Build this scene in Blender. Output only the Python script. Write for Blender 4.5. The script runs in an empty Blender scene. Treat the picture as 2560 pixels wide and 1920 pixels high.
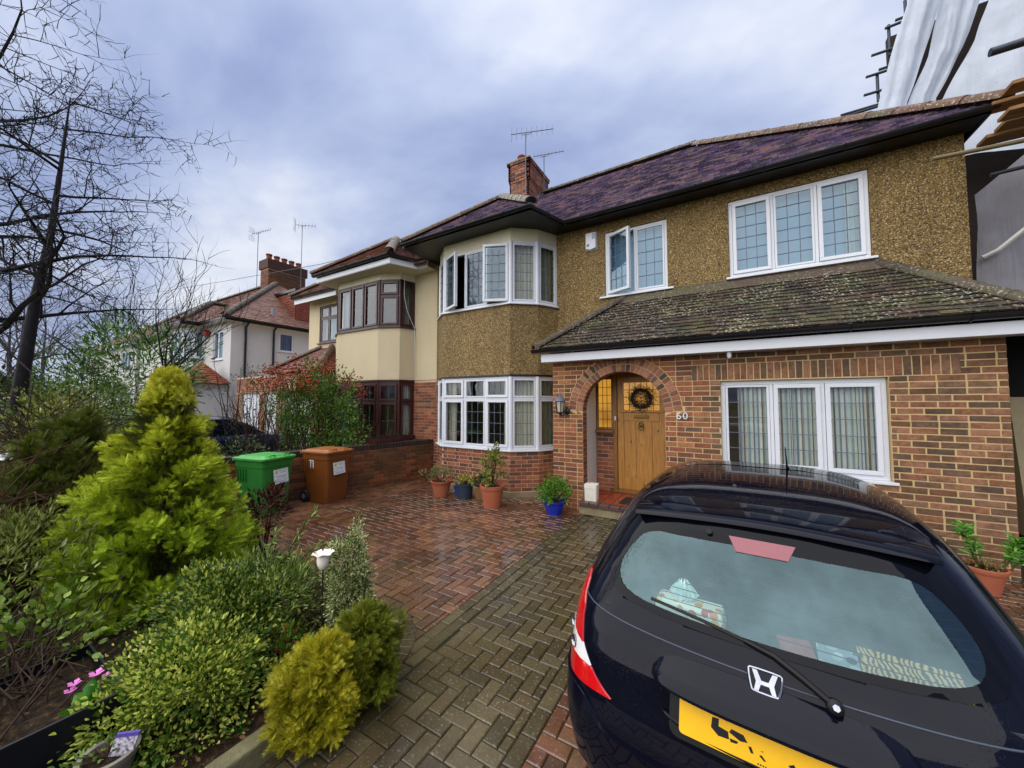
import bpy, bmesh, math, random
import numpy as np
from math import pi, sin, cos, radians, sqrt, atan2
from mathutils import Vector, Matrix
from mathutils.geometry import delaunay_2d_cdt
random.seed(7); NR = np.random.default_rng(7)
SC = bpy.context.scene
COL = SC.collection
# ---------------------------------------------------------------- camera
EYE = 1.85
cd = bpy.data.cameras.new('camera'); CAM = bpy.data.objects.new('camera', cd); COL.objects.link(CAM)
cd.sensor_width = 36.0; cd.lens = 36.0 * 905 / 2560; cd.clip_start = 0.05; cd.clip_end = 3000
CAM.location = (0, 0, EYE); CAM.rotation_euler = (radians(90 + 2.75), 0, radians(30.6))
SC.camera = CAM
# ---------------------------------------------------------------- sky
SUN_EL, SUN_AZ = 52.0, -28.0          # azimuth of the light source measured from -Y towards +X
w = bpy.data.worlds.new('World'); SC.world = w; w.use_nodes = True
nt = w.node_tree; N = nt.nodes; L = nt.links; N.clear()
out = N.new('ShaderNodeOutputWorld'); bg = N.new('ShaderNodeBackground'); L.new(bg.outputs[0], out.inputs[0])
sky = N.new('ShaderNodeTexSky'); sky.sky_type = 'NISHITA'; sky.sun_disc = False
sky.sun_elevation = radians(SUN_EL); sky.sun_rotation = radians(180 - SUN_AZ)
tc = N.new('ShaderNodeTexCoord'); sep = N.new('ShaderNodeSeparateXYZ'); L.new(tc.outputs['Generated'], sep.inputs[0])
def wm(op, a, b=None, clamp=False):
    n = N.new('ShaderNodeMath'); n.operation = op; n.use_clamp = clamp
    for i, s in enumerate((a, b)):
        if s is None: continue
        if isinstance(s, (int, float)): n.inputs[i].default_value = s
        else: L.new(s, n.inputs[i])
    return n.outputs[0]
zc = wm('ADD', wm('MAXIMUM', sep.outputs[2], 0.0), 0.22)
cmb = N.new('ShaderNodeCombineXYZ')
L.new(wm('DIVIDE', sep.outputs[0], zc), cmb.inputs[0]); L.new(wm('DIVIDE', sep.outputs[1], zc), cmb.inputs[1])
def wnoise(scale, detail, rough, off, dist=0.0):
    mp = N.new('ShaderNodeMapping'); mp.inputs['Location'].default_value = off; mp.inputs['Rotation'].default_value = (0, 0, radians(25)); mp.inputs['Scale'].default_value = (1.0, 1.4, 1)
    L.new(cmb.outputs[0], mp.inputs[0])
    n = N.new('ShaderNodeTexNoise'); n.inputs['Scale'].default_value = scale; n.inputs['Detail'].default_value = detail
    n.inputs['Roughness'].default_value = rough; n.inputs['Distortion'].default_value = dist
    L.new(mp.outputs[0], n.inputs['Vector']); return n.outputs[0]
big = wnoise(0.62, 6, 0.52, (5.7, 0.3, 1), 0.30); fine = wnoise(1.9, 8, 0.55, (7.3, 2.2, 4), 0.2)
cl = wm('ADD', wm('MULTIPLY', big, 0.80), wm('MULTIPLY', fine, 0.20))
rp = N.new('ShaderNodeValToRGB'); L.new(cl, rp.inputs[0])
e = rp.color_ramp.elements
e[0].position = 0.37; e[0].color = (0.20, 0.255, 0.47, 1)
e[1].position = 0.66; e[1].color = (0.90, 0.93, 1.0, 1)
m_ = e.new(0.47); m_.color = (0.34, 0.415, 0.66, 1)
m_ = e.new(0.56); m_.color = (0.53, 0.605, 0.82, 1)
# an overcast sky is brighter overhead than at the horizon
grad = wm('ADD', 0.86, wm('MULTIPLY', wm('MAXIMUM', sep.outputs[2], 0.0), 0.34))
sc_ = N.new('ShaderNodeVectorMath'); sc_.operation = 'SCALE'; L.new(rp.outputs[0], sc_.inputs[0]); L.new(grad, sc_.inputs['Scale'])
ns = N.new('ShaderNodeVectorMath'); ns.operation = 'SCALE'; L.new(sky.outputs[0], ns.inputs[0]); ns.inputs['Scale'].default_value = 0.09
mx = N.new('ShaderNodeMix'); mx.data_type = 'RGBA'; mx.inputs[0].default_value = 0.90
L.new(ns.outputs[0], mx.inputs[6]); L.new(sc_.outputs[0], mx.inputs[7]); L.new(mx.outputs[2], bg.inputs[0]); bg.inputs[1].default_value = 0.335
# ---------------------------------------------------------------- sun behind the cloud
ld = bpy.data.lights.new('sun', 'SUN'); ld.energy = 1.5; ld.angle = radians(110); ld.color = (1.0, 0.955, 0.89)
SUN = bpy.data.objects.new('sun', ld); COL.objects.link(SUN)
sd = Vector((sin(radians(SUN_AZ)) * cos(radians(SUN_EL)), -cos(radians(SUN_AZ)) * cos(radians(SUN_EL)), sin(radians(SUN_EL))))
SUN.rotation_euler = sd.to_track_quat('Z', 'Y').to_euler(); SUN.location = sd * 60
vs = SC.view_settings; vs.view_transform = 'Standard'; vs.look = 'None'; vs.exposure = 1.68; vs.gamma = 1.0; vs.use_curve_mapping = False
SC.cycles.use_denoising = True; SC.cycles.max_bounces = 7; SC.cycles.transparent_max_bounces = 16; SC.cycles.diffuse_bounces = 3; SC.cycles.glossy_bounces = 4
# ================================================================ helpers
class MB:
    def __init__(s): s.v = []; s.f = []
    def add(s, vs, fs):
        b = len(s.v); s.v.extend([tuple(p) for p in vs]); s.f.extend([tuple(i + b for i in f) for f in fs]); return s
    def box(s, x0, x1, y0, y1, z0, z1):
        return s.add([(x, y, z) for x in (x0, x1) for y in (y0, y1) for z in (z0, z1)],
                     [(0, 1, 3, 2), (4, 6, 7, 5), (0, 4, 5, 1), (2, 3, 7, 6), (0, 2, 6, 4), (1, 5, 7, 3)])
    def obox(s, c, a, b, d):
        c = Vector(c); a = Vector(a); b = Vector(b); d = Vector(d)
        return s.add([c + a * i + b * j + d * k for i in (-1, 1) for j in (-1, 1) for k in (-1, 1)],
                     [(0, 1, 3, 2), (4, 6, 7, 5), (0, 4, 5, 1), (2, 3, 7, 6), (0, 2, 6, 4), (1, 5, 7, 3)])
    def bar(s, p, q, wd, ht, up=(0, 0, 1)):
        p = Vector(p); q = Vector(q); d = q - p; l = d.length
        if l < 1e-6: return s
        d /= l; up = Vector(up); r = d.cross(up)
        if r.length < 1e-4: r = d.cross(Vector((0, 1, 0)))
        r.normalize(); u = r.cross(d)
        return s.obox((p + q) / 2, d * (l / 2), r * (wd / 2), u * (ht / 2))
    def tube(s, pts, rad, n=6, cap=True):
        pts = [Vector(p) for p in pts]; m = len(pts)
        if not hasattr(rad, '__len__'): rad = [rad] * m
        b = len(s.v); pr = None
        for i, p in enumerate(pts):
            d = pts[min(i + 1, m - 1)] - pts[max(i - 1, 0)]
            if d.length < 1e-9: d = Vector((0, 0, 1))
            d.normalize()
            if pr is None: a = d.orthogonal().normalized()
            else:
                a = pr - d * pr.dot(d)
                a = a.normalized() if a.length > 1e-6 else d.orthogonal().normalized()
            pr = a; c = d.cross(a)
            for k in range(n):
                t = 2 * pi * k / n; s.v.append(tuple(p + (a * cos(t) + c * sin(t)) * rad[i]))
        for i in range(m - 1):
            for k in range(n):
                k2 = (k + 1) % n; s.f.append((b + i * n + k, b + i * n + k2, b + (i + 1) * n + k2, b + (i + 1) * n + k))
        if cap: s.f.append(tuple(b + k for k in range(n))[::-1]); s.f.append(tuple(b + (m - 1) * n + k for k in range(n)))
        return s
    def lathe(s, prof, n=24, c=(0, 0, 0), ax=(0, 0, 1)):
        ax = Vector(ax).normalized(); a = ax.orthogonal().normalized(); bb = ax.cross(a); c = Vector(c); b = len(s.v); m = len(prof)
        for r, z in prof:
            for k in range(n):
                t = 2 * pi * k / n; s.v.append(tuple(c + ax * z + (a * cos(t) + bb * sin(t)) * r))
        for i in range(m - 1):
            for k in range(n):
                k2 = (k + 1) % n; s.f.append((b + i * n + k, b + i * n + k2, b + (i + 1) * n + k2, b + (i + 1) * n + k))
        return s
    def prism(s, poly, d):
        poly = [Vector(p) for p in poly]; d = Vector(d); n = len(poly)
        return s.add(poly + [p + d for p in poly], [tuple(range(n))[::-1], tuple(range(n, 2 * n))] + [(i, (i + 1) % n, n + (i + 1) % n, n + i) for i in range(n)])
    def build(s, name, mat, parent=None, smooth=False, bevel=0.0, local=False):
        me = bpy.data.meshes.new(name); me.from_pydata(s.v, [], s.f); me.update()
        if smooth: me.shade_smooth() if smooth is True else me.set_sharp_from_angle(angle=radians(smooth))
        if smooth and smooth is not True: me.polygons.foreach_set('use_smooth', [True] * len(me.polygons))
        o = put(name, me, mat, parent, local)
        if bevel:
            m = o.modifiers.new('bevel', 'BEVEL'); m.width = bevel; m.segments = 2; m.limit_method = 'ANGLE'; m.angle_limit = radians(40)
        return o
def put(name, me, mat, parent=None, local=False):
    if mat is not None and not me.materials: me.materials.append(mat)
    o = bpy.data.objects.new(name, me); COL.objects.link(o)
    if parent is not None:
        o.parent = parent
        if parent.type == 'EMPTY' and not local: o.matrix_parent_inverse = parent.matrix_basis.inverted()
    return o
def tag(o, label=None, cat=None, group=None, kind=None):
    if label: o['label'] = label
    if cat: o['category'] = cat
    if group: o['group'] = group
    if kind: o['kind'] = kind
    return o
def thing(name, label, cat, loc=(0, 0, 0), rz=0.0, group=None):
    o = bpy.data.objects.new(name, None); COL.objects.link(o); o.empty_display_size = 0.1
    o.matrix_basis = Matrix.Translation(loc) @ Matrix.Rotation(rz, 4, 'Z')
    return tag(o, label, cat, group)
def copy_tree(o, parent=None):
    c = o.copy(); COL.objects.link(c); c.parent = parent
    for ch in o.children: copy_tree(ch, c)
    return c
def arr_mesh(name, V, F, mat, parent=None, kind=None, local=False, smooth=False):
    V = np.asarray(V, dtype=np.float32); F = np.asarray(F, dtype=np.int32); k = F.shape[1]
    me = bpy.data.meshes.new(name); me.vertices.add(len(V)); me.vertices.foreach_set('co', V.ravel())
    me.loops.add(F.size); me.loops.foreach_set('vertex_index', F.ravel()); me.polygons.add(len(F))
    me.polygons.foreach_set('loop_start', np.arange(0, F.size, k, dtype=np.int32)); me.update(calc_edges=True)
    if smooth: me.shade_smooth()
    o = put(name, me, mat, parent, local)
    if kind: o['kind'] = kind
    return o
# ---------------------------------------------------------------- materials
def hexc(h):
    c = [int(h[i:i + 2], 16) / 255 for i in (0, 2, 4)]
    return tuple(x / 12.92 if x <= 0.04045 else ((x + 0.055) / 1.055) ** 2.4 for x in c)
class NT:
    def __init__(s, name):
        s.m = bpy.data.materials.new(name); s.m.use_nodes = True; s.t = s.m.node_tree; s.t.nodes.clear()
        s.o = s.n('ShaderNodeOutputMaterial')
    def n(s, t, **k):
        x = s.t.nodes.new(t)
        for a, b in k.items(): setattr(x, a, b)
        return x
    def l(s, a, b): s.t.links.new(a, b)
    def set(s, node, key, val):
        if isinstance(val, bpy.types.NodeSocket): s.l(val, node.inputs[key])
        elif isinstance(val, tuple) and len(val) == 3 and node.inputs[key].type == 'RGBA': node.inputs[key].default_value = (*val, 1)
        else: node.inputs[key].default_value = val
    def math(s, op, a, b=0.0, clamp=False):
        x = s.n('ShaderNodeMath', operation=op, use_clamp=clamp); s.set(x, 0, a); s.set(x, 1, b); return x.outputs[0]
    def pos(s, kind='world'):
        if kind == 'world': return s.n('ShaderNodeNewGeometry').outputs['Position']
        return s.n('ShaderNodeTexCoord').outputs['Object']
    def mapv(s, vec, scale=(1, 1, 1), rot=(0, 0, 0), loc=(0, 0, 0)):
        x = s.n('ShaderNodeMapping'); s.l(vec, x.inputs[0]); x.inputs['Scale'].default_value = scale; x.inputs['Rotation'].default_value = rot; x.inputs['Location'].default_value = loc; return x.outputs[0]
    def noise(s, scale, detail=3, rough=0.5, vec=None, dist=0.0):
        x = s.n('ShaderNodeTexNoise'); s.set(x, 'Scale', scale); s.set(x, 'Detail', detail); s.set(x, 'Roughness', rough); s.set(x, 'Distortion', dist)
        s.l(vec if vec is not None else s.pos(), x.inputs['Vector']); return x.outputs[0]
    def ramp(s, fac, stops, interp='LINEAR'):
        x = s.n('ShaderNodeValToRGB'); x.color_ramp.interpolation = interp; s.l(fac, x.inputs[0]); el = x.color_ramp.elements
        while len(el) < len(stops): el.new(0.5)
        for q, (p, c) in zip(el, stops): q.position = p; q.color = (*(c if isinstance(c, tuple) else (c, c, c)), 1)
        return x.outputs[0]
    def mix(s, fac, a, b, blend='MIX'):
        x = s.n('ShaderNodeMix', data_type='RGBA', blend_type=blend); s.set(x, 0, fac); s.set(x, 6, a); s.set(x, 7, b); return x.outputs[2]
    def rnd(s):
        a = s.n('ShaderNodeObjectInfo').outputs['Random']; b = s.n('ShaderNodeNewGeometry').outputs['Random Per Island']
        return s.math('FRACT', s.math('ADD', a, b))
    def bump(s, h, strength=0.4, dist=0.01, normal=None):
        x = s.n('ShaderNodeBump'); s.set(x, 'Strength', strength); s.set(x, 'Distance', dist); s.l(h, x.inputs['Height'])
        if normal is not None: s.l(normal, x.inputs['Normal'])
        return x.outputs[0]
    def bsdf(s, col, rough=0.6, metal=0.0, spec=0.4, normal=None, coat=0.0, coat_rough=0.05, **kw):
        x = s.n('ShaderNodeBsdfPrincipled'); s.set(x, 'Base Color', col); s.set(x, 'Roughness', rough); s.set(x, 'Metallic', metal); s.set(x, 'Specular IOR Level', spec)
        s.set(x, 'Coat Weight', coat); s.set(x, 'Coat Roughness', coat_rough)
        if normal is not None: s.l(normal, x.inputs['Normal'])
        for k, v in kw.items(): s.set(x, k.replace('_', ' '), v)
        return x.outputs[0]
    def done(s, sh): s.l(sh, s.o.inputs[0]); return s.m
def pm(name, col, rough=0.6, var=0.18, scale=6.0, bump=0.0, bscale=60.0, bdist=0.004, **kw):
    """plain painted / plastic / stone stuff: one colour, mottled a little, with fine relief"""
    t = NT(name); n1 = t.noise(scale, 4, 0.6); n2 = t.noise(scale * 7, 3, 0.6)
    f = t.math('ADD', t.math('MULTIPLY', n1, 0.65), t.math('MULTIPLY', n2, 0.35))
    c = t.ramp(f, [(0.25, tuple(x * (1 - var) for x in col)), (0.75, tuple(min(1, x * (1 + var)) for x in col))])
    nm = t.bump(t.noise(bscale, 3, 0.6), bump, bdist) if bump else None
    rr = t.math('ADD', rough - 0.06, t.math('MULTIPLY', n2, 0.12), clamp=True)
    return t.done(t.bsdf(c, rr, normal=nm, **kw))
def piece(name, stops, rough=0.75, mott=0.35, mscale=35.0, bump=0.5, bdist=0.004, spec=0.35, dirt=None, extra=None):
    """bricks, tiles, blocks: each piece takes its own colour from the ramp"""
    t = NT(name); c = t.ramp(t.rnd(), stops, 'CONSTANT' if len(stops) > 4 else 'LINEAR')
    n = t.noise(mscale, 5, 0.65)
    c = t.mix(mott, c, t.ramp(n, [(0.3, 0.25), (0.7, 1.0)]), 'MULTIPLY')
    if dirt:
        sc, lo, hi, dc, am = dirt
        c = t.mix(t.math('MULTIPLY', t.ramp(t.noise(sc, 5, 0.6), [(lo, 0.0), (hi, 1.0)]), am), c, dc)
    if extra: c, rough = extra(t, c, rough)
    return t.done(t.bsdf(c, rough, spec=spec, normal=t.bump(n, bump, bdist)))
def glass(name, tint=(0.8, 0.86, 0.86), refl=0.18, rough=0.02, wob=0.0, col=(0.92, 0.97, 1.0), grime=0.0):
    t = NT(name)
    gl = t.n('ShaderNodeBsdfGlossy'); t.set(gl, 'Roughness', rough); t.set(gl, 'Color', col); tr = t.n('ShaderNodeBsdfTransparent'); t.set(tr, 'Color', tint)
    if wob: t.l(t.bump(t.noise(2.2, 2, 0.5), wob, 0.02), gl.inputs['Normal'])
    lw = t.n('ShaderNodeLayerWeight'); t.set(lw, 'Blend', 0.35)
    f = t.math('ADD', refl, t.math('MULTIPLY', t.math('POWER', lw.outputs['Fresnel'], 1.0), 0.6), clamp=True)
    if grime: f = t.math('MULTIPLY', f, t.ramp(t.math('ADD', t.math('MULTIPLY', t.noise(3.1, 4, .6), .85), t.math('MULTIPLY', t.noise(22, 3, .5), .15)), [(.32, 1 - grime), (.66, 1.0)]))
    mxs = t.n('ShaderNodeMixShader'); t.l(f, mxs.inputs[0]); t.l(tr.outputs[0], mxs.inputs[1]); t.l(gl.outputs[0], mxs.inputs[2])
    return t.done(mxs.outputs[0])
def leafm(name, cols, rough=0.5, trans=0.16, spec=0.35, edge=None):
    """foliage: colour from leaf to leaf, a little light through the blade"""
    t = NT(name); k = len(cols)
    c = t.ramp(t.rnd(), [(i / max(1, k - 1), q) for i, q in enumerate(cols)])
    c = t.mix(0.35, c, t.ramp(t.noise(3.0, 3, 0.6), [(0.3, 0.35), (0.7, 1.0)]), 'MULTIPLY')
    b = t.bsdf(c, rough, spec=spec)
    tl = t.n('ShaderNodeBsdfTranslucent'); t.l(c, tl.inputs[0]); mxs = t.n('ShaderNodeMixShader'); t.set(mxs, 0, trans * .65); t.l(b, mxs.inputs[1]); t.l(tl.outputs[0], mxs.inputs[2])
    return t.done(mxs.outputs[0])
# ---------------------------------------------------------------- flat panels with holes, tiles, bricks, windows
def cdt(outer, holes=(), step=None):
    loops = [outer] + list(holes); pts = []; ed = []; faces = []
    for lp in loops:
        b = len(pts); n = len(lp); pts += [Vector(p) for p in lp]; ed += [(b + i, b + (i + 1) % n) for i in range(n)]; faces.append(list(range(b, b + n)))
    if step:
        x0 = min(p[0] for p in outer); x1 = max(p[0] for p in outer); y0 = min(p[1] for p in outer); y1 = max(p[1] for p in outer)
        y = y0 + step / 2
        while y < y1:
            x = x0 + step / 2
            while x < x1:
                if inside((x, y), outer) and not any(inside((x, y), h) for h in holes): pts.append(Vector((x, y)))
                x += step
            y += step
    v, e_, f, *_ = delaunay_2d_cdt(pts, ed, [], 2 if holes else 1, 1e-6)
    return [tuple(p) for p in v], [tuple(q) for q in f]
def inside(p, poly):
    x, y = p; c = False; j = len(poly) - 1
    for i in range(len(poly)):
        xi, yi = poly[i][:2]; xj, yj = poly[j][:2]
        if (yi > y) != (yj > y) and x < (xj - xi) * (y - yi) / (yj - yi) + xi: c = not c
        j = i
    return c
def slab(outer, holes, fn, mb=None, step=None, depth=1.0):
    """panel given by its outline in (u, z) with holes; fn(u, z, d) -> point, d = 0 front, 1 back"""
    mb = mb or MB(); v, f = cdt(outer, holes, step)
    c = [(sum(v[i][0] for i in q) / 3, sum(v[i][1] for i in q) / 3) for q in f]
    f = [q for q, m in zip(f, c) if not any(inside(m, h) for h in holes)]
    mb.add([fn(a, b, 0) for a, b in v], f)
    if depth:
        mb.add([fn(a, b, depth) for a, b in v], [q[::-1] for q in f])
        for lp in [outer] + list(holes):
            n = len(lp); mb.add([fn(p[0], p[1], 0) for p in lp] + [fn(p[0], p[1], depth) for p in lp], [(i, (i + 1) % n, n + (i + 1) % n, n + i) for i in range(n)])
    return mb
def rect(x0, x1, z0, z1): return [(x0, z0), (x1, z0), (x1, z1), (x0, z1)]
def rowspan(poly, v):
    xs = []
    for i in range(len(poly)):
        a, b = poly[i], poly[(i + 1) % len(poly)]
        if (a[1] > v) != (b[1] > v): xs.append(a[0] + (b[0] - a[0]) * (v - a[1]) / (b[1] - a[1]))
    return (min(xs), max(xs)) if len(xs) > 1 else None
class Tiles:
    """plain roof tiles on sloping planes; the largest in view become objects, the rest one mesh"""
    def __init__(s): s.rows = []
    def slope(s, P0, U, Vv, poly, tw=0.165, g=0.10, th=0.013, keep=None):
        U = Vector(U).normalized(); Vv = Vector(Vv).normalized(); Nn = U.cross(Vv).normalized(); P0 = Vector(P0)
        if Nn.z < 0: Nn = -Nn
        v0 = min(p[1] for p in poly); v1 = max(p[1] for p in poly); k = 0; v = v0
        while v < v1 - 0.02:
            sp = rowspan(poly, min(v + g * 0.5, v1 - 0.005))
            if sp:
                u = math.floor(sp[0] / tw) * tw - (tw / 2 if k % 2 else 0)
                while u < sp[1]:
                    a = max(u + 0.002, sp[0]); b = min(u + tw - 0.002, sp[1])
                    if b - a > 0.02: s.rows.append((P0, U, Vv, Nn, a, b, v + random.uniform(-.007, .007), g, th + random.uniform(-.003, .007), random.uniform(-.004, .004)))
                    u += tw
            v += g; k += 1
    @staticmethod
    def geo(t):
        P0, U, Vv, Nn, a, b, v, g, th, tl = t
        q = lambda u, w_, h: P0 + U * u + Vv * w_ + Nn * h
        top = g * 1.25
        return [q(a, v - .01, th + .012 + tl), q(b, v - .01, th + .012 - tl), q(b, v + top, th * .4), q(a, v + top, th * .4),
                q(a, v - .01, .002), q(b, v - .01, .002), q(b, v + top, -.01), q(a, v + top, -.01)], [(0, 1, 2, 3), (4, 5, 1, 0), (5, 6, 2, 1), (7, 4, 0, 3)]
    def build(s, part, mat, singles=0, key=None, name='tile', mat2=None):
        rows = s.rows
        if singles:
            rows = sorted(rows, key=key)
            for t in rows[:singles]:
                mb = MB(); v, f = s.geo(t); c = v[0].copy(); mb.add([p - c for p in v], f); o = mb.build(name, mat, part, local=True); o.location = c
            rows = rows[singles:]
        if rows:
            mb = MB()
            for t in rows: mb.add(*s.geo(t))
            o = mb.build('roof_tiles' if name == 'tile' else name + 's', mat, part); o['kind'] = 'stuff'
def ridge_run(P, Q, mat, part, r=0.115, seg=0.32, name='ridge_tile'):
    """half-round tiles laid end to end from P up to Q"""
    P = Vector(P); Q = Vector(Q); d = Q - P; n = max(1, int(d.length / seg)); st = d / n; d = d.normalized(); sd_ = d.cross(Vector((0, 0, 1))).normalized(); up = sd_.cross(d)
    for i in range(n):
        mb = MB(); a = P + st * i; b = a + st * 1.04; r0 = r * random.uniform(1.02, 1.08); r1 = r * 0.97; K = 9; vv = []
        for c, rr in ((a, r0), (b, r1), (b, r1 - .016), (a, r0 - .016)):
            for k in range(K):
                t = pi * (k / (K - 1)) * 1.1 - 0.05 * pi; vv.append(c + sd_ * cos(t) * rr + up * (sin(t) * rr * 0.8))
        f = []
        for j in range(4):
            for k in range(K - 1):
                j2 = (j + 1) % 4; f.append((j * K + k, j * K + k + 1, j2 * K + k + 1, j2 * K + k))
        for k in (0, K - 1): f.append((k, K + k, 2 * K + k, 3 * K + k))
        mb.add(vv, f); mb.build(name, mat, part, smooth=50)
BR = {}
def brick_mesh(w_, h_, dp, mat):
    """one brick, long axis x, face towards -y, origin at the middle of the face"""
    key = (round(w_, 3), round(h_, 3), round(dp, 3), mat.name)
    if key not in BR:
        c = 0.004; a, b = w_ / 2, h_ / 2
        rg = lambda x, z, y: [(-x, y, -z), (x, y, -z), (x, y, z), (-x, y, z)]
        v = rg(a - c, b - c, 0) + rg(a, b, c) + rg(a, b, dp); f = [(0, 1, 2, 3)]
        for j in (0, 4):
            for i in range(4): f.append((j + 4 + i, j + 4 + (i + 1) % 4, j + (i + 1) % 4, j + i))
        me = bpy.data.meshes.new('brick'); me.from_pydata(v, [], f); me.materials.append(mat); BR[key] = me
    return BR[key]
def brick_quad(u0, u1, t0, t1, z0, z1, dp):
    """brick with raked ends: u0..u1 at the bottom, t0..t1 at the top"""
    c = 0.004; rg = lambda e_, y: [(u0 + e_, y, z0 + e_), (u1 - e_, y, z0 + e_), (t1 - e_, y, z1 - e_), (t0 + e_, y, z1 - e_)]
    v = rg(c, 0) + rg(0, c) + rg(0, dp); f = [(0, 1, 2, 3)]
    for j in (0, 4):
        for i in range(4): f.append((j + 4 + i, j + 4 + (i + 1) % 4, j + (i + 1) % 4, j + i))
    return v, f
# ================================================================ materials of the houses
def dash_mat(name, stops, scale=48):
    t = NT(name); v = t.n('ShaderNodeTexVoronoi'); v.feature = 'F1'; t.set(v, 'Scale', scale); t.l(t.pos(), v.inputs['Vector'])
    s = t.n('ShaderNodeSeparateColor'); t.l(v.outputs['Color'], s.inputs[0])
    c = t.ramp(s.outputs[0], stops, 'CONSTANT')
    c = t.mix(0.75, c, t.ramp(v.outputs['Distance'], [(0.25, 1.0), (0.62, 0.28)]), 'MULTIPLY')
    st = t.ramp(t.noise(0.9, 5, 0.6), [(0.35, 0.72), (0.65, 1.0)]); c = t.mix(0.5, c, st, 'MULTIPLY'); c = t.mix(.35, c, t.ramp(t.noise(1.6, 5, .65, t.mapv(t.pos(), (2.2, 2.2, .22))), [(.38, .55), (.60, 1.0)]), 'MULTIPLY')
    h = t.math('SUBTRACT', 1.0, v.outputs['Distance'])
    return t.done(t.bsdf(c, 0.62, spec=0.4, normal=t.bump(h, 0.9, 0.012)))
M = {}
M['dash'] = dash_mat('pebbledash', [(0, hexc('9a7a40')), (.16, hexc('ac8c4e')), (.34, hexc('7c5e30')), (.5, hexc('b6985c')), (.64, hexc('9c7c40')), (.8, hexc('d0ba8a')), (.9, hexc('5c4626')), (.95, hexc('a89058'))], 62)
def red_dirt(t, c, r): return c, r
M['brick_new'] = piece('multi_stock_brick', [(0, hexc('96664a')), (.16, hexc('74543e')), (.30, hexc('a07054')), (.44, hexc('6a5444')), (.54, hexc('8e6a52')), (.66, hexc('765c48')), (.76, hexc('a27459')), (.90, hexc('80583f'))], 0.85, 0.62, 24, 1.0, 0.012, dirt=(5.0, .50, .66, hexc('3e3226'), .55))
M['brick_old'] = piece('red_brick', [(0, hexc('9c5a40')), (.16, hexc('86523e')), (.32, hexc('aa6a4a')), (.5, hexc('7c4e3c')), (.64, hexc('a06446')), (.8, hexc('6c4a3e')), (.9, hexc('b2764e'))], 0.82, 0.58, 26, 0.9, 0.010, dirt=(4.0, .52, .68, hexc('4a3428'), .5))
M['brick_arch'] = piece('arch_brick', [(0, hexc('976048')), (.3, hexc('825042')), (.55, hexc('a87158')), (.8, hexc('6c4c42')), (.93, hexc('4a3c36'))], 0.75, 0.4, 30, 0.5, 0.004)
M['mortar_new'] = pm('buff_mortar', hexc('bfa676'), 0.95, 0.18, 9, 0.6, 120, 0.004)
M['mortar_old'] = pm('pinkish_mortar', hexc('c2a68a'), 0.95, 0.2, 9, 0.6, 120, 0.004)
M['white'] = pm('white_upvc', hexc('d4d7dc'), 0.32, 0.05, 3, spec=0.5)
M['white_paint'] = pm('white_paint', hexc('d2cfc8'), 0.6, 0.10, 3, 0.3, 40)
M['cream_panel'] = pm('cream_panel', hexc('d8d0b4'), 0.6, 0.10, 3)
M['black_paint'] = pm('black_gloss_paint', hexc('14151c'), 0.35, 0.4, 4, 0.25, 25, spec=0.5)
M['gutter'] = pm('black_gutter', hexc('15161c'), 0.3, 0.3, 6, spec=0.5)
M['lead'] = pm('lead_came', hexc('5b6474'), 0.45, 0.2, 9)
M['leadsheet'] = pm('lead_flashing', hexc('8d94a4'), 0.5, 0.3, 14, 0.5, 40)
M['glass_up'] = glass('window_glass', (0.60, 0.74, 0.80), 0.08, 0.015, 0.05, col=(.72, .88, 1.0))
M['glass_low'] = glass('window_glass_clear', (0.94, 0.96, 0.95), 0.035, 0.015, 0.05)
M['curtain'] = pm('cream_curtain', hexc('d8d4c0'), 0.9, 0.12, 6)
M['curtain_green'] = pm('olive_curtain', hexc('8f8f6a'), 0.9, 0.15, 6)
M['sky_backing'] = pm('sky_blue_backing', hexc('9fb8c8'), 0.9, 0.06, 3)  # pale blue that stands in for sky reflected in the panes
M['room'] = pm('room_wall', hexc('8a7658'), 0.9, 0.2, 2)
M['room_dark'] = pm('dark_room', hexc('2e241c'), 0.9, 0.3, 2)
def tile_extra(moss, lich, dark=None):
    def f(t, c, r):
        if moss:
            k = t.math('MULTIPLY', t.ramp(t.noise(2.3, 6, 0.65), [(0.46, 0.0), (0.62, 1.0)]), t.ramp(t.noise(40, 3, 0.6), [(0.42, 0.0), (0.55, 1.0)]))
            c = t.mix(t.math('MULTIPLY', k, moss), c, hexc('55602a'))
        if lich:
            k = t.math('MULTIPLY', t.ramp(t.noise(34, 2, 0.5), [(0.60, 0.0), (0.64, 1.0)]), t.ramp(t.noise(1.6, 4, 0.6), [(0.36, 0.1), (0.62, 1.0)]))
            c = t.mix(t.math('MULTIPLY', k, lich), c, hexc('cfc9b2'))
        return c, r
    return f
M['tile_main'] = piece('sky_purple_clay_tile', [(0, hexc('745e80')), (.18, hexc('584766')), (.36, hexc('92768c')), (.52, hexc('463a56')), (.68, hexc('a28488')), (.84, hexc('685a7e'))], 0.26, 0.4, 16, 0.45, 0.004, 0.55, extra=tile_extra(0.45, 0.35))  # brown-purple clay pushed purple, the wet roof's sky reflection put into the colour
M['tile_low'] = piece('mossy_brown_tile', [(0, hexc('3a2d24')), (.2, hexc('2e251e')), (.4, hexc('45362b')), (.6, hexc('29221c')), (.8, hexc('4a3a2c'))], 0.6, 0.4, 18, 0.6, 0.005, 0.4, extra=tile_extra(0.45, 0.85))
M['ridge_red'] = piece('red_ridge_tile', [(0, hexc('56372a')), (.5, hexc('664434')), (1, hexc('4a362c'))], 0.6, 0.4, 14, 0.5, extra=tile_extra(0.5, 0.6))
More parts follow.
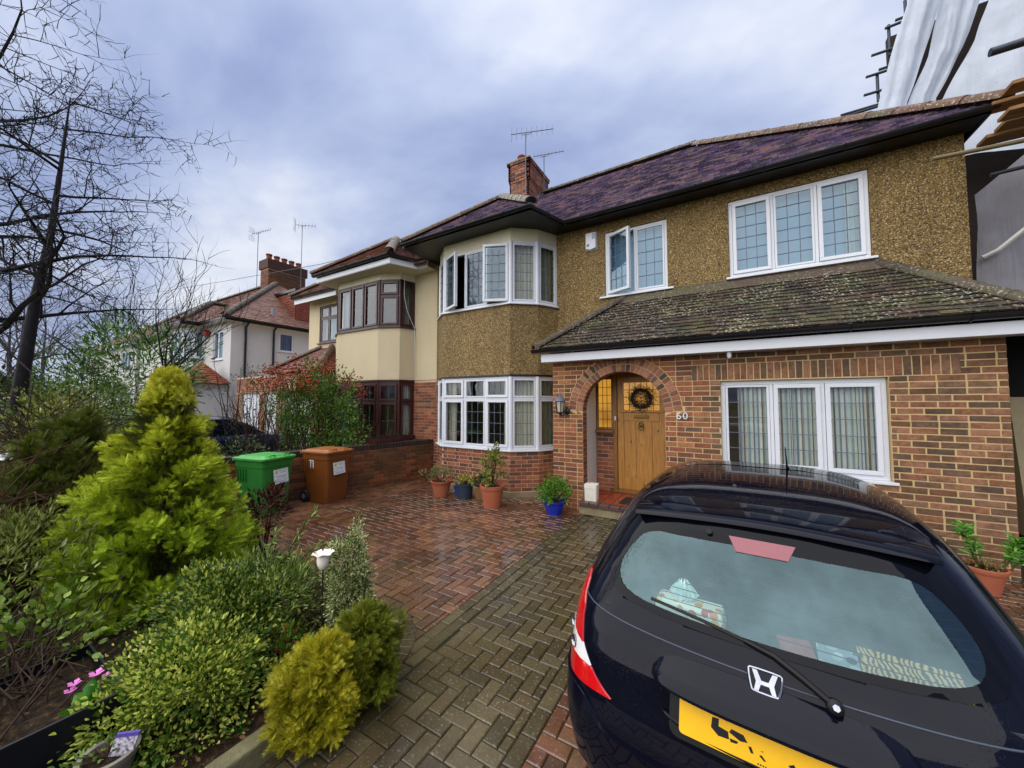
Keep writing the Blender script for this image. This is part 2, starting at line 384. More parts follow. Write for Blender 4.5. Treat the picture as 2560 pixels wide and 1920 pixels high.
M['ridge_grey'] = piece('weathered_ridge_tile', [(0, hexc('4a3e36')), (.5, hexc('57493e')), (1, hexc('3e342e'))], 0.65, 0.4, 14, 0.5, extra=tile_extra(0.5, 0.4))
M['ridge_moss'] = piece('lichened_hip_tile', [(0, hexc('6d6660')), (1, hexc('857a70'))], 0.7, 0.5, 12, 0.6, extra=tile_extra(0.5, 1.0))
M['wood'] = None
def wood_mat(name, a, b, knots=True, rough=0.42, sc=1.0, axis=(22, 22, 1.3)):
    t = NT(name); p = t.mapv(t.pos(), tuple(x * sc for x in axis)); n = t.noise(2.0, 6, 0.62, p, 1.2)
    c = t.ramp(n, [(0.28, a), (0.5, tuple((x + y) / 2 for x, y in zip(a, b))), (0.72, b)])
    if knots:
        v = t.n('ShaderNodeTexVoronoi'); t.set(v, 'Scale', 1.0); t.l(t.mapv(t.pos(), (7, 7, 3.4)), v.inputs['Vector'])
        c = t.mix(t.ramp(v.outputs['Distance'], [(0.05, 1.0), (0.12, 0.0)]), c, tuple(x * .22 for x in a))
    return t.done(t.bsdf(c, rough, spec=0.45, normal=t.bump(n, 0.15, 0.003)))
M['pine'] = wood_mat('varnished_pine', hexc('8a5a1e'), hexc('c08a3e'))
M['oakframe'] = wood_mat('brown_varnished_frame', hexc('5e3a16'), hexc('9a6a30'), False)
def lit_glass(name, col, st):
    t = NT(name); n = t.noise(30, 3, 0.6); e = t.n('ShaderNodeEmission'); c = t.ramp(t.noise(1.6, 3, 0.5), [(0.3, tuple(x * .35 for x in col)), (0.75, col)])
    t.l(c, e.inputs[0]); t.set(e, 'Strength', st)
    b = t.bsdf(tuple(x * .3 for x in col), 0.15, normal=t.bump(n, 0.5, 0.003)); a = t.n('ShaderNodeAddShader'); t.l(e.outputs[0], a.inputs[0]); t.l(b, a.inputs[1]); return t.done(a.outputs[0])
M['hall_glass'] = lit_glass('lit_obscured_glass', hexc('d89a38'), 0.34)
M['brass'] = pm('aged_brass', hexc('6a5526'), 0.35, 0.3, 20, metal=0.8)
M['iron'] = pm('black_iron', hexc('1b1a1e'), 0.45, 0.3, 20, 0.3, 60)
M['tile_red'] = piece('quarry_tile', [(0, hexc('8e3e24')), (.5, hexc('a04a2a')), (1, hexc('7c3420'))], 0.22, 0.3, 10, 0.2, 0.002, 0.5)
M['tile_nose'] = piece('dark_nosing_tile', [(0, hexc('43302e')), (.5, hexc('5a403c')), (1, hexc('38292a'))], 0.3, 0.3, 10, 0.2, 0.002, 0.5)
M['cement'] = pm('stained_cement', hexc('86795c'), 0.9, 0.45, 5, 0.7, 40, 0.01)
# ================================================================ generic window
UPZ = Vector((0, 0, 1))
def frame_of(O, U):
    O = Vector(O); U = Vector(U).normalized(); Nn = U.cross(UPZ)
    return lambda u, n, z: O + U * u + Nn * n + UPZ * z, U, Nn
def ring(mb, P, u0, u1, z0, z1, fw, n0, n1, U, Nn):
    """four mitred bars butted end to end"""
    c = lambda a, b, c_, d: mb.obox(P((a + b) / 2, (n0 + n1) / 2, (c_ + d) / 2), U * ((b - a) / 2), Nn * ((n1 - n0) / 2), UPZ * ((d - c_) / 2))
    c(u0, u1, z0, z0 + fw); c(u0, u1, z1 - fw, z1); c(u0, u0 + fw, z0 + fw, z1 - fw); c(u1 - fw, u1, z0 + fw, z1 - fw)
def window(parent, O, U, W, H, lights, mf, mg, leads=(3, 5), sill=0.05, fw=0.045, transom=None, curtains=(), depth=0.07, ml=None, name='window', leadpx=0.009, sky_backing=None):
    """lights: list of (share of width, state); state None, 'F' fixed, ('L'|'R', degrees) open casement"""
    P, U, Nn = frame_of(O, U); ml = ml or M['lead']
    mb = MB(); ring(mb, P, 0, W, 0, H, fw, -depth, 0, U, Nn); tot = sum(l[0] for l in lights); x = fw; inner = W - 2 * fw; cells = []
    for i, (sh, st) in enumerate(lights):
        a = x; x += inner * sh / tot; b = x
        if i < len(lights) - 1:
            mb.obox(P(b, -depth / 2 + .002, H / 2), U * 0.02, Nn * (depth / 2 - .001), UPZ * (H / 2 - fw)); b_ = b - 0.02
        else: b_ = b
        a_ = a + (0.02 if i else 0)
        if transom:
            mb.obox(P((a_ + b_) / 2, -depth / 2, transom), U * ((b_ - a_) / 2), Nn * (depth / 2 - .003), UPZ * 0.022)
            cells.append((a_, b_, fw, transom - .022, st)); cells.append((a_, b_, transom + .022, H - fw, st if st in (None, 'F') else 'S'))
        else: cells.append((a_, b_, fw, H - fw, st))
    wo = mb.build(name, mf, parent, bevel=0.004)
    if sill:
        s = MB(); s.obox(P(W / 2, 0.02, -0.018), U * (W / 2 + sill), Nn * 0.065, UPZ * 0.017); s.build('sill', mf, wo, bevel=0.004)
    for (a, b, z0, z1, st) in cells:
        ang = 0.0; hu = a
        if isinstance(st, tuple): ang = radians(st[1]) * (1 if st[0] == 'L' else -1); hu = a if st[0] == 'L' else b
        hp = P(hu, 0.012, 0); Rm = Matrix.Rotation(-ang if True else 0, 3, 'Z'); U2 = Rm @ U; N2 = Rm @ Nn
        Q = lambda u, n, z, hp=hp, U2=U2, N2=N2, hu=hu: hp + U2 * (u - hu) + N2 * n + UPZ * z
        sf = 0.0
        if st not in ('F', None) or st is None:
            sf = 0.05 if st is not None else 0.03
        if sf:
            m2 = MB(); ring(m2, Q, a + .003, b - .003, z0 + .003, z1 - .003, sf, -0.05, 0.012 if st is not None else -0.006, U2, N2); m2.build('sash', mf, wo, bevel=0.004)
        pa, pb, q0, q1 = a + sf - .002, b - sf + .002, z0 + sf - .002, z1 - sf + .002
        g = MB(); g.add([Q(pa, -.022, q0), Q(pb, -.022, q0), Q(pb, -.022, q1), Q(pa, -.022, q1)], [(0, 1, 2, 3)]); g.build('pane', mg, wo)
        if leads:
            nx = leads[0]; ny = max(1, round(leads[1] * (q1 - q0) / (H - 2 * fw))); lm = MB()
            for i in range(1, nx): u = pa + (pb - pa) * i / nx; lm.obox(Q(u, -.018, (q0 + q1) / 2), U2 * (leadpx / 2), N2 * .004, UPZ * ((q1 - q0) / 2))
            for i in range(1, ny): z = q0 + (q1 - q0) * i / ny; lm.obox(Q((pa + pb) / 2, -.0172, z), U2 * ((pb - pa) / 2), N2 * .004, UPZ * (leadpx / 2))
            lm.build('leading', ml, wo)
    for (c0, c1, mt, dn) in curtains:
        n = 46; vv = []; a, b = c0 * W, c1 * W
        for j in range(2):
            for i in range(n + 1):
                t = i / n; vv.append(P(a + (b - a) * t, -dn + 0.026 * sin(t * (b - a) * 75 + j * .6) + .012 * sin(t * 31), 0.0 if j == 0 else H))
        cm = MB(); cm.add(vv, [(i, i + 1, n + 2 + i, n + 1 + i) for i in range(n)]); cm.build('curtain', mt, wo, smooth=True)
    if sky_backing:
        s = MB(); s.obox(P(W / 2, -0.16, H / 2), U * (W / 2), Nn * .004, UPZ * (H / 2)); s.build('sky_backing', sky_backing, wo)  # added panel behind the glass, gives the panes their reflected sky colour
    return wo
# ================================================================ THE HOUSE
Y0, YM, YB = 5.95, 6.85, 6.05
XL, XR = -6.25, 2.72
HOUSE = thing('semi_detached_house', 'brown pebbledash house with arched red brick porch and white leaded windows', 'house', (-1.8, 7.5, 0))
# upper wall with window openings
WIN3 = (0.10, 1.81, 3.87, 5.15); WIN2 = (-1.96, -0.84, 3.86, 5.12)
slab([(XL, 2.3), (XR, 2.3), (XR, 5.42), (XL, 5.42)], [rect(*WIN3), rect(*WIN2), [(-5.9, 2.4), (-3.1, 2.4), (-3.1, 5.2), (-5.9, 5.2)]], lambda u, z, d: (u, YM + .22 * d, z)).build('upper_wall', M['dash'], HOUSE)
mb = MB(); mb.box(XR - .22, XR, YM + .224, 13.0, 0, 5.42); mb.box(XL, XL + .22, YM + .224, 13, 0, 5.42); mb.box(XL, XR, 13.0, 13.2, 0, 5.42); mb.build('side_wall', M['dash'], HOUSE)
mb = MB(); mb.box(XL + .23, XR - .23, 9.2, 9.25, 0, 5.3); mb.box(XL + .23, XR - .23, YM + .25, 9.19, 2.62, 2.7); mb.box(XL + .23, XR - .23, YM + .25, 9.19, 5.3, 5.34)
mb.box(XL + .23, XR - .23, YM + .25, 9.19, 0.1, 0.16); mb.build('interior', M['room'], HOUSE)
# strip of brick left of the bay, ground floor wall behind the bay
# ---- front wall of the porch and former garage
AC, AR, AZ = -1.465, 0.655, 1.685          # arch centre, radius, springing height
FX0, FX1, FTOP = -2.67, 2.57, 2.60
GW = (-0.07, 1.66, 0.90, 2.14)             # ground floor window opening
archhole = [(AC - AR, -.01), (AC + AR, -.01)] + [(AC + AR * cos(t * pi / 24), AZ + AR * sin(t * pi / 24)) for t in range(25)]
archhole = [(AC - AR, 0.0), (AC + AR, 0.0)] + archhole[2:]
out_ = [(FX0, 0), (AC - AR, 0)] + archhole[:1:-1] + [(AC + AR, 0), (FX1, 0), (FX1, FTOP), (FX0, FTOP)]
out_ = [(FX0, 0), (AC - AR, 0)] + [(AC + AR * cos(pi - t * pi / 24), AZ + AR * sin(pi - t * pi / 24)) for t in range(25)] + [(AC + AR, 0), (FX1, 0), (FX1, FTOP), (FX0, FTOP)]
FWALL = slab(out_, [rect(*GW)], lambda u, z, d: (u, Y0 + .006 + .2 * d, z)).build('front_wall', M['mortar_new'], HOUSE)
CH = 0.0755; singles = []; rest_new = MB(); rest_old = MB()
R2 = 0.905
def arch_w(z, r):
    if z <= AZ - 0.03: return AR
    dz = z - AZ
    return sqrt(max(0, r * r - dz * dz)) if dz < r else 0.0
def front_row(k):
    z0 = k * CH - .0355 + .0065; z1 = (k + 1) * CH - .0355 - .0065
    if z1 > FTOP: return
    bl = 0.215; x = FX0 - (0.11 if k % 2 else 0.0); row = []
    old = True
    while x < FX1:
        old = x < -0.42 - (0.2 if k % 2 else 0)
        L_ = bl
        if old and k % 2 and random.random() < .55: L_ = 0.1025
        a, b = x, x + L_ - .003; x = b + .013; a = max(a, FX0); b = min(b, FX1)
        if b - a < .03: continue
        zm = (z0 + z1) / 2; pcs = [(a, b, a, b)]
        # window and soldier course
        if zm > GW[2] and zm < GW[3]:
            if a < GW[1] and b > GW[0]:
                pcs = []
                if a < GW[0] - .03: pcs.append((a, GW[0] - .004, a, GW[0] - .004))
                if b > GW[1] + .03: pcs.append((GW[1] + .004, b, GW[1] + .004, b))
        if 2.154 < zm < 2.385 and a < 2.2 and b > -0.43:
            pcs = []
            if a < -0.46: pcs.append((a, -0.435, a, -0.435))
            if b > 2.23: pcs.append((2.208, b, 2.208, b))
        np_ = []
        for (p, q, r, s) in pcs:
            rr = R2 if z1 > AZ + .02 else None
            w0 = arch_w(z0, R2) if z0 > AZ - .01 else AR; w1 = arch_w(z1, R2) if z1 > AZ - .01 else AR
            for sg in (-1, 1):
                e0, e1 = AC + sg * w0, AC + sg * w1
                if sg < 0: p2, q2, r2, s2 = p, min(q, e0 - .004), r, min(s, e1 - .004)
                else: p2, q2, r2, s2 = max(p, e0 + .004), q, max(r, e1 + .004), s
                if w0 < .01 and w1 < .01:
                    if sg < 0: np_.append((p, q, r, s))
                    continue
                if q2 - p2 > .02 or s2 - r2 > .02:
                    if q2 - p2 < .012: q2 = p2 + .012 if sg < 0 else q2; p2 = p2 if sg < 0 else q2 - .012
                    if s2 - r2 < .012: s2 = r2 + .012 if sg < 0 else s2; r2 = r2 if sg < 0 else s2 - .012
                    np_.append((p2, q2, r2, s2))
        for q in np_: row.append((*q, z0, z1, old))
    return row
allb = []
for k in range(int(FTOP / CH) + 1):
    r = front_row(k)
    if r: allb += r
def brick_rank(b): return (b[0] + b[1]) / 2 * -1.0 + abs(b[4] - 1.4) * .35
reg = [b for b in allb if abs(b[0] - b[2]) < 1e-5 and abs(b[1] - b[3]) < 1e-5 and not b[6]]
reg.sort(key=brick_rank); chosen = set(id(b) for b in reg[:260])
for b in allb:
    jy = random.uniform(-.003, .002); mt = M['brick_old'] if b[6] else M['brick_new']
    if id(b) in chosen:
        o = put('brick', brick_mesh(round(b[1] - b[0], 2), b[5] - b[4], .02, mt), mt, FWALL); o.location = ((b[0] + b[1]) / 2, Y0 + jy, (b[4] + b[5]) / 2); o.rotation_euler = (random.uniform(-.02, .02), random.uniform(-.014, .014), random.uniform(-.012, .012)); o.scale = (random.uniform(.975, 1.01), 1, random.uniform(.93, 1.05))
    else:
        v, f = brick_quad(b[0], b[1], b[2], b[3], b[4], b[5], .02); (rest_old if b[6] else rest_new).add([(p[0], p[1] + Y0 + jy, p[2]) for p in v], f)
tag(rest_old.build('old_bricks', M['brick_old'], FWALL), kind='stuff'); tag(rest_new.build('new_bricks', M['brick_new'], FWALL), kind='stuff')
# soldier course over the window
x = -0.43
while x < 2.19:
    o = put('soldier_brick', brick_mesh(.064, .218, .02, M['brick_new']), M['brick_new'], FWALL); o.location = (x + .033, Y0 - .001 + random.uniform(-.002, .002), 2.2675); o.rotation_euler = (0, random.uniform(-.02, .02), 0); x += .0765
# two rings of voussoirs
def voussoirs(r0, r1, n, a0, a1):
    for i in range(n):
        t0 = a0 + (a1 - a0) * i / n + .006 / r1; t1 = a0 + (a1 - a0) * (i + 1) / n - .007 / r1
        q = [(AC + r * cos(t), AZ + r * sin(t)) for r, t in ((r0, t1), (r0, t0), (r1, t0), (r1, t1))]
        mb = MB(); c = (sum(p[0] for p in q) / 4, sum(p[1] for p in q) / 4); y = random.uniform(-.002, .002)
        pts = [(p[0] - c[0], 0, p[1] - c[1]) for p in q]; mb.prism([(p[0] * .96, p[1], p[2] * .96) for p in pts], (0, .004, 0)); mb.prism([(p[0], .004, p[2]) for p in pts], (0, .02, 0))
        o = mb.build('voussoir', M['brick_arch'], FWALL); o.location = (c[0], Y0 - .004 + y, c[1])
voussoirs(AR + .002, AR + .112, 30, 0, pi); voussoirs(AR + .124, AR + .240, 34, 0.03, pi - .03)
jb = MB()
for k in range(int(AZ / CH)):
    z = k * CH + .005
    for s, x in ((1, AC - AR), (-1, AC + AR)): jb.box(min(x, x + s * .006), max(x, x + s * .006), Y0 + .012, Y0 + (.2 if k % 2 else .108), z, z + CH - .012); (None if k % 2 else jb.box(min(x, x + s * .006), max(x, x + s * .006), Y0 + .12, Y0 + .2, z, z + CH - .012))
tag(jb.build('jamb_bricks', M['brick_old'], FWALL), kind='stuff')
ab = MB()
for i in range(30):
    t0, t1 = pi * i / 30 + .008, pi * (i + 1) / 30 - .008; r1 = AR - .005; ab.add([(AC + r * cos(t), y, AZ + r * sin(t)) for r in (AR + .002, r1) for t in (t0, t1) for y in (Y0 + .012, Y0 + .2)], [(4, 5, 7, 6), (0, 1, 5, 4), (2, 6, 7, 3), (0, 4, 6, 2)])
tag(ab.build('arch_soffit_bricks', M['brick_arch'], FWALL), kind='stuff')
# brick jamb and plastered reveals of the porch, its side walls, floor, ceiling
mb = MB(); mb.box(AC - AR - .10, AC - AR - .006, Y0 + .21, 6.72, .0, 2.5); mb.box(AC + AR + .006, AC + AR + .10, Y0 + .21, 6.72, 0, 2.5); mb.box(FX0, FX1, Y0 + .212, 6.84, 2.52, 2.56)
mb.build('porch_lining', M['white_paint'], HOUSE)
mb = MB(); mb.box(FX0, FX0 + .2, Y0 + .22, YM - .01, 0, 2.5); mb.box(FX1 - .2, FX1, Y0 + .22, YM - .01, 0, 2.5); mb.build('return_wall', M['mortar_old'], HOUSE)
DZ = 0.20
ST = MB().box(-2.14, -0.62, 5.80, 6.78, 0.0, DZ - .03).build('porch_step', M['cement'], HOUSE)
for i in range(9):
    o = MB().box(-.078, .078, 0, .15, -.075, 0).build('nosing_tile', M['tile_nose'], ST, bevel=.008); o.location = (-2.055 + i * .168, 5.775, DZ)
for i in range(9):
    for j in range(5):
        o = MB().box(-.08, .08, 0, .158, -.02, 0).build('floor_tile', M['tile_red'], ST, bevel=.003); o.location = (-2.055 + i * .168, 5.930 + j * .163, DZ - .003)
# the door screen: frame, sidelight over brick, door
SCR = 6.70
dp = MB(); dp.box(-1.80, -1.73, SCR, SCR + .09, DZ, 2.52); dp.box(-.885, -.80, SCR, SCR + .09, DZ, 2.52); dp.box(-1.729, -.886, SCR + .005, SCR + .085, 2.30, 2.52); dp.box(-1.729, -.886, SCR + .004, SCR + .12, DZ, DZ + .07)
dp.build('door_frame', M['oakframe'], HOUSE, bevel=.006)
bp = MB().box(-2.118, -1.802, SCR + .04, SCR + .12, DZ, 1.27).build('sidelight_wall', M['mortar_old'], HOUSE); rb = MB()
for k in range(14):
    z = DZ + k * CH; xs = [-2.116, -2.01, -1.80] if k % 2 else [-2.116, -1.90, -1.80]
    for a, b in zip(xs, xs[1:]): v, f = brick_quad(a + .004, b - .004, a + .004, b - .004, z + .005, z + CH - .005, .02); rb.add([(p[0], p[1] + SCR + .031, p[2]) for p in v], f)
tag(rb.build('sidelight_bricks', M['brick_old'], bp), kind='stuff')
MB().box(-2.14, -1.79, SCR - .06, SCR + .05, 1.275, 1.325).build('sidelight_sill', M['oakframe'], HOUSE, bevel=.012)
window(HOUSE, (-2.118, SCR + .03, 1.33), (1, 0, 0), .316, .97, [(1, 'F')], M['oakframe'], M['hall_glass'], (3, 6), 0, .04, name='sidelight', leadpx=.009, ml=M['iron'])
DR = MB(); X0, X1 = -1.722, -.892
def dbar(a, b, c, d, y=0.0): DR.box(a, b, SCR + .012 + y, SCR + .056, c, d)
dbar(X0, X0 + .11, DZ + .075, 2.295); dbar(X1 - .11, X1, DZ + .075, 2.295); dbar(X0 + .11, X1 - .11, DZ + .075, DZ + .29, .001); dbar(X0 + .11, X1 - .11, 1.50, 1.66, .001); dbar(X0 + .11, X1 - .11, 2.19, 2.295, .001)
px = [X0 + .11, -1.4435, -1.1705, X1 - .11]
for x in px[1:3]: dbar(x - .04, x + .04, DZ + .29, 1.50, .002)
door = DR.build('door', M['pine'], HOUSE, bevel=.006)
for a, b in zip(px, px[1:]):
    o = MB().box(a - .004, b + .004, SCR + .030, SCR + .05, DZ + .288, 1.502).build('door_panel', M['pine'], door, bevel=.005)
MB().box(X0 + .03, X1 - .03, SCR - .02, SCR + .02, 1.655, 1.695).build('door_ledge', M['pine'], door, bevel=.008)
g = MB(); g.add([(X0 + .1, SCR + .036, 1.66), (X1 - .1, SCR + .036, 1.66), (X1 - .1, SCR + .036, 2.2), (X0 + .1, SCR + .036, 2.2)], [(0, 1, 2, 3)]); g.build('door_glass', M['hall_glass'], door)
lm = MB()
for i in range(1, 6): x = X0 + .11 + (X1 - X0 - .22) * i / 6; lm.box(x - .005, x + .005, SCR + .028, SCR + .034, 1.66, 2.19)
for i in range(1, 4): z = 1.66 + .53 * i / 4; lm.box(X0 + .11, X1 - .11, SCR + .0285, SCR + .0345, z - .005, z + .005)
lm.build('door_leading', M['iron'], door)
mb = MB(); mb.box(-1.43, -1.18, SCR - .006, SCR + .012, 1.545, 1.605); mb.box(-1.395, -1.215, SCR - .012, SCR - .005, 1.56, 1.59); mb.build('letterbox', M['brass'], door, bevel=.008)
mb = MB(); mb.lathe([(.0, -.012), (.035, -.012), (.045, 0), (.045, .012)], 14, (-1.307, SCR + .012, 1.44), (0, -1, 0))
mb.tube([(-1.307 + .042 * sin(t * pi / 8), SCR - .022, 1.385 + .042 * cos(t * pi / 8)) for t in range(17)], .009, 8); mb.build('door_knocker', M['brass'], door, smooth=40)
MB().lathe([(0, -.05), (.02, -.045), (.024, -.03), (.01, -.02), (.012, 0)], 12, (X0 + .06, SCR + .012, 1.58), (0, -1, 0)).build('door_knob', M['oakframe'], door, smooth=40)
MB().box(-1.775, -1.745, SCR - .02, SCR, 1.50, 1.58).build('bell_push', M['white'], HOUSE, bevel=.004)
MB().box(-2.3, -.6, SCR + .6, SCR + .62, 0.2, 2.5).build('hall_wall', M['room'], HOUSE)
# ---- ground floor window of the former garage
def stripe_mat():
    t = NT('striped_curtain'); x = t.n('ShaderNodeSeparateXYZ'); t.l(t.pos(), x.inputs[0]); f = t.math('FRACT', t.math('MULTIPLY', x.outputs[0], 4.6))
    c = t.ramp(f, [(0, hexc('c9d3cf')), (.2, hexc('93a9a6')), (.3, hexc('dfe3da')), (.45, hexc('6f6a60')), (.5, hexc('cfd6d0')), (.68, hexc('7d8f9c')), (.78, hexc('e0e2d6')), (.92, hexc('8f7a66'))], 'CONSTANT'); return t.done(t.bsdf(c, .9))
M['stripe'] = stripe_mat()
window(HOUSE, (GW[0] + .004, Y0 + .07, GW[2] + .004), (1, 0, 0), GW[1] - GW[0] - .008, GW[3] - GW[2] - .008, [(1, None), (1, ('L', 0)), (1, ('R', 0))], M['white'], M['glass_low'], (3, 5), 0.05, .055, curtains=[(.12, .32, M['stripe'], .11), (.32, .66, M['stripe'], .12), (.68, .98, M['stripe'], .11)], leadpx=.0085)
MB().box(GW[0] - .1, GW[1] + .1, 6.62, 6.66, .5, 2.5).build('room_wall', M['room'], HOUSE)
# ---- upper windows
window(HOUSE, (WIN3[0] + .003, YM + .03, WIN3[2] + .003), (1, 0, 0), WIN3[1] - WIN3[0] - .006, WIN3[3] - WIN3[2] - .006, [(1, ('L', 0)), (1, None), (1, ('R', 0))], M['white'], M['glass_up'], (3, 6), 0.05, .05, curtains=[(.86, .98, M['curtain'], .13)], sky_backing=M['sky_backing'])
window(HOUSE, (WIN2[0] + .003, YM + .03, WIN2[2] + .003), (1, 0, 0), WIN2[1] - WIN2[0] - .006, WIN2[3] - WIN2[2] - .006, [(1, ('L', 24)), (1, None)], M['white'], M['glass_up'], (3, 5), 0.1, .045, sky_backing=M['sky_backing'])
# ---- the bay
BP = [(-5.99, 6.85), (-5.79, 6.40), (-5.35, 6.05), (-3.62, 6.05), (-3.18, 6.40), (-2.95, 6.85)]
def offs(pts, d):
    """offset an open chain outwards"""
    o = []
    for i, p in enumerate(pts):
        n = Vector((0, 0))
        for a, b in ((i - 1, i), (i, i + 1)):
            if 0 <= a and b < len(pts):
                e_ = Vector(pts[b]) - Vector(pts[a]); n += Vector((e_.y, -e_.x)).normalized()
        n.normalize(); k = 1.0
        if 0 < i < len(pts) - 1:
            e_ = (Vector(pts[i + 1]) - Vector(pts[i])).normalized(); k = 1 / max(.5, n.dot(Vector((e_.y, -e_.x))))
        o.append((p[0] + n.x * d * k, p[1] + n.y * d * k))
    return o
def band(pts, z0, z1, th, name, mat, parent, d=0.0, bevel=0.0):
    a = offs(pts, d); b = offs(pts, d - th); mb = MB(); n = len(a)
    vv = [(*p, z) for z in (z0, z1) for p in a] + [(*p, z) for z in (z0, z1) for p in b]; f = []
    for i in range(n - 1): f += [(i, i + 1, n + i + 1, n + i), (3 * n + i, 3 * n + i + 1, 2 * n + i + 1, 2 * n + i), (n + i, n + i + 1, 3 * n + i + 1, 3 * n + i), (2 * n + i, 2 * n + i + 1, i + 1, i)]
    mb.add(vv, f); return mb.build(name, mat, parent, bevel=bevel)
band(BP, 2.38, 3.775, .2, 'bay_apron', M['dash'], HOUSE)
band(BP, 5.055, 5.33, .1, 'bay_header', M['cream_panel'], HOUSE, -.02)
BAYB = band(BP, .10, .885, .1, 'bay_base', M['mortar_old'], HOUSE, -.006)
band(BP, 0, .10, .2, 'bay_plinth', M['cement'], HOUSE, .02)
MB().box(XL, -5.95, YM, YM + .2, 0, 2.3).build('ground_wall', M['mortar_old'], HOUSE)
nb = 0
for i in range(5):
    a, b = Vector((*BP[i], 0)), Vector((*BP[i + 1], 0)); e_ = b - a; l = e_.length; ang = atan2(e_.y, e_.x); e_.normalize(); stuff = MB()
    for k in range(10):
        z = .11 + k * CH + .005
        if z + CH > .89: break
        x = -.11 if k % 2 else 0.0
        while x < l - .01:
            p, q = max(x, .002), min(x + (.215 if (i == 2 and (int(x * 9) % 3)) else .1025 if i == 2 else .215), l - .002); x = q + .01
            if q - p < .03: x = max(x, p + .04); continue
            c = a + e_ * ((p + q) / 2)
            if i in (2, 3) and nb < 110:
                o = put('brick', brick_mesh(round(q - p, 2), CH - .01, .02, M['brick_old']), M['brick_old'], BAYB); o.location = (c.x, c.y, z + CH / 2 - .005); o.rotation_euler = (0, random.uniform(-.01, .01), ang); nb += 1
            else:
                v, f = brick_quad(p, q, p, q, z, z + CH - .01, .02); stuff.add([a + e_ * s[0] + Vector((-e_.y, e_.x, 0)) * s[1] + Vector((0, 0, s[2])) for s in v], f)
    if stuff.v: tag(stuff.build('bay_bricks', M['brick_old'], BAYB), kind='stuff')
sb = MB()
for k in range(30):
    z = k * CH + .005
    for a, b in (((XL + .005, -6.06), (-6.05, -5.96)) if k % 2 else ((XL + .005, -6.15), (-6.14, -5.96))):
        v, f = brick_quad(a, b, a, b, z, z + CH - .01, .02); sb.add([(p[0], p[1] + YM - .009, p[2]) for p in v], f)
tag(sb.build('side_bricks', M['brick_old'], HOUSE), kind='stuff')
for (z0, z1, tr, nm) in ((.905, 2.345, 1.0, 'bay_window'), (3.795, 5.055, None, 'bay_window')):
    up = tr is None
    IN = offs(BP, -.02)
    for i in range(5):
        a, b = Vector((*IN[i], 0)), Vector((*IN[i + 1], 0)); e_ = (b - a); l = e_.length
        if i == 2: li = [(1, ('L', 26)), (1, None), (1, ('R', 22))] if up else [(1, ('L', 0)), (1, None), (1, ('R', 0))]
        else: li = [(1, None)]
        cu = []
        if i == 2: cu = [(.02, .14, M['curtain'], .18), (.86, .98, M['curtain'], .18)] if not up else [(.02, .1, M['curtain'], .15)]
        if i == 3: cu = [(.1, .95, M['curtain'], .12)]
        if i in (4,): cu = [(.05, .95, M['curtain_green'], .12)]
        if i in (0, 1): cu = [(.1, .9, M['curtain'], .12)]
        window(HOUSE, a + Vector((0, 0, z0)), e_, l, z1 - z0, li, M['white'], M['glass_up'] if up and i == 2 else M['glass_low'], (3, 6) if up else (3, 6), 0, .045 if i == 2 else .05, transom=tr, curtains=cu, name=nm, leadpx=.0085)
    band(BP, z0 - .03, z0 - .003, .14, 'bay_sill', M['white'], HOUSE, .045, .006)
# corner posts so that the faces of the bay meet
for (z0, z1) in ((.9055, 2.344), (3.7955, 5.054)):
    for p in offs(BP, -.045)[1:-1]: MB().tube([(*p, z0), (*p, z1)], .048, 10).build('bay_post', M['white'], HOUSE, smooth=40)
band(BP, 2.345, 2.378, .12, 'bay_drip', M['black_paint'], HOUSE, .012)
# ---- lower roof
EY, EZ, SL = 5.60, 2.76, 0.79; sl = sqrt(1 + SL * SL); V_ = (0, 1 / sl, SL / sl); TL = (6.84 - EY) * sl
LOW = MB(); LOW.add([(-2.80, EY, EZ - .02), (2.66, EY, EZ - .02), (1.86, 6.84, EZ + SL * 1.24 - .02), (-1.62, 6.84, EZ + SL * 1.24 - .02)], [(0, 1, 2, 3)])
LOW.add([(2.66, EY, EZ - .02), (2.72, 6.84, EZ - .02), (1.86, 6.84, EZ + SL * 1.24 - .02)], [(0, 1, 2)]); LOW.add([(-2.80, EY, EZ - .02), (-1.62, 6.84, EZ + SL * 1.24 - .02), (-2.80, 6.84, EZ - .02)], [(0, 1, 2)])
LOWR = LOW.build('lower_roof', M['tile_low'], HOUSE)
T = Tiles(); T.slope((0, EY, EZ), (1, 0, 0), V_, [(-2.80, 0), (2.66, 0), (1.86, TL), (-1.62, TL)])
T.build(LOWR, M['tile_low'], 230, key=lambda t: t[6] * 1.2 - t[4] * .8)
T = Tiles(); a = Vector((2.66, EY, EZ)); b = Vector((2.74, 6.84, EZ)); c = Vector((1.86, 6.84, EZ + SL * 1.24)); u = (b - a).normalized(); v = (c - a); v = (v - u * v.dot(u)).normalized()
T.slope(a, u, v, [(0, 0), ((b - a).length, 0), ((c - a).dot(u), (c - a).dot(v))]); T.build(LOWR, M['tile_low'])
ridge_run((-2.84, EY - .05, EZ + .0), (-1.62, 6.84, EZ + SL * 1.24 + .03), M['ridge_grey'], LOWR, .085, .3, 'hip_tile')
ridge_run((2.70, EY - .02, EZ + .0), (1.86, 6.86, EZ + SL * 1.24 + .03), M['ridge_grey'], LOWR, .085, .3, 'hip_tile')
mb = MB(); mb.add([(-1.68, YM - .005, 3.83), (1.9, YM - .005, 3.83), (1.9, YM - .16, 3.65), (-1.68, YM - .16, 3.65)], [(0, 1, 2, 3)]); mb.box(-1.68, 1.9, YM - .012, YM - .004, 3.76, 3.84); mb.build('lead_flashing', M['ridge_grey'], LOWR)
MB().box(-2.78, 3.6, 5.70, 5.73, 2.53, 2.665).build('lower_fascia', M['white'], HOUSE, bevel=.004)
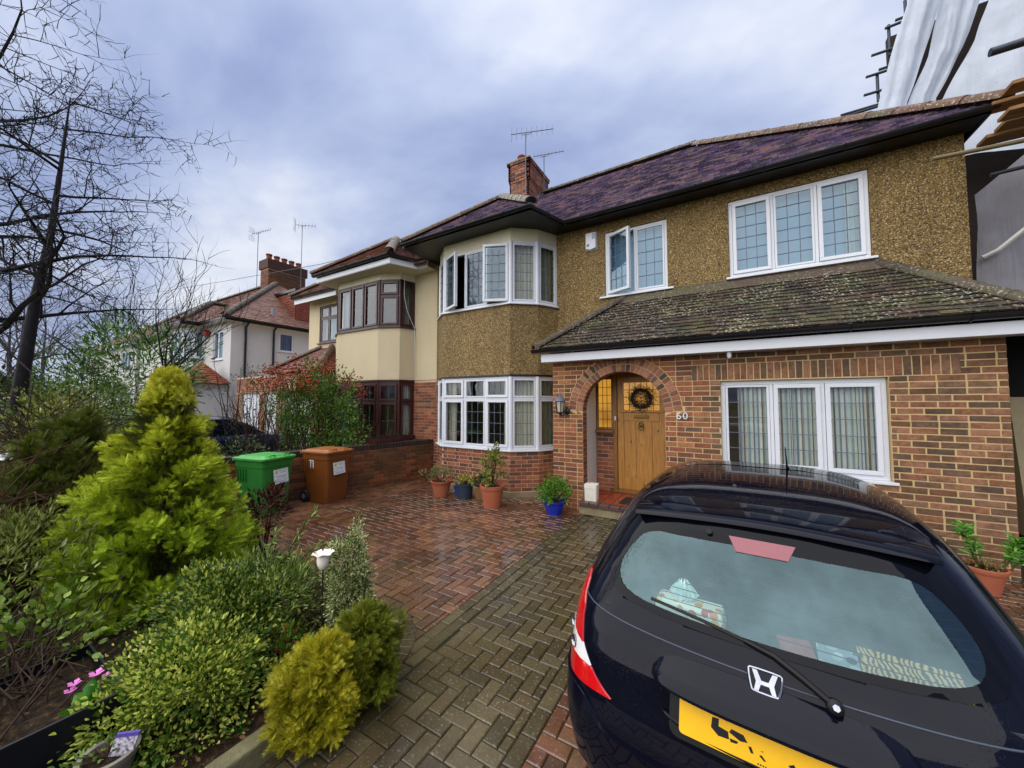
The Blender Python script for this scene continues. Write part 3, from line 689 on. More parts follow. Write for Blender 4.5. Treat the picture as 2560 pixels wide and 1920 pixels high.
MB().box(-2.78, 3.6, 5.731, 5.94, 2.535, 2.55).build('lower_soffit', M['white'], HOUSE)
def gutter(pts, r, name, mat, parent):
    """half-round gutter run along a chain of points, open at the top, with brackets"""
    mb = MB(); pts = [Vector(p) for p in pts]; K = 8
    for sgn, rr in ((1, r), (-1, r * .88)):
        rings = []
        for i, p in enumerate(pts):
            d = (pts[min(i + 1, len(pts) - 1)] - pts[max(i - 1, 0)]).normalized(); s_ = d.cross(UPZ).normalized()
            rings.append([p + s_ * cos(pi + pi * k / K) * rr + UPZ * sin(pi + pi * k / K) * rr for k in range(K + 1)])
        for a, b in zip(rings, rings[1:]):
            mb.add(a + b, [(k, k + 1, K + 2 + k, K + 1 + k) for k in range(K)])
    for a, b in zip(pts, pts[1:]):
        d = b - a; n = int(d.length / .9)
        for i in range(n):
            p = a + d * ((i + .5) / n); s_ = d.normalized().cross(UPZ).normalized(); mb.tube([p + s_ * cos(pi + pi * k / 6) * r * 1.1 + UPZ * sin(pi + pi * k / 6) * r * 1.1 for k in range(7)], .010, 4)
    return mb.build(name, mat, parent, smooth=40)
gutter([(-2.92, 5.64, 2.745), (3.6, 5.64, 2.745)], .062, 'lower_gutter', M['gutter'], HOUSE)
# ---- main roof
EY2, EZ2, SP = 6.50, 5.37, 0.835; sp = sqrt(1 + SP * SP); RY, RZ = 9.9, 5.37 + 3.4 * .835
EX1 = 2.86; RX1 = EX1 - 3.4
ROOF = MB()
ROOF.add([(-6.25, EY2, EZ2 - .03), (EX1, EY2, EZ2 - .03), (RX1, RY, RZ - .03), (-6.25, RY, RZ - .03)], [(0, 1, 2, 3)])
ROOF.add([(EX1, EY2, EZ2 - .03), (EX1, 13.4, EZ2 - .03), (RX1, RY, RZ - .03)], [(0, 1, 2)]); ROOF.add([(-6.25, RY, RZ - .03), (RX1, RY, RZ - .03), (EX1, 13.4, EZ2 - .03), (-6.25, 13.4, EZ2 - .03)], [(0, 1, 2, 3)])
# hipped roof over the bay
BX0, BX1, BY = -6.15, -2.92, 5.60; AX = (BX0 + BX1) / 2; hw = (BX1 - BX0) / 2; AY = BY + hw; AZ2 = EZ2 + hw * SP; MY = EY2 + hw
ROOF.add([(BX0, BY, EZ2 - .03), (BX1, BY, EZ2 - .03), (AX, AY, AZ2 - .03)], [(0, 1, 2)])
ROOF.add([(BX1, BY, EZ2 - .03), (BX1, EY2 + .0, EZ2 - .03), (AX, MY, AZ2 - .03), (AX, AY, AZ2 - .03)], [(0, 1, 2, 3)]); ROOF.add([(BX0, BY, EZ2 - .03), (AX, AY, AZ2 - .03), (AX, MY, AZ2 - .03), (BX0, EY2, EZ2 - .03)], [(0, 1, 2, 3)])
RF = ROOF.build('main_roof', M['tile_main'], HOUSE)
T = Tiles(); T.slope((0, EY2, EZ2), (1, 0, 0), (0, 1 / sp, SP / sp), [(BX1, 0), (EX1, 0), (RX1, 3.4 * sp), (-6.25, 3.4 * sp), (-6.25, hw * sp * 1.9), (AX, hw * sp)], .175, .112, .026)
T.slope((0, BY, EZ2), (1, 0, 0), (0, 1 / sp, SP / sp), [(BX0, 0), (BX1, 0), (AX, hw * sp)])
T.slope((BX1, 0, EZ2), (0, 1, 0), (-1 / sp, 0, SP / sp), [(BY, 0), (EY2 + .02, 0), (MY, hw * sp), (AY, hw * sp)])
T.slope((EX1, 0, EZ2), (0, 1, 0), (-1 / sp, 0, SP / sp), [(EY2, 0), (13.4, 0), (RY, 3.4 * sp)])
T.build(RF, M['tile_main'])
ridge_run((EX1 + .05, EY2 - .05, EZ2 + .02), (RX1, RY, RZ + .06), M['ridge_red'], RF, .12, .36, 'hip_tile')
ridge_run((RX1 + .05, RY, RZ + .07), (-4.75, RY, RZ + .07), M['ridge_grey'], RF, .12, .34)
ridge_run((BX0, BY - .02, EZ2 + .02), (AX, AY, AZ2 + .05), M['ridge_red'], RF, .11, .34, 'hip_tile')
ridge_run((BX1 + .03, BY - .03, EZ2 + .02), (AX, AY, AZ2 + .05), M['ridge_moss'], RF, .12, .34, 'hip_tile')
ridge_run((AX, AY, AZ2 + .05), (AX, MY, AZ2 + .05), M['ridge_grey'], RF, .11, .34)
# soffits, fascias, gutters in black
slab([(-6.25, 5.66), (-2.97, 5.66), (-2.68, 6.53), (2.82, 6.53), (2.82, YM + .01), (-6.25, YM + .01)], [], lambda u, v, d: (u, v, 5.33 - .015 * d)).build('soffit', M['black_paint'], HOUSE)
def vstrip(chain, z0, z1, th, name, mat, parent):
    mb = MB()
    for a, b in zip(chain, chain[1:]):
        a = Vector((*a, 0)); b = Vector((*b, 0)); d = (b - a).normalized(); n = d.cross(UPZ); mb.obox((a + b) / 2 - n * th / 2 + Vector((0, 0, (z0 + z1) / 2)), d * ((b - a).length / 2), n * th / 2, UPZ * ((z1 - z0) / 2))
    return mb.build(name, mat, parent)
vstrip([(-6.25, 5.66), (-2.95, 5.66), (-2.66, 6.52), (2.82, 6.52), (2.82, 8.5)], 5.305, 5.365, .025, 'fascia', M['black_paint'], HOUSE)
gutter([(-6.2, 5.59, 5.36), (-2.93, 5.585, 5.36), (-2.64, 6.46, 5.36), (2.86, 6.465, 5.36)], .052, 'gutter', M['gutter'], HOUSE)
# chimney
CX0, CX1, CY0, CY1 = -5.44, -4.80, 9.06, 10.34
CHM = MB().box(CX0 + .008, CX1 - .008, CY0 + .008, CY1 - .008, 6.6, 8.95).build('chimney', M['mortar_old'], RF)
cb = MB()
for k in range(31):
    z = 6.6 + k * CH; ex = .03 if k >= 24 else (.015 if k == 23 else 0)
    if k == 30: ex = .06
    for (o_, e_, l, n_) in (((CX0 - ex, CY0 - ex), (1, 0), CX1 - CX0 + 2 * ex, (0, 1)), ((CX1 + ex, CY0 - ex), (0, 1), CY1 - CY0 + 2 * ex, (-1, 0)), ((CX0 - ex, CY1 + ex), (0, -1), CY1 - CY0 + 2 * ex, (1, 0))):
        x = -.11 if k % 2 else 0
        while x < l - .02:
            p, q = max(x, 0), min(x + .215, l); x += .225
            if q - p < .02: continue
            v, f = brick_quad(p, q, p, q, z + .004, z + CH - .004, .05 + ex); cb.add([(o_[0] + e_[0] * s[0] + n_[0] * s[1], o_[1] + e_[1] * s[0] + n_[1] * s[1], s[2]) for s in v], f)
tag(cb.build('chimney_bricks', M['brick_arch'], CHM), kind='stuff')
MB().box(CX0 - .07, CX1 + .07, CY0 - .07, CY1 + .07, 6.6 + 31 * CH, 6.6 + 31 * CH + .04).build('chimney_cap', M['cement'], CHM)
M['pot_clay'] = piece('chimney_pot_clay', [(0, hexc('8a4a32')), (1, hexc('a05a3c'))], .8, .4, 14, .4)
for i in range(4):
    y = CY0 + .17 + i * .31; MB().lathe([(.13, 0), (.13, .04), (.105, .06), (.10, .16), (.125, .18), (.125, .21), (.08, .21), (.08, .05)], 16, ((CX0 + CX1) / 2, y, 6.6 + 31 * CH + .04)).build('chimney_pot', M['pot_clay'], CHM, smooth=35)
mb = MB()
for i in range(7):
    y = 8.95 - i * .0; t = i / 6; yy = CY0 - .02 + t * .9; z = EZ2 + (yy - EY2) * SP; mb.box(CX1 + .002, CX1 + .012, yy, yy + .16, z - .05, z + .16)
mb.build('stepped_flashing', M['leadsheet'], CHM)
mb = MB(); mb.box(-2.72, -2.70, 7, 7.02, 5.6, 5.62)
# 60
def text_mesh(txt, size, ext, mat, parent, M4, name='digit', align='CENTER'):
    cu = bpy.data.curves.new('text', 'FONT'); cu.body = txt; cu.size = size; cu.extrude = ext; cu.align_x = align; cu.align_y = 'CENTER'; cu.resolution_u = 3
    to = bpy.data.objects.new('text', cu); COL.objects.link(to); dg = bpy.context.evaluated_depsgraph_get(); me = bpy.data.meshes.new_from_object(to.evaluated_get(dg))
    bpy.data.objects.remove(to); bpy.data.curves.remove(cu); me.materials.clear(); me.transform(M4); o = put(name, me, mat, parent); return o
for ch, x in (('6', -.618), ('0', -.53)):
    text_mesh(ch, .15, .006, M['white'], HOUSE, Matrix.Translation((x, Y0 - .012, 1.63)) @ Matrix.Rotation(pi / 2, 4, 'X') @ Matrix.Shear('XY', 4, (.18, 0)))
# ================================================================ GROUND, DRIVE, WALL
def ground_mat():
    t = NT('dark_soil_and_turf'); n = t.noise(.8, 6, .65); c = t.ramp(n, [(.35, hexc('2c2a16')), (.5, hexc('3f4520')), (.65, hexc('4d4a34'))]); return t.done(t.bsdf(c, .95, spec=.15, normal=t.bump(t.noise(9, 4, .7), .6, .03)))
GR = MB().box(-600, 600, -600, 600, -.2, -.05).build('ground', ground_mat()); tag(GR, 'dark turf and soil ground spreading out between the houses', kind='structure')
def wet(t, c, r):
    k = t.ramp(t.noise(.9, 4, .55), [(.34, 0.0), (.54, 1.0)]); g = t.ramp(t.noise(60, 2, .5), [(.62, 0.0), (.68, 1.0)])
    c = t.mix(t.math('MULTIPLY', k, .5), c, (0.36, 0.30, 0.24), 'MULTIPLY'); c = t.mix(t.math('MULTIPLY', g, .35), c, hexc('a89f90'))
    m = t.ramp(t.noise(1.1, 5, .62, t.mapv(t.pos(), loc=(5, 2, 0))), [(.50, 0.0), (.68, 1.0)]); c = t.mix(t.math('MULTIPLY', m, .6), c, hexc('4c4526')); ol = t.ramp(t.noise(.55, 5, .7, t.mapv(t.pos(), loc=(1, 7, 0))), [(.52, 0.0), (.62, 1.0)]); c = t.mix(t.math('MULTIPLY', ol, .5), c, hexc('2e2416'))
    return c, t.math('SUBTRACT', .36, t.math('MULTIPLY', k, .29))
M['pave_red'] = piece('wet_red_block', [(0, hexc('764e3a')), (.18, hexc('684636')), (.36, hexc('84583e')), (.54, hexc('5e4232')), (.72, hexc('886046')), (.88, hexc('704c36'))], .4, .4, 45, .4, .002, .65, extra=wet)
M['pave_grey'] = piece('damp_charcoal_block', [(0, hexc('5c5238')), (.2, hexc('4e4632')), (.4, hexc('685e44')), (.6, hexc('544b34')), (.8, hexc('62563e'))], .5, .4, 45, .5, .003, .45, extra=wet)
M['joint'] = pm('mossy_joint_sand', hexc('2e2b18'), .95, .4, 8, .6, 60)
BED = [(-2.12, .30), (-2.12, 1.55), (-2.14, 1.80), (-2.22, 2.02), (-2.40, 2.17), (-2.65, 2.22), (-3.4, 2.25), (-4.4, 2.35), (-6.1, 2.45), (-7.3, 2.4), (-7.6, -.6), (-2.12, -.6)]
DRV = MB().box(-7.25, 4.6, -1.6, 7.0, -.06, -.012).build('driveway', M['joint']); tag(DRV, 'wet block paved driveway of red and charcoal herringbone blocks', kind='structure')
pbm = {}
def paver_mesh(w_, l_, mat):
    k = (round(w_, 2), round(l_, 2), mat.name)
    if k not in pbm:
        a, b, c = w_ / 2, l_ / 2, .006; rg = lambda x, y, z: [(-x, -y, z), (x, -y, z), (x, y, z), (-x, y, z)]
        v = rg(a - c, b - c, 0) + rg(a, b, -c) + rg(a, b, -.03); f = [(0, 1, 2, 3)]
        for j in (0, 4):
            for i in range(4): f.append((j + 4 + i, j + 4 + (i + 1) % 4, j + (i + 1) % 4, j + i))
        me = bpy.data.meshes.new('paver'); me.from_pydata(v, [], f); me.materials.append(mat); pbm[k] = me
    return pbm[k]
pv = []
def clip_add(x0, x1, y0, y1, bx, m):
    a, b, c, d = max(x0, bx[0]), min(x1, bx[1]), max(y0, bx[2]), min(y1, bx[3])
    if b - a < .03 or d - c < .03: return
    cx, cy = (a + b) / 2, (c + d) / 2
    if inside((cx, cy), BED) or (cy > Y0 + .02 and cx > -2.7) or cy > 6.9: return
    if -2.14 < cx < -.60 and cy > 5.78: return
    if cx < -6.3 - (6.85 - cy) * .23: return
    pv.append((a + .003, b - .003, c + .003, d - .003, m))
def herring(bx, m, ox=0.0, oy=0.0):
    c0, c1 = int((bx[0] - ox) / .1) - 2, int((bx[1] - ox) / .1) + 2; r0, r1 = int((bx[2] - oy) / .1) - 2, int((bx[3] - oy) / .1) + 2
    for c in range(c0, c1):
        for r in range(r0, r1):
            k = (c - r) % 4; x = ox + c * .1; y = oy + r * .1
            if k == 0: clip_add(x, x + .2, y, y + .1, bx, m)
            elif k == 3: clip_add(x, x + .1, y, y + .2, bx, m)
GX0, GX1 = -2.12, -.94
herring((GX0 + .2, GX1 - .1, -1.2, 5.95), 'g'); herring((-7.2, GX0, -1.2, 6.9), 'r', .03, .04); herring((GX1, 4.5, -1.2, 5.95), 'r', .05, .02)
for bx, n in (((GX0, GX0 + .1), 0), ((GX0 + .1, GX0 + .2), .1), ((GX1 - .1, GX1), .05)):
    y = -1.2 + n
    while y < 5.95: clip_add(bx[0], bx[1], y, y + .2, (bx[0], bx[1], -1.2, 5.95), 'g'); y += .2
def pv_rank(p):
    x, y = (p[0] + p[1]) / 2, (p[2] + p[3]) / 2; vis = (x < -.55 + max(0, (1.6 - y)) * -.1) and y > .95
    return (0 if vis else 100) + sqrt(x * x + y * y)
pv.sort(key=pv_rank); SR, SG = MB(), MB()
for i, p in enumerate(pv):
    m = M['pave_red'] if p[4] == 'r' else M['pave_grey']; jz = random.uniform(-.003, .002)
    if i < 290:
        o = put('paver', paver_mesh(p[1] - p[0], p[3] - p[2], m), m, DRV); o.location = ((p[0] + p[1]) / 2, (p[2] + p[3]) / 2, jz); o.rotation_euler = (random.uniform(-.012, .012), random.uniform(-.012, .012), random.uniform(-.012, .012))
    else:
        a, b, c, d, _ = p; k = .006; rg = lambda e_, z: [(a + e_, c + e_, z + jz), (b - e_, c + e_, z + jz), (b - e_, d - e_, z + jz), (a + e_, d - e_, z + jz)]
        f = [(0, 1, 2, 3)] + [(j + 4 + q, j + 4 + (q + 1) % 4, j + (q + 1) % 4, j + q) for j in (0, 4) for q in range(4)]
        (SR if p[4] == 'r' else SG).add(rg(k, 0) + rg(0, -k) + rg(0, -.03), f)
tag(SR.build('red_pavers', M['pave_red'], DRV), kind='stuff'); tag(SG.build('charcoal_pavers', M['pave_grey'], DRV), kind='stuff')
# curved edging blocks round the end of the bed
for i in range(16):
    t = radians(-8 + i * 8.2); c = (-2.62, 1.74); mb = MB(); r0, r1 = .50, .62; d = radians(3.9)
    q = [(c[0] + r * cos(a), c[1] + r * sin(a)) for r, a in ((r0, t - d), (r1, t - d), (r1, t + d), (r0, t + d))]; m_ = (sum(p[0] for p in q) / 4, sum(p[1] for p in q) / 4)
    mb.prism([(p[0] - m_[0], p[1] - m_[1], -.03) for p in q], (0, 0, .036)); o = mb.build('edging_block', M['pave_grey'], DRV, bevel=.005); o.location = (m_[0], m_[1], random.uniform(-.002, .003))
# soil bed and kerb
def soil_mat():
    t = NT('leafy_soil'); n = t.noise(26, 5, .7); c = t.ramp(n, [(.3, hexc('120d08')), (.5, hexc('2b2014')), (.62, hexc('4a3824')), (.72, hexc('7a6446'))]); return t.done(t.bsdf(c, .9, spec=.2, normal=t.bump(n, 1.0, .03)))
M['soil'] = soil_mat()
sv, sf_ = cdt(BED, [], .16)
sb = MB(); sb.add([(x, y, .075 + .05 * sin(x * 3.1 + y) * cos(y * 4.3) + random.uniform(0, .02)) for x, y in sv], sf_); SOIL = sb.build('planting_bed', M['soil'], None, smooth=True); tag(SOIL, 'dark leafy soil of the planting bed beside the drive', kind='structure')
n = len(BED); tag(MB().add([(*p, -.04) for p in BED] + [(*p, .07) for p in BED], [(i, (i + 1) % n, n + (i + 1) % n, n + i) for i in range(n)]).build('bed_edge', M['soil'], SOIL), kind='structure')
M['kerb'] = pm('mossy_concrete', hexc('6b6648'), .9, .4, 7, .8, 50, .006)
KB = thing('kerb_edging', 'mossy concrete kerb along the planting bed beside charcoal paving', 'kerb', (-2.14, .8, 0))
for y0, y1 in ((-.5, .22), (.225, .80), (.805, 1.36)): MB().box(-2.185, -2.085, y0, y1, -.04, .115).build('kerb_stone', M['kerb'], KB, bevel=.012)
# garden wall between the drives
GWL = thing('garden_wall', 'low stained brown brick wall with dark brick on edge coping behind the bins', 'garden wall', (-6.8, 4.6, 0))
ga, gb = Vector((-6.33, 6.84, 0)), Vector((-7.55, 1.4, 0)); ge = (gb - ga); gl_ = ge.length; ge.normalize(); gn = Vector((-ge.y, ge.x, 0)); gang = atan2(ge.y, ge.x)
gn = Vector((ge.y, -ge.x, 0));  gn = gn if gn.x > 0 else -gn
M['brick_wall'] = piece('stained_wall_brick', [(0, hexc('7a4226')), (.2, hexc('8e4e2a')), (.4, hexc('6a3a24')), (.6, hexc('945632')), (.8, hexc('5c3824'))], .7, .5, 18, .5, .005, .4, dirt=(2.2, .42, .62, hexc('4a3c20'), .6))
M['mortar_wall'] = pm('grubby_mortar', hexc('7a5a3c'), .9, .35, 5)
mb = MB(); mb.obox((ga + gb) / 2 - gn * .107 + Vector((0, 0, .39)), ge * gl_ / 2, gn * .099, UPZ * .41); WB = mb.build('wall_core', M['mortar_wall'], GWL); st = MB()
ux = -ge  # run the courses from the far end so that the face looks towards the drive
for k in range(10):
    x = -.11 if k % 2 else 0; z = k * .079
    while x < gl_:
        p, q = max(x, 0), min(x + .215, gl_); x += .225
        if q - p > .03:
            v, f = brick_quad(p, q, p, q, z + .005, z + .074, .02); jn = random.uniform(-.003, .003); st.add([gb + ux * s[0] - gn * (s[1] + jn) + UPZ * s[2] for s in v], f)
tag(st.build('wall_bricks', M['brick_wall'], WB), kind='stuff')
M['coping'] = piece('dark_coping_brick', [(0, hexc('30241c')), (.5, hexc('40302a')), (1, hexc('382a1e'))], .6, .4, 18, .5, .004, .4)
k = 0; x = .04
while x < gl_ - .03:
    mb = MB(); mb.obox((0, 0, 0), ge * .0335, gn * .112, UPZ * .052); o = mb.build('coping_brick', M['coping'], GWL, bevel=.006); o.location = Vector(ga + ge * x - gn * .107 + Vector((0, 0, .855 + random.uniform(-.003, .003)))); x += .077
# ================================================================ BINS
def bin_mat(name, c): return pm(name, c, .38, .16, 2.5, .25, 90, .002, spec=.45)
M['bin_green'] = bin_mat('green_bin_plastic', hexc('2c7c30')); M['bin_green2'] = bin_mat('bright_green_lid_plastic', hexc('4aa64a')); M['bin_brown'] = bin_mat('brown_bin_plastic', hexc('7a451c')); M['bin_brown2'] = bin_mat('tan_lid_plastic', hexc('9a6034'))
M['rubber'] = pm('black_rubber', hexc('151515'), .7, .2, 20); M['paper'] = pm('sticker_paper', hexc('e2e8ea'), .5, .06, 9); M['print_green'] = pm('green_print', hexc('2f8f5a'), .6); M['print_yellow'] = pm('yellow_print', hexc('d8c22c'), .6); M['print_dark'] = pm('dark_print', hexc('30405a'), .6)
def rrect(w_, d_, r, n=4):
    o = []
    for cx, cy, a0 in ((w_ / 2 - r, d_ / 2 - r, 0), (-w_ / 2 + r, d_ / 2 - r, 90), (-w_ / 2 + r, -d_ / 2 + r, 180), (w_ / 2 - r, -d_ / 2 + r, 270)):
        for i in range(n + 1): a = radians(a0 + 90 * i / n); o.append((cx + r * cos(a), cy + r * sin(a)))
    return o
def loft(mb, secs, cap0=True, cap1=True):
    n = len(secs[0]); b = len(mb.v); mb.v += [tuple(p) for s in secs for p in s]
    for i in range(len(secs) - 1):
        for k in range(n): mb.f.append((b + i * n + k, b + i * n + (k + 1) % n, b + (i + 1) * n + (k + 1) % n, b + (i + 1) * n + k))
    if cap0: mb.f.append(tuple(b + k for k in range(n))[::-1])
    if cap1: mb.f.append(tuple(b + (len(secs) - 1) * n + k for k in range(n)))
    return mb
def sticker(root, Mx, w_, h_, full):
    """printed notice: local x right, y up, z out"""
    s = MB(); s.add([Mx @ Vector(p) for p in ((-w_ / 2, -h_ / 2, 0), (w_ / 2, -h_ / 2, 0), (w_ / 2, h_ / 2, 0), (-w_ / 2, h_ / 2, 0))], [(0, 1, 2, 3)]); so = s.build('sticker', M['paper'], root, local=True)
    q = lambda x, y, z=.0015: Mx @ Vector((x * w_, y * h_, z))
    y_ = MB(); y_.add([q(-.3 + .1 * cos(t * pi / 5), .3 + .13 * sin(t * pi / 5)) for t in range(10)], [tuple(range(10))]); y_.build('emblem', M['print_yellow'], so)
    for tx, x, y, sz, m in (('PRESTIGE BIN', .14, .38, .115, 'print_green'), ('CLEANING', .14, .25, .115, 'print_green'), ('07538 29 52 52', 0, -.38, .15, 'print_dark')):
        text_mesh(tx, h_ * sz, 0, M[m], so, Mx @ Matrix.Translation((x * w_, y * h_, .0015)) @ Matrix.Scale(.9, 4, (1, 0, 0)), 'lettering')
    l = MB(); l.add([q(-.45, .02), q(.45, .02), q(.45, .035), q(-.45, .035)], [(0, 1, 2, 3)]); l.add([q(-.45, -.22), q(.45, -.22), q(.45, -.235), q(-.45, -.235)], [(0, 1, 2, 3)]); l.add([q(.1, -.08), q(.3, -.08), q(.3, -.04), q(.1, -.04)], [(0, 1, 2, 3)])
    for i in range(8): l.add([q(-.3 + i * .06, -.075), q(-.26 + i * .06, -.075), q(-.26 + i * .06, -.05), q(-.3 + i * .06, -.05)], [(0, 1, 2, 3)])
    tag(l.build('printed_lines', M['print_dark'], so), kind='stuff')
def wheelie_bin(label, loc, rz, mb_, ml_, stick):
    """local: front face towards +x, wheels and hinge at -x"""
    t = thing('wheelie_bin', label, 'wheelie bin', loc, rz, 'wheelie bins by the garden wall'); H_ = .90
    secs = []
    for z, w_, d_ in ((.0, .44, .50), (.03, .46, .52), (.5, .50, .585), (H_ - .12, .535, .635), (H_ - .115, .555, .655), (H_ - .02, .565, .67), (H_ - .015, .59, .69), (H_, .59, .69)): secs.append([(p[0] + (.68 - d_) * .12, p[1], z) for p in rrect(d_, w_, .05)])
    b = loft(MB(), secs).build('body', mb_, t, smooth=35, local=True)
    rb_ = MB()
    for s in (-1, 1):
        for i in range(4): rb_.box(-.24 + i * .06 - .006, -.24 + i * .06 + .006, s * .27 - .012, s * .27 + .012, .56, .76)
    tag(rb_.build('ribs', mb_, b), kind='stuff')
    ls = [[(p[0], p[1], z) for p in rrect(d_, w_, .05)] for z, d_, w_ in ((H_ + .002, .72, .615), (H_ + .03, .725, .62), (H_ + .04, .69, .58), (H_ + .045, .60, .50), (H_ + .062, .57, .47), (H_ + .068, .40, .40))]
    ld_ = loft(MB(), ls).build('lid', ml_, t, smooth=35, local=True)
    h = MB()
    for y in (-.13, .13): h.tube([(.33, y - .045, H_ + .04), (.335, y - .04, H_ + .075), (.335, y + .04, H_ + .075), (.33, y + .045, H_ + .04)], .011, 6)
    h.build('lid_handle', ml_, ld_, smooth=40); MB().tube([(-.385, -.26, H_ - .01), (-.385, .26, H_ - .01)], .016, 8).build('rear_handle', ml_, t, smooth=40, local=True)
    for s in (-1, 1):
        w1 = MB().lathe([(.045, -.025), (.10, -.025), (.105, -.01), (.105, .01), (.10, .025), (.045, .025), (.045, -.025)], 20, (-.24, s * .265, .105), (0, 1, 0)).build('wheel', M['rubber'], t, smooth=40, local=True)
        MB().lathe([(0, -.03), (.045, -.028), (.05, -.02), (.05, .02), (.045, .028), (0, .03)], 14, (-.24, s * .265, .105), (0, 1, 0)).build('hub', M['lead'], w1, smooth=40)
    for (face, y, z, w_, h_) in stick:
        if face == 'f':
            x = .25 + .034 + (z - .03) * .085 + .004; Mx = Matrix.Translation((x + .002, y, z)) @ Matrix(((0, 0, 1, 0), (1, 0, 0, 0), (0, 1, 0, 0), (0, 0, 0, 1))) @ Matrix.Rotation(radians(-4.6), 4, 'X') @ Matrix.Rotation(radians(2), 4, 'Z')
        else: Mx = Matrix.Translation((y, -.253 - (z - .45) * .05, z)) @ Matrix.Rotation(radians(90), 4, 'X') @ Matrix.Rotation(radians(3), 4, 'X')
        sticker(t, Mx, w_, h_, True)
    return t
wheelie_bin('bright green wheelie bin with a white notice on its front', (-6.70, 3.17, 0), radians(12), M['bin_green'], M['bin_green2'], [('f', .03, .62, .26, .23)])
wheelie_bin('brown wheelie bin with tan lid and two white notices', (-6.55, 4.18, 0), radians(8), M['bin_brown'], M['bin_brown2'], [('f', -.02, .62, .26, .22), ('s', -.08, .70, .12, .15)])
# ================================================================ FITTINGS ON THE HOUSE
LN = thing('wall_lantern', 'black iron coach lantern on the brick pier beside the arch', 'wall lamp', (-2.47, 5.80, 1.6))
mb = MB(); q4 = lambda r, z, n=6: [(-2.47 + r * cos(pi / 3 * k), 5.80 + r * sin(pi / 3 * k), z) for k in range(n)]
lt, lb = q4(.085, 1.86), q4(.055, 1.66)
for a, b in zip(lt, lb): mb.tube([a, b], .006, 5)
for rg_, r in ((lt, .009), (lb, .009)): mb.tube(rg_ + [rg_[0]], r, 5)
mb.build('lantern_frame', M['iron'], LN)
g = MB(); g.add(q4(.08, 1.857) + q4(.051, 1.663), [(k, (k + 1) % 6, 6 + (k + 1) % 6, 6 + k) for k in range(6)]); g.build('lantern_glass', pm('frosted_lantern_glass', hexc('b8ae98'), .25, .1, 6), LN)
MB().lathe([(.105, 1.855), (.10, 1.872), (.075, 1.90), (.05, 1.925), (.022, 1.94), (.018, 1.955), (.024, 1.965), (.012, 1.98), (.010, 2.01), (.0, 2.02)], 12, (-2.47, 5.80, 0)).build('lantern_cap', M['lead'], LN, smooth=35)
MB().lathe([(.0, 1.585), (.014, 1.60), (.008, 1.62), (.03, 1.635), (.06, 1.655), (.06, 1.665)], 12, (-2.47, 5.80, 0)).build('lantern_base', M['iron'], LN, smooth=35)
mb = MB(); mb.lathe([(.0, .03), (.03, .028), (.055, .01), (.06, 0)], 14, (-2.40, Y0, 1.68), (0, -1, 0)); mb.tube([(-2.40, 5.92, 1.68), (-2.41, 5.86, 1.625), (-2.44, 5.82, 1.61), (-2.465, 5.80, 1.635)], .011, 6); mb.build('lantern_bracket', M['iron'], LN, smooth=40)
AL = thing('alarm_box', 'white burglar alarm box on the pebbledash between the bay and window', 'alarm box', (-2.22, 6.8, 5))
ap = [(-2.335, 4.83), (-2.215, 4.80), (-2.105, 4.83), (-2.105, 5.18), (-2.335, 5.18)]
mb = MB(); n = 5; mb.add([(x, YM, z) for x, z in ap] + [(-2.22 + (x + 2.22) * .86, YM - .075, 4.995 + (z - 4.995) * .88) for x, z in ap], [(5, 6, 7, 8, 9)] + [(i, (i + 1) % 5, 5 + (i + 1) % 5, 5 + i) for i in range(5)]); mb.build('alarm_cover', M['white'], AL, bevel=.008)
MB().lathe([(.026, 0), (.026, .012), (.018, .022), (0, .025)], 12, (-2.27, YM - .075, 4.92), (0, -1, 0)).build('strobe', M['leadsheet'], AL, smooth=40)
mb = MB()
for i in range(5): mb.box(-2.19, -2.13, YM - .079, YM - .07, 5.03 + i * .022, 5.04 + i * .022)
tag(mb.build('louvres', M['lead'], AL), kind='stuff')
MB().lathe([(0, .09), (.018, .085), (.03, .06), (.03, .0)], 12, (.05, 5.78, 2.53), (0, 0, -1)).build('porch_sensor', M['white'], HOUSE, smooth=40)
def aerial(label, base, h, rot, L_, n, rod, mesh=False, name='tv_aerial'):
    """mast with a yagi: boom along local x"""
    t = thing(name, label, 'aerial', base, rot); mb = MB(); mb.tube([(0, 0, -.9), (0, 0, h)], .016, 6); mb.build('mast', M['lead'], t, local=True)
    mb = MB(); mb.tube([(-L_ * .35, 0, h), (L_ * .65, 0, h)], .013, 5); mb.tube([(-.12, 0, h), (-.1, 0, h - .06), (.1, 0, h - .06), (.2, 0, h)], .008, 4); mb.build('boom', M['lead'], t, local=True)
    for i in range(n):
        x = -L_ * .33 + i * L_ * .95 / (n - 1); r = rod * (1.25 if i == 0 else 1 - .3 * i / n)
        MB().tube([(x, -r * .15, h - r), (x, r * .15, h + r)], .007, 4).build('element', M['lead'], t, local=True)
    if mesh:
        mb = MB()
        for k in range(5): mb.tube([(-L_ * .35, -.18, h + .08 + k * .07), (-L_ * .35 - .02, .18, h + .08 + k * .07)], .006, 4); mb.tube([(-L_ * .35, -.18, h - .08 - k * .07), (-L_ * .35 - .02, .18, h - .08 - k * .07)], .006, 4)
        tag(mb.build('reflector', M['lead'], t, local=True), kind='stuff')
    return t
aerial('large tv aerial on a mast above the brown house chimney', (-4.86, 9.0, 8.75), .95, radians(20), 1.25, 9, .21)
aerial('small tv aerial with short rods behind the brown house chimney', (-4.70, 9.9, 8.9), .62, radians(15), .95, 9, .09)
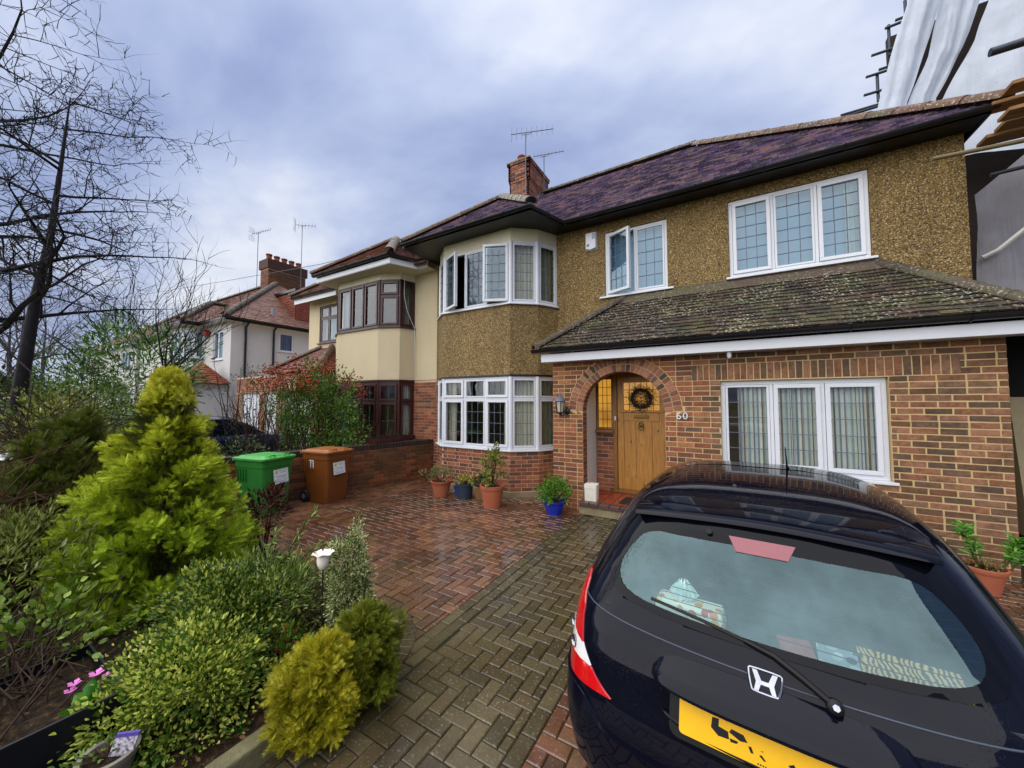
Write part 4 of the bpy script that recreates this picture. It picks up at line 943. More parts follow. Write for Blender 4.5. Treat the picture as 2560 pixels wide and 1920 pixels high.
# wreath
WR = thing('door_wreath', 'dark berry and cone wreath hanging on the pine front door', 'wreath', (-1.295, SCR - .04, 1.9))
def wreath_part(name, n, cols, s0, s1, seed, r0=.15, spread=.085):
    rg_ = np.random.default_rng(seed); V, F = [], []
    for i in range(n):
        a = rg_.uniform(0, 2 * pi); rr = r0 + rg_.normal(0, spread * .55); c = Vector((-1.295 + rr * cos(a), SCR - .03 - abs(rg_.normal(0, .022)), 1.90 + rr * sin(a))); d = Vector(rg_.normal(0, 1, 3)).normalized() * rg_.uniform(s0, s1); s_ = d.orthogonal().normalized() * d.length * .35; b = len(V)
        V += [c - s_, c + d * .6 + d.cross(s_), c + s_, c + d]; F += [(b, b + 1, b + 3), (b + 1, b + 2, b + 3)]
    return arr_mesh(name, [tuple(v) for v in V], F, leafm('wreath_' + name, cols, .7, .1), WR)
wreath_part('twigs', 1500, [hexc('241c16'), hexc('44382e'), hexc('5f5044')], .02, .06, 3); wreath_part('dried_leaves', 500, [hexc('34383a'), hexc('625f5c'), hexc('80786e')], .02, .05, 4)
wreath_part('berries', 160, [hexc('4a1d1c'), hexc('6a3434')], .01, .025, 5)
mb = MB(); mb.tube([(-1.295 + .155 * cos(t * pi / 16), SCR - .02, 1.90 + .155 * sin(t * pi / 16)) for t in range(33)], .028, 6); mb.build('wreath_base', pm('twig_ring', hexc('241c14'), .9, .4, 30), WR)
# box and mat in the porch
BXT = thing('polystyrene_box', 'white polystyrene box with lid standing at the porch jamb', 'box', (-1.99, 6.0, DZ), radians(6)); M['poly'] = pm('polystyrene', hexc('ddd8c8'), .8, .1, 18, .4, 120)
loft(MB(), [[(p[0], p[1], z) for p in rrect(.20 + k, .21 + k, .02)] for z, k in ((0, 0), (.2, .008))]).build('box_body', M['poly'], BXT, smooth=35, local=True)
loft(MB(), [[(p[0], p[1], z) for p in rrect(.212, .222, .02)] for z in (.203, .262)]).build('box_lid', M['poly'], BXT, smooth=35, local=True)
MT = MB(); MT.obox((0, 0, .009), (.33, 0, 0), (0, .20, 0), (0, 0, .009)); mo = MT.build('doormat', pm('black_rubber_mat', hexc('1c1b1a'), .6, .3, 30, 1.0, 90, .01), bevel=.006); mo.location = (-1.20, 6.18, DZ + .001); mo.rotation_euler = (0, 0, radians(-4)); tag(mo, 'black rubber doormat on the red porch tiles before the door', 'doormat')
# ================================================================ THE CAR (local: x right, y forward from the rear bumper, z up)
PRF = [  # z, rear y, front y, half width, exponent
 (.15, .16, 3.40, .73, 7), (.20, .05, 3.50, .785, 7), (.30, .008, 3.55, .828, 7.5), (.42, 0, 3.56, .846, 8), (.52, .004, 3.56, .850, 8), (.60, .020, 3.53, .850, 8), (.66, .040, 3.48, .848, 8), (.75, .066, 3.35, .843, 7.8), (.83, .094, 3.15, .835, 7.4), (.90, .130, 2.92, .820, 7.0),
 (.96, .172, 2.74, .800, 6.5), (1.05, .240, 2.58, .762, 6.0), (1.14, .308, 2.42, .718, 5.4), (1.22, .366, 2.28, .676, 4.9), (1.28, .408, 2.19, .640, 4.4), (1.315, .440, 2.12, .610, 4.1), (1.340, .52, 2.06, .580, 3.7), (1.360, .68, 2.00, .530, 3.4), (1.378, .92, 1.92, .462, 3.2), (1.390, 1.15, 1.84, .36, 3.0), (1.397, 1.36, 1.72, .22, 2.6)]
PA = np.array(PRF)
def car_p(z): return [float(np.interp(z, PA[:, 0], PA[:, k])) for k in range(1, 5)]
def car_th(th, z, off=0.0):
    """point of the shell at plan angle th (0 = right side, -90 = rear) and height z"""
    yr, yf, hw, n = car_p(z); yc = (yr + yf) / 2; hl = (yf - yr) / 2; c, s = cos(th), sin(th)
    f = lambda t: math.copysign(abs(t) ** (2 / n), t)
    x = (hw + off) * f(c); return Vector((x, yc + (hl + off) * f(s) + (BOW * (x / hw) ** 2 if s < 0 else 0), z))
def car_x(x, z, off=0.0):
    """point of the rear face at offset x"""
    yr, yf, hw, n = car_p(z); yc = (yr + yf) / 2; hl = (yf - yr) / 2; q = min(.999, abs(x) / hw)
    return Vector((x, yc - (hl + off) * (1 - q ** n) ** (1 / n) + BOW * q * q, z + off * .5))
BOW = .05
def ax(x, z):
    yr, yf, hw, n = car_p(z); return 90 - math.degrees(math.acos(min(1, (x / hw) ** (n / 2))))
CAR = thing('parked_car', 'black hatchback parked tail out on the drive before the ground floor window', 'car', (.085, 1.47, 0), radians(-3.6))
def paint_mat():
    t = NT('wet_black_car_paint'); n = t.noise(240, 2, .5); d = t.ramp(t.noise(110, 2, .6), [(.60, 0.0), (.66, 1.0)]); w_ = t.ramp(t.noise(2.2, 3, .6), [(.42, 0.0), (.6, 1.0)])
    nm = t.bump(t.math('MULTIPLY', d, w_), .10, .0012); return t.done(t.bsdf((.0025, .003, .008), .03, spec=.18, normal=nm))
M['paint'] = paint_mat(); M['trim'] = pm('black_plastic_trim', hexc('0b0b0d'), .5, .2, 20, spec=.3); M['trim_grey'] = pm('crease_highlight', hexc('3a4250'), .4, .1, 5); M['carglass'] = glass('heated_rear_glass', (.70, .84, .84), .10, .01, .04, col=(.58, .86, .92), grime=.45); M['frit'] = pm('black_glass_border', hexc('07090f'), .03, .1, 4, spec=.16)
M['lamp_red'] = pm('red_lamp_lens', hexc('b80f14'), .08, .12, 8, spec=.7, coat=.6); M['lamp_clear'] = pm('clear_lamp_lens', hexc('d9d6d4'), .08, .15, 10, spec=.8, coat=.6); M['chrome'] = pm('chrome', hexc('9a9ea6'), .16, .25, 60, metal=1.0)
M['plate'] = pm('yellow_plate', hexc('e6b008'), .35, .05, 5); M['inside'] = pm('car_interior', hexc('2c3234'), .9, .2, 4); M['pink_lens'] = pm('high_brake_lens', hexc('8a5258'), .2, .1, 10)
GLO = [(-.56, .965), (-.62, 1.02), (-.60, 1.13), (-.545, 1.235), (-.50, 1.275), (-.44, 1.292), (0, 1.302), (.44, 1.292), (.50, 1.275), (.545, 1.235), (.60, 1.13), (.62, 1.02), (.56, .965), (.3, .945), (0, .940), (-.3, .945)]
def smooth_loop(p, k=3):
    for _ in range(k):
        q = []
        for i in range(len(p)):
            a, b = p[i], p[(i + 1) % len(p)]; q += [(a[0] * .75 + b[0] * .25, a[1] * .75 + b[1] * .25), (a[0] * .25 + b[0] * .75, a[1] * .25 + b[1] * .75)]
        p = q
    return p
GLI = smooth_loop([(-.515, .985), (-.575, 1.045), (-.535, 1.14), (-.455, 1.222), (-.30, 1.228), (0, 1.235), (.30, 1.228), (.455, 1.222), (.535, 1.14), (.575, 1.045), (.515, .985), (.28, .968), (0, .963), (-.28, .968)], 2)
GLO2 = smooth_loop(GLO, 1)
NTH = 240; ZL = []
for a, b in zip(PA[:-1, 0], PA[1:, 0]):
    k = max(1, int(round((b - a) / .022)));  ZL += [a + (b - a) * i / k for i in range(k)]
ZL.append(PA[-1, 0]); cb_ = MB()
# smooth the profile: spline through the stations
def spl(col):
    x = PA[:, 0]; y = PA[:, col].copy()
    return y
for z in ZL:
    for k in range(NTH): cb_.v.append(tuple(car_th(2 * pi * k / NTH, z)))
for i in range(len(ZL) - 1):
    for k in range(NTH):
        f = (i * NTH + k, i * NTH + (k + 1) % NTH, (i + 1) * NTH + (k + 1) % NTH, (i + 1) * NTH + k)
        c = Vector((0, 0, 0))
        for j in f: c += Vector(cb_.v[j])
        c /= 4
        if c.y < 1.0 and inside((c.x, c.z), [(p[0] * .985, 1.1 + (p[1] - 1.1) * .97) for p in GLO2]): continue
        cb_.f.append(f)
cb_.f.append(tuple((len(ZL) - 1) * NTH + k for k in range(NTH)))
body = cb_.build('body', M['paint'], CAR, smooth=True, local=True)
def xpatch(outer, holes, off, name, mat, parent=None, step=.03, smooth=True, th=0.0):
    v, f = cdt(outer, holes, step); c = [(sum(v[i][0] for i in q) / 3, sum(v[i][1] for i in q) / 3) for q in f]; f = [q for q, m in zip(f, c) if not any(inside(m, h) for h in holes)]
    mb = MB(); mb.add([car_x(a, b, off) for a, b in v], f); return mb.build(name, mat, parent or CAR, smooth=smooth, local=True)
def tpatch(outer, off, name, mat, parent=None, step=None, thick=.012):
    """patch in (plan angle in degrees from the rear centre line, z)"""
    o3 = [(p[0] + (q[0] - p[0]) * k / 8, (p[1] + (q[1] - p[1]) * k / 8) * 100) for p, q in zip(outer, outer[1:] + outer[:1]) for k in range(8)]; v, f = cdt(o3, [], 2.6); g = lambda a, b, o: car_th(radians(-90 + a), b, o); mb = MB(); mb.add([g(a, b / 100, off) for a, b in v], f)
    o2 = []
    for i in range(len(outer)):
        p, q = outer[i], outer[(i + 1) % len(outer)]; o2 += [(p[0] + (q[0] - p[0]) * k / 8, p[1] + (q[1] - p[1]) * k / 8) for k in range(8)]
    outer = o2
    n = len(outer); mb.add([g(*p, off) for p in outer] + [g(*p, off - thick) for p in outer], [(i, (i + 1) % n, n + (i + 1) % n, n + i) for i in range(n)]); return mb.build(name, mat, parent or CAR, smooth=40, local=True)
fr = xpatch(GLO2, [GLI], .004, 'rear_window_border', M['frit'], step=.03); rw = xpatch(GLI, [], .003, 'rear_window', M['carglass'], step=.035)
hl_ = MB()
for i in range(11):
    z = .985 + i * .0205; w_ = .56 - abs(z - 1.06) * .55; pts = [car_x(-w_ + 2 * w_ * k / 16, z + .004 * sin(k / 16 * pi), .001) for k in range(17)]; hl_.tube(pts, .0019, 3, False)
tag(hl_.build('heater_lines', M['trim'], rw), kind='stuff')
xpatch([(-.115, 1.262), (.115, 1.262), (.088, 1.212), (-.088, 1.212)], [], .008, 'high_brake_light', M['pink_lens'], rw, .03)
MB().tube([car_x(-.19, 1.262, .0), car_x(-.19, 1.262, .022)], .012, 10).build('washer_jet', M['trim'], CAR, local=True)
# tailgate spoiler
def section(x):
    k = 1 - (abs(x) / .565) ** 4; s = (abs(x) / .55) ** 3 * .05
    return [(x, .80, 1.366 - .1 * (x / .6) ** 2), (x, .55 + s, 1.346 - .05 * (x / .6) ** 2), (x, .44 + s, 1.334 - .045 * (x / .6) ** 2), (x, .408 + s, 1.322 - .045 * (x / .6) ** 2), (x, .402 + s, 1.312 - .045 * (x / .6) ** 2), (x, .425 + s, 1.302 - .045 * (x / .6) ** 2), (x, .47 + s, 1.298 - .045 * (x / .6) ** 2)]
mb = MB(); ss = [section(-.53 + 1.06 * i / 40) for i in range(41)]; n = len(ss[0])
mb.v = [p for s in ss for p in s]; mb.f = [(i * n + k, i * n + k + 1, (i + 1) * n + k + 1, (i + 1) * n + k) for i in range(40) for k in range(n - 1)] + [tuple(range(n)), tuple(40 * n + k for k in range(n))[::-1]]
mb.build('spoiler', M['paint'], CAR, smooth=50, local=True)
# bumper, tailgate lower edge, garnish
for s in (-1, 1): pass
bo = [(-74, .22), (-50, .2), (0, .2), (50, .2), (74, .22), (76, .45), (74, .585), (56, .60), (47, .575), (40, .53), (30, .50), (0, .492), (-30, .50), (-40, .53), (-47, .575), (-56, .60), (-74, .585), (-76, .45)]
tpatch(bo, .014, 'bumper', M['paint'], step=None, thick=.03) if False else None
def tgrid(a0, a1, zlo, zhi, off, name, mat, na=80, nz=12, th=.02):
    """band between two height curves, in plan-angle steps"""
    mb = MB(); m = nz + 1
    for i in range(na + 1):
        a = a0 + (a1 - a0) * i / na; l, h = zlo(a), zhi(a)
        for j in range(m): mb.v.append(tuple(car_th(radians(-90 + a), l + (h - l) * j / nz, off - (off * .9 if j == nz else 0) * 0)))
    mb.f = [(i * m + j, (i + 1) * m + j, (i + 1) * m + j + 1, i * m + j + 1) for i in range(na) for j in range(nz)]; b = len(mb.v)
    for i in range(na + 1): a = a0 + (a1 - a0) * i / na; mb.v.append(tuple(car_th(radians(-90 + a), zhi(a), off - th)))
    mb.f += [(i * m + nz, (i + 1) * m + nz, b + i + 1, b + i) for i in range(na)]
    return mb.build(name, mat, CAR, smooth=50, local=True)
def zhi(a): a = abs(a); return .49 + .10 / (1 + math.exp(-(a - 15) / 2.2)) - .02 * (a > 78)
tgrid(-84, 84, lambda a: .2, zhi, .016, 'bumper', M['paint'])
# handle garnish over the plate
mb = MB(); m = 7; W2 = .37
for i in range(31):
    x = -W2 + 2 * W2 * i / 30; e_ = max(0, 1 - (abs(x) / W2) ** 4) ** .5; b0 = car_x(x, .785)
    for dz, dy in ((.075, .0), (.062, -.022), (.035, -.060), (-.002, -.085), (-.016, -.080), (-.018, -.0), (-.012, .02)): mb.v.append((x, b0.y + dy * (.25 + .75 * e_) + (dz * .35), .785 + dz * (.3 + .7 * e_)))
mb.f = [(i * m + j, (i + 1) * m + j, (i + 1) * m + j + 1, i * m + j + 1) for i in range(30) for j in range(m - 1)]; mb.build('tailgate_handle', M['paint'], CAR, smooth=50, local=True)
# number plate
PZ = .690; pc = car_x(0, PZ, .012); pn = (car_x(0, PZ - .05) - car_x(0, PZ + .05)); pu = (car_x(0, PZ + .055, .012) - car_x(0, PZ - .055, .012)).normalized(); px_ = Vector((1, 0, 0)); po = px_.cross(pu).normalized()
mb = MB(); rp_ = rrect(.53, .112, .012, 3); mb.prism([pc + px_ * a + pu * b + po * .004 for a, b in rp_], po * .005); pl = mb.build('number_plate', M['plate'], CAR, local=True)
mb = MB(); mb.prism([pc + px_ * a + pu * b - po * .010 for a, b in rrect(.60, .155, .03, 3)], po * .012); mb.build('plate_recess', M['trim'], CAR, local=True)
bl = lambda pts: [pc + px_ * (a - .265) + pu * (b - .056) + po * .0098 for a, b in pts]
frag = [[(.103, .058), (.107, .09), (.128, .092), (.126, .07), (.155, .066), (.158, .045), (.125, .042)], [(.158, .066), (.165, .078), (.20, .075), (.212, .058), (.19, .054)], [(.16, .050), (.185, .05), (.18, .042), (.162, .04)], [(.213, .05), (.222, .052), (.228, .036), (.22, .035)], [(.243, .038), (.25, .042), (.262, .03), (.256, .028)], [(.32, .046), (.335, .055), (.340, .046), (.328, .040)], [(.375, .03), (.392, .032), (.402, .045), (.405, .030), (.394, .022)], [(.448, .052), (.498, .048), (.503, .026), (.488, .016), (.462, .018), (.45, .030)], [(.118, .1), (.13, .1), (.127, .095)], [(.148, .096), (.154, .096), (.151, .092)], [(.245, .052), (.256, .054), (.254, .051)]]
mb = MB()
for p in frag: mb.add(bl(p), [tuple(range(len(p)))])
tag(mb.build('plate_marks', M['trim'], pl), kind='stuff')
mb = MB()
for i in range(4): mb.add(bl([(.238 + i * .007, .012), (.242 + i * .007, .012), (.242 + i * .007, .017), (.238 + i * .007, .017)]), [(0, 1, 2, 3)])
tag(mb.build('maker_print', M['trim'], pl), kind='stuff')
# chrome emblem: rounded frame with a wide H
ez = .868; ec = car_x(0, ez, .010); eu = (car_x(0, ez + .04) - car_x(0, ez - .04)).normalized(); eo = px_.cross(eu).normalized(); E = lambda a, b, o=.0: ec + px_ * a * .86 + eu * b * .78 + eo * o
mb = MB(); mb.prism([E(a * 1.0, b, -.006) for a, b in ((-.062, .045), (.062, .045), (.048, -.047), (-.048, -.047))], eo * .008); mb.build('emblem_back', M['paint'], CAR, local=True)
mb = MB(); lp = smooth_loop([(-.050, .044), (-.058, .036), (-.047, -.036), (-.039, -.044), (.039, -.044), (.047, -.036), (.058, .036), (.050, .044)][::-1], 1); mb.tube([E(a, b, .006) for a, b in lp + [lp[0]]], .0042, 6)
mb.build('emblem_ring', M['chrome'], CAR, smooth=50, local=True)
for s in (-1, 1):
    mb = MB(); mb.prism([E(s * a, b, .003) for a, b in ((.026, .038), (.043, .038), (.030, -.004), (.037, -.038), (.022, -.038), (.014, -.012), (0, -.012), (0, .003), (.012, .003))], eo * .006); mb.build('emblem_bar', M['chrome'], CAR, local=True)
cr = MB(); cr.tube([car_x(-.74 + 1.48 * k / 40, .905 - .03 * (1 - ((k - 20) / 20) ** 2), .001) for k in range(41)], .0035, 5, False); cr.build('tailgate_crease', M['trim_grey'], CAR, smooth=True, local=True)  # lighter grey tube, the crease's highlight put into its colour
cr = MB(); cr.tube([car_x(-.33 + .66 * k / 24, .640 + .03 * ((k - 12) / 12) ** 4, .012) for k in range(25)], [.004] + [.011] * 23 + [.004], 6); cr.build('plate_lip', M['paint'], CAR, smooth=True, local=True)
# wiper
wp = [car_x(x, z, o) for x, z, o in ((.185, .868, .012), (.10, .912, .02), (.03, .942, .022), (-.06, .958, .018), (-.36, .988, .012))]
mb = MB(); mb.tube(wp[:4], [.012, .011, .009, .007], 6); mb.lathe([(.024, -.005), (.022, .014), (.012, .022), (0, .023)], 12, wp[0] - eo * .004, eo); wi = mb.build('wiper_arm', M['trim'], CAR, smooth=40, local=True)
MB().tube([car_x(-.40, .992, .008), car_x(-.20, .976, .010), car_x(.02, .948, .012)], .0065, 5).build('wiper_blade', M['trim'], wi)
MB().lathe([(.010, .018), (.010, .028), (0, .029)], 6, wp[0], eo).build('wiper_nut', M['chrome'], wi)
# tail lights
for s in (-1, 1):
    A = lambda L_: [(s * a, z) for a, z in (L_ if s > 0 else L_[::-1])]
    t0 = tpatch(A([(ax(.712, .86), .86), (ax(.735, .94), .945), (ax(.75, .955), .962), (62, .945), (72, .87), (78, .775), (ax(.69, .742), .742)]), .007, 'tail_light', M['lamp_red'], step=3.0)
    tpatch(A([(ax(.69, .74), .740), (78, .773), (79, .665), (ax(.635, .684), .684)]), .008, 'reversing_lens', M['lamp_clear'], t0, step=3.0)
    tpatch(A([(ax(.634, .682), .682), (79, .663), (74, .60), (55, .588), (ax(.53, .618), .618)]), .007, 'lower_lens', M['lamp_red'], t0, step=3.0)
    for a, z in ((ax(.79, .735), .735), (ax(.745, .705), .705)):
        c = car_th(radians(-90 + s * a), z, .009); nrm = (car_th(radians(-90 + s * a), z, .1) - c).normalized(); MB().lathe([(.030, .0), (.031, .004), (.024, .006), (.022, .001), (0, -.001)], 16, c, nrm).build('lamp_reflector', M['chrome'], t0, smooth=40)
    tpatch([(s * a, z) for a, z in ((62, .985), (90, .975), (112, .97), (118, 1.0), (112, 1.12), (104, 1.25), (90, 1.28), (76, 1.26), (68, 1.15))][::s], .004, 'side_window', M['frit'], step=4.0)
    for y in (.56, 2.86):
        wl = MB().lathe([(.17, -.085), (.255, -.085), (.275, -.05), (.275, .05), (.255, .085), (.17, .085), (.17, -.085)], 28, (s * .69, y, .275), (1, 0, 0)).build('wheel', M['rubber'], CAR, smooth=40, local=True)
        MB().lathe([(0, -.07), (.06, -.075), (.165, -.06), (.17, 0), (.165, .06), (.06, .075), (0, .07)], 20, (s * .69, y, .275), (1, 0, 0)).build('rim', M['lead'], wl, smooth=40)
MB().tube([(.16, 1.62, 1.395), (.155, 1.60, 1.41), (.14, 1.40, 1.56)], [.012, .006, .0022], 6).build('roof_aerial', M['trim'], CAR, local=True)
MB().box(-.68, .68, .30, 3.0, .24, .60).build('cabin_floor', M['inside'], CAR, local=True)
shf = MB().box(-.60, .60, .19, .62, .905, .925).build('parcel_shelf', M['inside'], CAR, local=True)
for x in (-.36, 0, .36):
    sb_ = loft(MB(), [[(x + p[0], .72 + p[1] + (z - .6) * .12, z) for p in rrect(.34, .12, .05)] for z in (.6, .8, .93, .97)]).build('rear_seat', M['inside'], CAR, smooth=40, local=True)
    loft(MB(), [[(x + p[0], .77 + p[1], z) for p in rrect(w_, .09, .035)] for z, w_ in ((.99, .2), (1.02, .24), (1.12, .24), (1.15, .18))]).build('headrest', M['inside'], sb_, smooth=40)
for x in (-.34, .34):
    sb_ = loft(MB(), [[(x + p[0], 1.62 + p[1] + (z - .6) * .15, z) for p in rrect(w_, .13, .05)] for z, w_ in ((.6, .46), (.9, .46), (1.06, .40), (1.10, .30))]).build('front_seat', M['inside'], CAR, smooth=40, local=True)
    loft(MB(), [[(x + p[0], 1.71 + p[1], z) for p in rrect(w_, .09, .035)] for z, w_ in ((1.11, .2), (1.14, .25), (1.24, .25), (1.27, .18))]).build('headrest', M['inside'], sb_, smooth=40)
# things lying on the parcel shelf
CM = CAR.matrix_basis
def onshelf(o): return o
def spot_mat(name, base, cols):
    t = NT(name); v = t.n('ShaderNodeTexVoronoi'); t.set(v, 'Scale', 26.0); t.l(t.pos(), v.inputs['Vector']); s = t.n('ShaderNodeSeparateColor'); t.l(v.outputs['Color'], s.inputs[0])
    k = t.ramp(v.outputs['Distance'], [(.40, 1.0), (.44, 0.0)], 'LINEAR'); c = t.mix(k, base, t.ramp(s.outputs[1], cols, 'CONSTANT')); return t.done(t.bsdf(c, .5))
mb = MB(); mb.add([CM @ (Vector((-.26, .27, .928)) + Vector(p)) for p in [(a * .135, b * .055, c) for c, k in ((0, 1), (.07, .92)) for a, b in ((-1, -1), (1, -1), (1, 1), (-1, 1)) for a, b in ((a * k, b * k),)]], [(0, 3, 2, 1), (4, 5, 6, 7), (0, 1, 5, 4), (1, 2, 6, 5), (2, 3, 7, 6), (3, 0, 4, 7)])
ti = mb.build('tissue_packet', spot_mat('fruit_print_wrap', hexc('e8e2cc'), [(0, hexc('d87a2a')), (.3, hexc('c23a28')), (.55, hexc('e6c22a')), (.8, hexc('e8a63a'))]), bevel=.012); tag(ti, 'bright fruit patterned tissue packet on the car parcel shelf', 'tissues')
tm = MB()
for i in range(9):
    a = i * .7; b_ = CM @ Vector((-.28 + .03 * cos(a), .27 + .02 * sin(a), .997)); tm.add([b_, CM @ Vector((-.28 + .06 * cos(a), .27 + .04 * sin(a), 1.03)), CM @ Vector((-.28 + .015 * cos(a + .8), .27 + .01 * sin(a + .8), 1.085)), CM @ Vector((-.28 + .045 * cos(a + 1.2), .27 + .03 * sin(a + 1.2), 1.02))], [(0, 1, 2), (0, 2, 3)])
tis = tm.build('paper_tissue', pm('tissue_paper', hexc('cfe0dc'), .9, .05, 5)); tag(tis, 'white paper tissue pulled up from the patterned packet', 'tissue')
lf = MB(); lf.obox(CM @ Vector((.10, .262, .934)), CM.to_3x3() @ Vector((.050, .012, 0)), CM.to_3x3() @ Vector((-.01, .045, .012)), Vector((0, 0, .004))); o = lf.build('folded_leaflet', pm('red_leaflet', hexc('9c4a48'), .5, .3, 40)); tag(o, 'folded printed leaflet on the car parcel shelf beside the tissues', 'leaflet')
lf = MB(); lf.obox(CM @ Vector((.215, .258, .938)), CM.to_3x3() @ Vector((.055, -.006, .004)), CM.to_3x3() @ Vector((0, .05, .014)), Vector((0, 0, .006))); o = lf.build('foil_packet', spot_mat('foil_print', hexc('8d98a0'), [(0, hexc('c8d0d6')), (.4, hexc('39424c')), (.7, hexc('aab4ba'))])); tag(o, 'crumpled silver foil packet on the parcel shelf', 'packet')
lf = MB(); lf.obox(CM @ Vector((.40, .285, .945)), CM.to_3x3() @ Vector((.125, .0, 0)), CM.to_3x3() @ Vector((0, .05, .022)), Vector((0, 0, .006))); 
def weave():
    t = NT('zigzag_woven'); w_ = t.n('ShaderNodeTexWave'); t.set(w_, 'Scale', 22.0); t.set(w_, 'Distortion', 9.0); t.l(t.pos(), w_.inputs[0]); return t.done(t.bsdf(t.ramp(w_.outputs[0], [(.2, hexc('2a1c16')), (.5, hexc('a8783e')), (.8, hexc('c9a468'))]), .6))
o = lf.build('patterned_pouch', weave()); tag(o, 'brown zigzag patterned pouch at the right end of the parcel shelf', 'pouch')
# ================================================================ NEIGHBOURS
def rough_mat(name, c, var=.12):
    t = NT(name); n = t.noise(55, 4, .6); st = t.ramp(t.noise(.7, 5, .6, t.mapv(t.pos(), (1, 1, .35))), [(.35, .72), (.62, 1.0)]); b = t.mix(.4, t.ramp(n, [(.3, tuple(x * (1 - var) for x in c)), (.7, c)]), st, 'MULTIPLY')
    return t.done(t.bsdf(b, .9, spec=.2, normal=t.bump(n, 1.0, .03)))
M['cream'] = rough_mat('cream_roughcast', hexc('e4d4ae')); M['whitecast'] = rough_mat('white_roughcast', hexc('dcdad5')); M['mahog'] = pm('mahogany_frame', hexc('3d1a18'), .35, .15, 6, spec=.5)
M['tile_nb'] = piece('brown_red_tile', [(0, hexc('6a3c30')), (.3, hexc('7c4636')), (.6, hexc('5a362e')), (1, hexc('86523e'))], .55, .4, 10, .5, .005, .4, extra=tile_extra(.25, .25))
M['tile_pink'] = piece('pinkish_tile', [(0, hexc('80574c')), (.3, hexc('946858')), (.6, hexc('6e4c46')), (1, hexc('9c7464'))], .55, .4, 10, .5, .005, .4, extra=tile_extra(.2, .2)); M['tile_orange'] = piece('orange_hung_tile', [(0, hexc('7c3c28')), (.5, hexc('8c4a30')), (1, hexc('6e3424'))], .6, .3, 10, .4, .004)
M['glass_far'] = glass('far_window_glass', (.80, .88, .90), .06, .02); M['curtain_blue'] = pm('blue_net_curtain', hexc('7a90b8'), .9, .1, 6); M['warm_wall'] = pm('warm_room_wall', hexc('d8bf8a'), .9, .08, 3)
def brick_face(a, b, z0, z1, mat, parent, name, ch=CH):
    """stretcher courses from a to b (seen from outside left to right)"""
    a = Vector((*a, 0)); b = Vector((*b, 0)); e_ = b - a; l = e_.length; e_.normalize(); inn = Vector((-e_.y, e_.x, 0)); st = MB(); k = 0
    while z0 + (k + 1) * ch <= z1 + .01:
        x = -.11 if k % 2 else 0
        while x < l - .02:
            p, q = max(x, 0), min(x + .215, l); x += .225
            if q - p > .03: v, f = brick_quad(p, q, p, q, z0 + k * ch + .005, z0 + (k + 1) * ch - .005, .02); st.add([a + e_ * s[0] + inn * (s[1] - .009) + UPZ * s[2] for s in v], f)
        k += 1
    return tag(st.build(name, mat, parent), kind='stuff')
NB = thing('cream_house', 'cream roughcast house with dark red framed bay windows and white fascia', 'house', (-9, 7.5, 0))
NX0, NX1 = -11.9, -6.255; NW = (-11.32, -10.36, 3.72, 4.93)
slab([(NX0, 2.40), (NX1, 2.40), (NX1, 5.3), (NX0, 5.3)], [rect(*NW), rect(-9.85, -7.3, 2.6, 5.0)], lambda u, z, d: (u, YM + .003 + .2 * d, z)).build('upper_wall', M['cream'], NB)
mb = MB(); mb.box(NX0, NX0 + .2, YM + .21, 12.5, 0, 5.3); mb.box(NX0, NX1, 12.5, 12.7, 0, 5.3); mb.build('side_wall', M['cream'], NB); gwn = MB().box(-7.1, NX1, YM + .012, YM + .2, 0, 2.39).build('ground_wall', M['mortar_old'], NB); brick_face((-7.1, YM + .012), (NX1, YM + .012), 0, 2.39, M['brick_old'], gwn, 'ground_bricks')
mb = MB(); mb.box(NX0 + .25, NX1 - .05, 8.6, 8.65, 0, 5.25); mb.box(NX0 + .25, NX1 - .05, YM + .25, 8.59, 2.42, 2.5); mb.box(NX0 + .25, NX1 - .05, YM + .25, 8.59, 5.2, 5.25); mb.build('interior', M['warm_wall'], NB)
window(NB, (NW[0] + .003, YM + .03, NW[2] + .003), (1, 0, 0), NW[1] - NW[0] - .006, NW[3] - NW[2] - .006, [(1, None), (1, None)], M['mahog'], M['glass_far'], None, .06, .05, transom=.80, sky_backing=M['sky_backing'])
NBP = [(-10.0, 6.85), (-9.8, 6.45), (-9.36, 6.2), (-7.67, 6.2), (-7.15, 6.45), (-7.02, 6.85)]
band(NBP, 2.405, 3.735, .2, 'bay_apron', M['cream'], NB); band(NBP, 5.005, 5.20, .1, 'bay_header', M['cream_panel'], NB, -.02); band(NBP, 3.737, 3.765, .14, 'bay_sill', M['mahog'], NB, .04); band(NBP, 0, .40, .2, 'bay_base', M['mahog'], NB, .01); band(NBP, 2.36, 2.40, .12, 'bay_drip', M['mahog'], NB, .01)
for z0, z1, up in ((3.77, 5.0, 1), (.42, 2.355, 0)):
    IN = offs(NBP, -.02)
    for i in range(1, 5):
        a, b = Vector((*IN[i], 0)), Vector((*IN[i + 1], 0)); e_ = b - a
        li = [(1, ('L', 0)), (1, ('L', 0)), (1, ('L', 0))] if (i == 2) else [(1, 'S')]
        cu = {2: [(.02, .2, M['sky_backing'], .14)], 3: [(.75, .95, M['sky_backing'], .12)] if up else [], 4: [(.05, .95, M['curtain_green'] if up else M['curtain'], .10)]}.get(i, [])
        window(NB, a + Vector((0, 0, z0)), e_, e_.length, z1 - z0, li, M['mahog'], M['glass_far'] if up else M['glass_low'], None if up else (2, 5), 0, .05, transom=(.82 if (up and i == 3) else 1.42 if not up else None), curtains=cu, name='bay_window')
    for p in offs(NBP, -.045)[1:-1]: MB().tube([(*p, z0 + .001), (*p, z1 - .001)], .045, 10).build('bay_post', M['mahog'], NB, smooth=40)
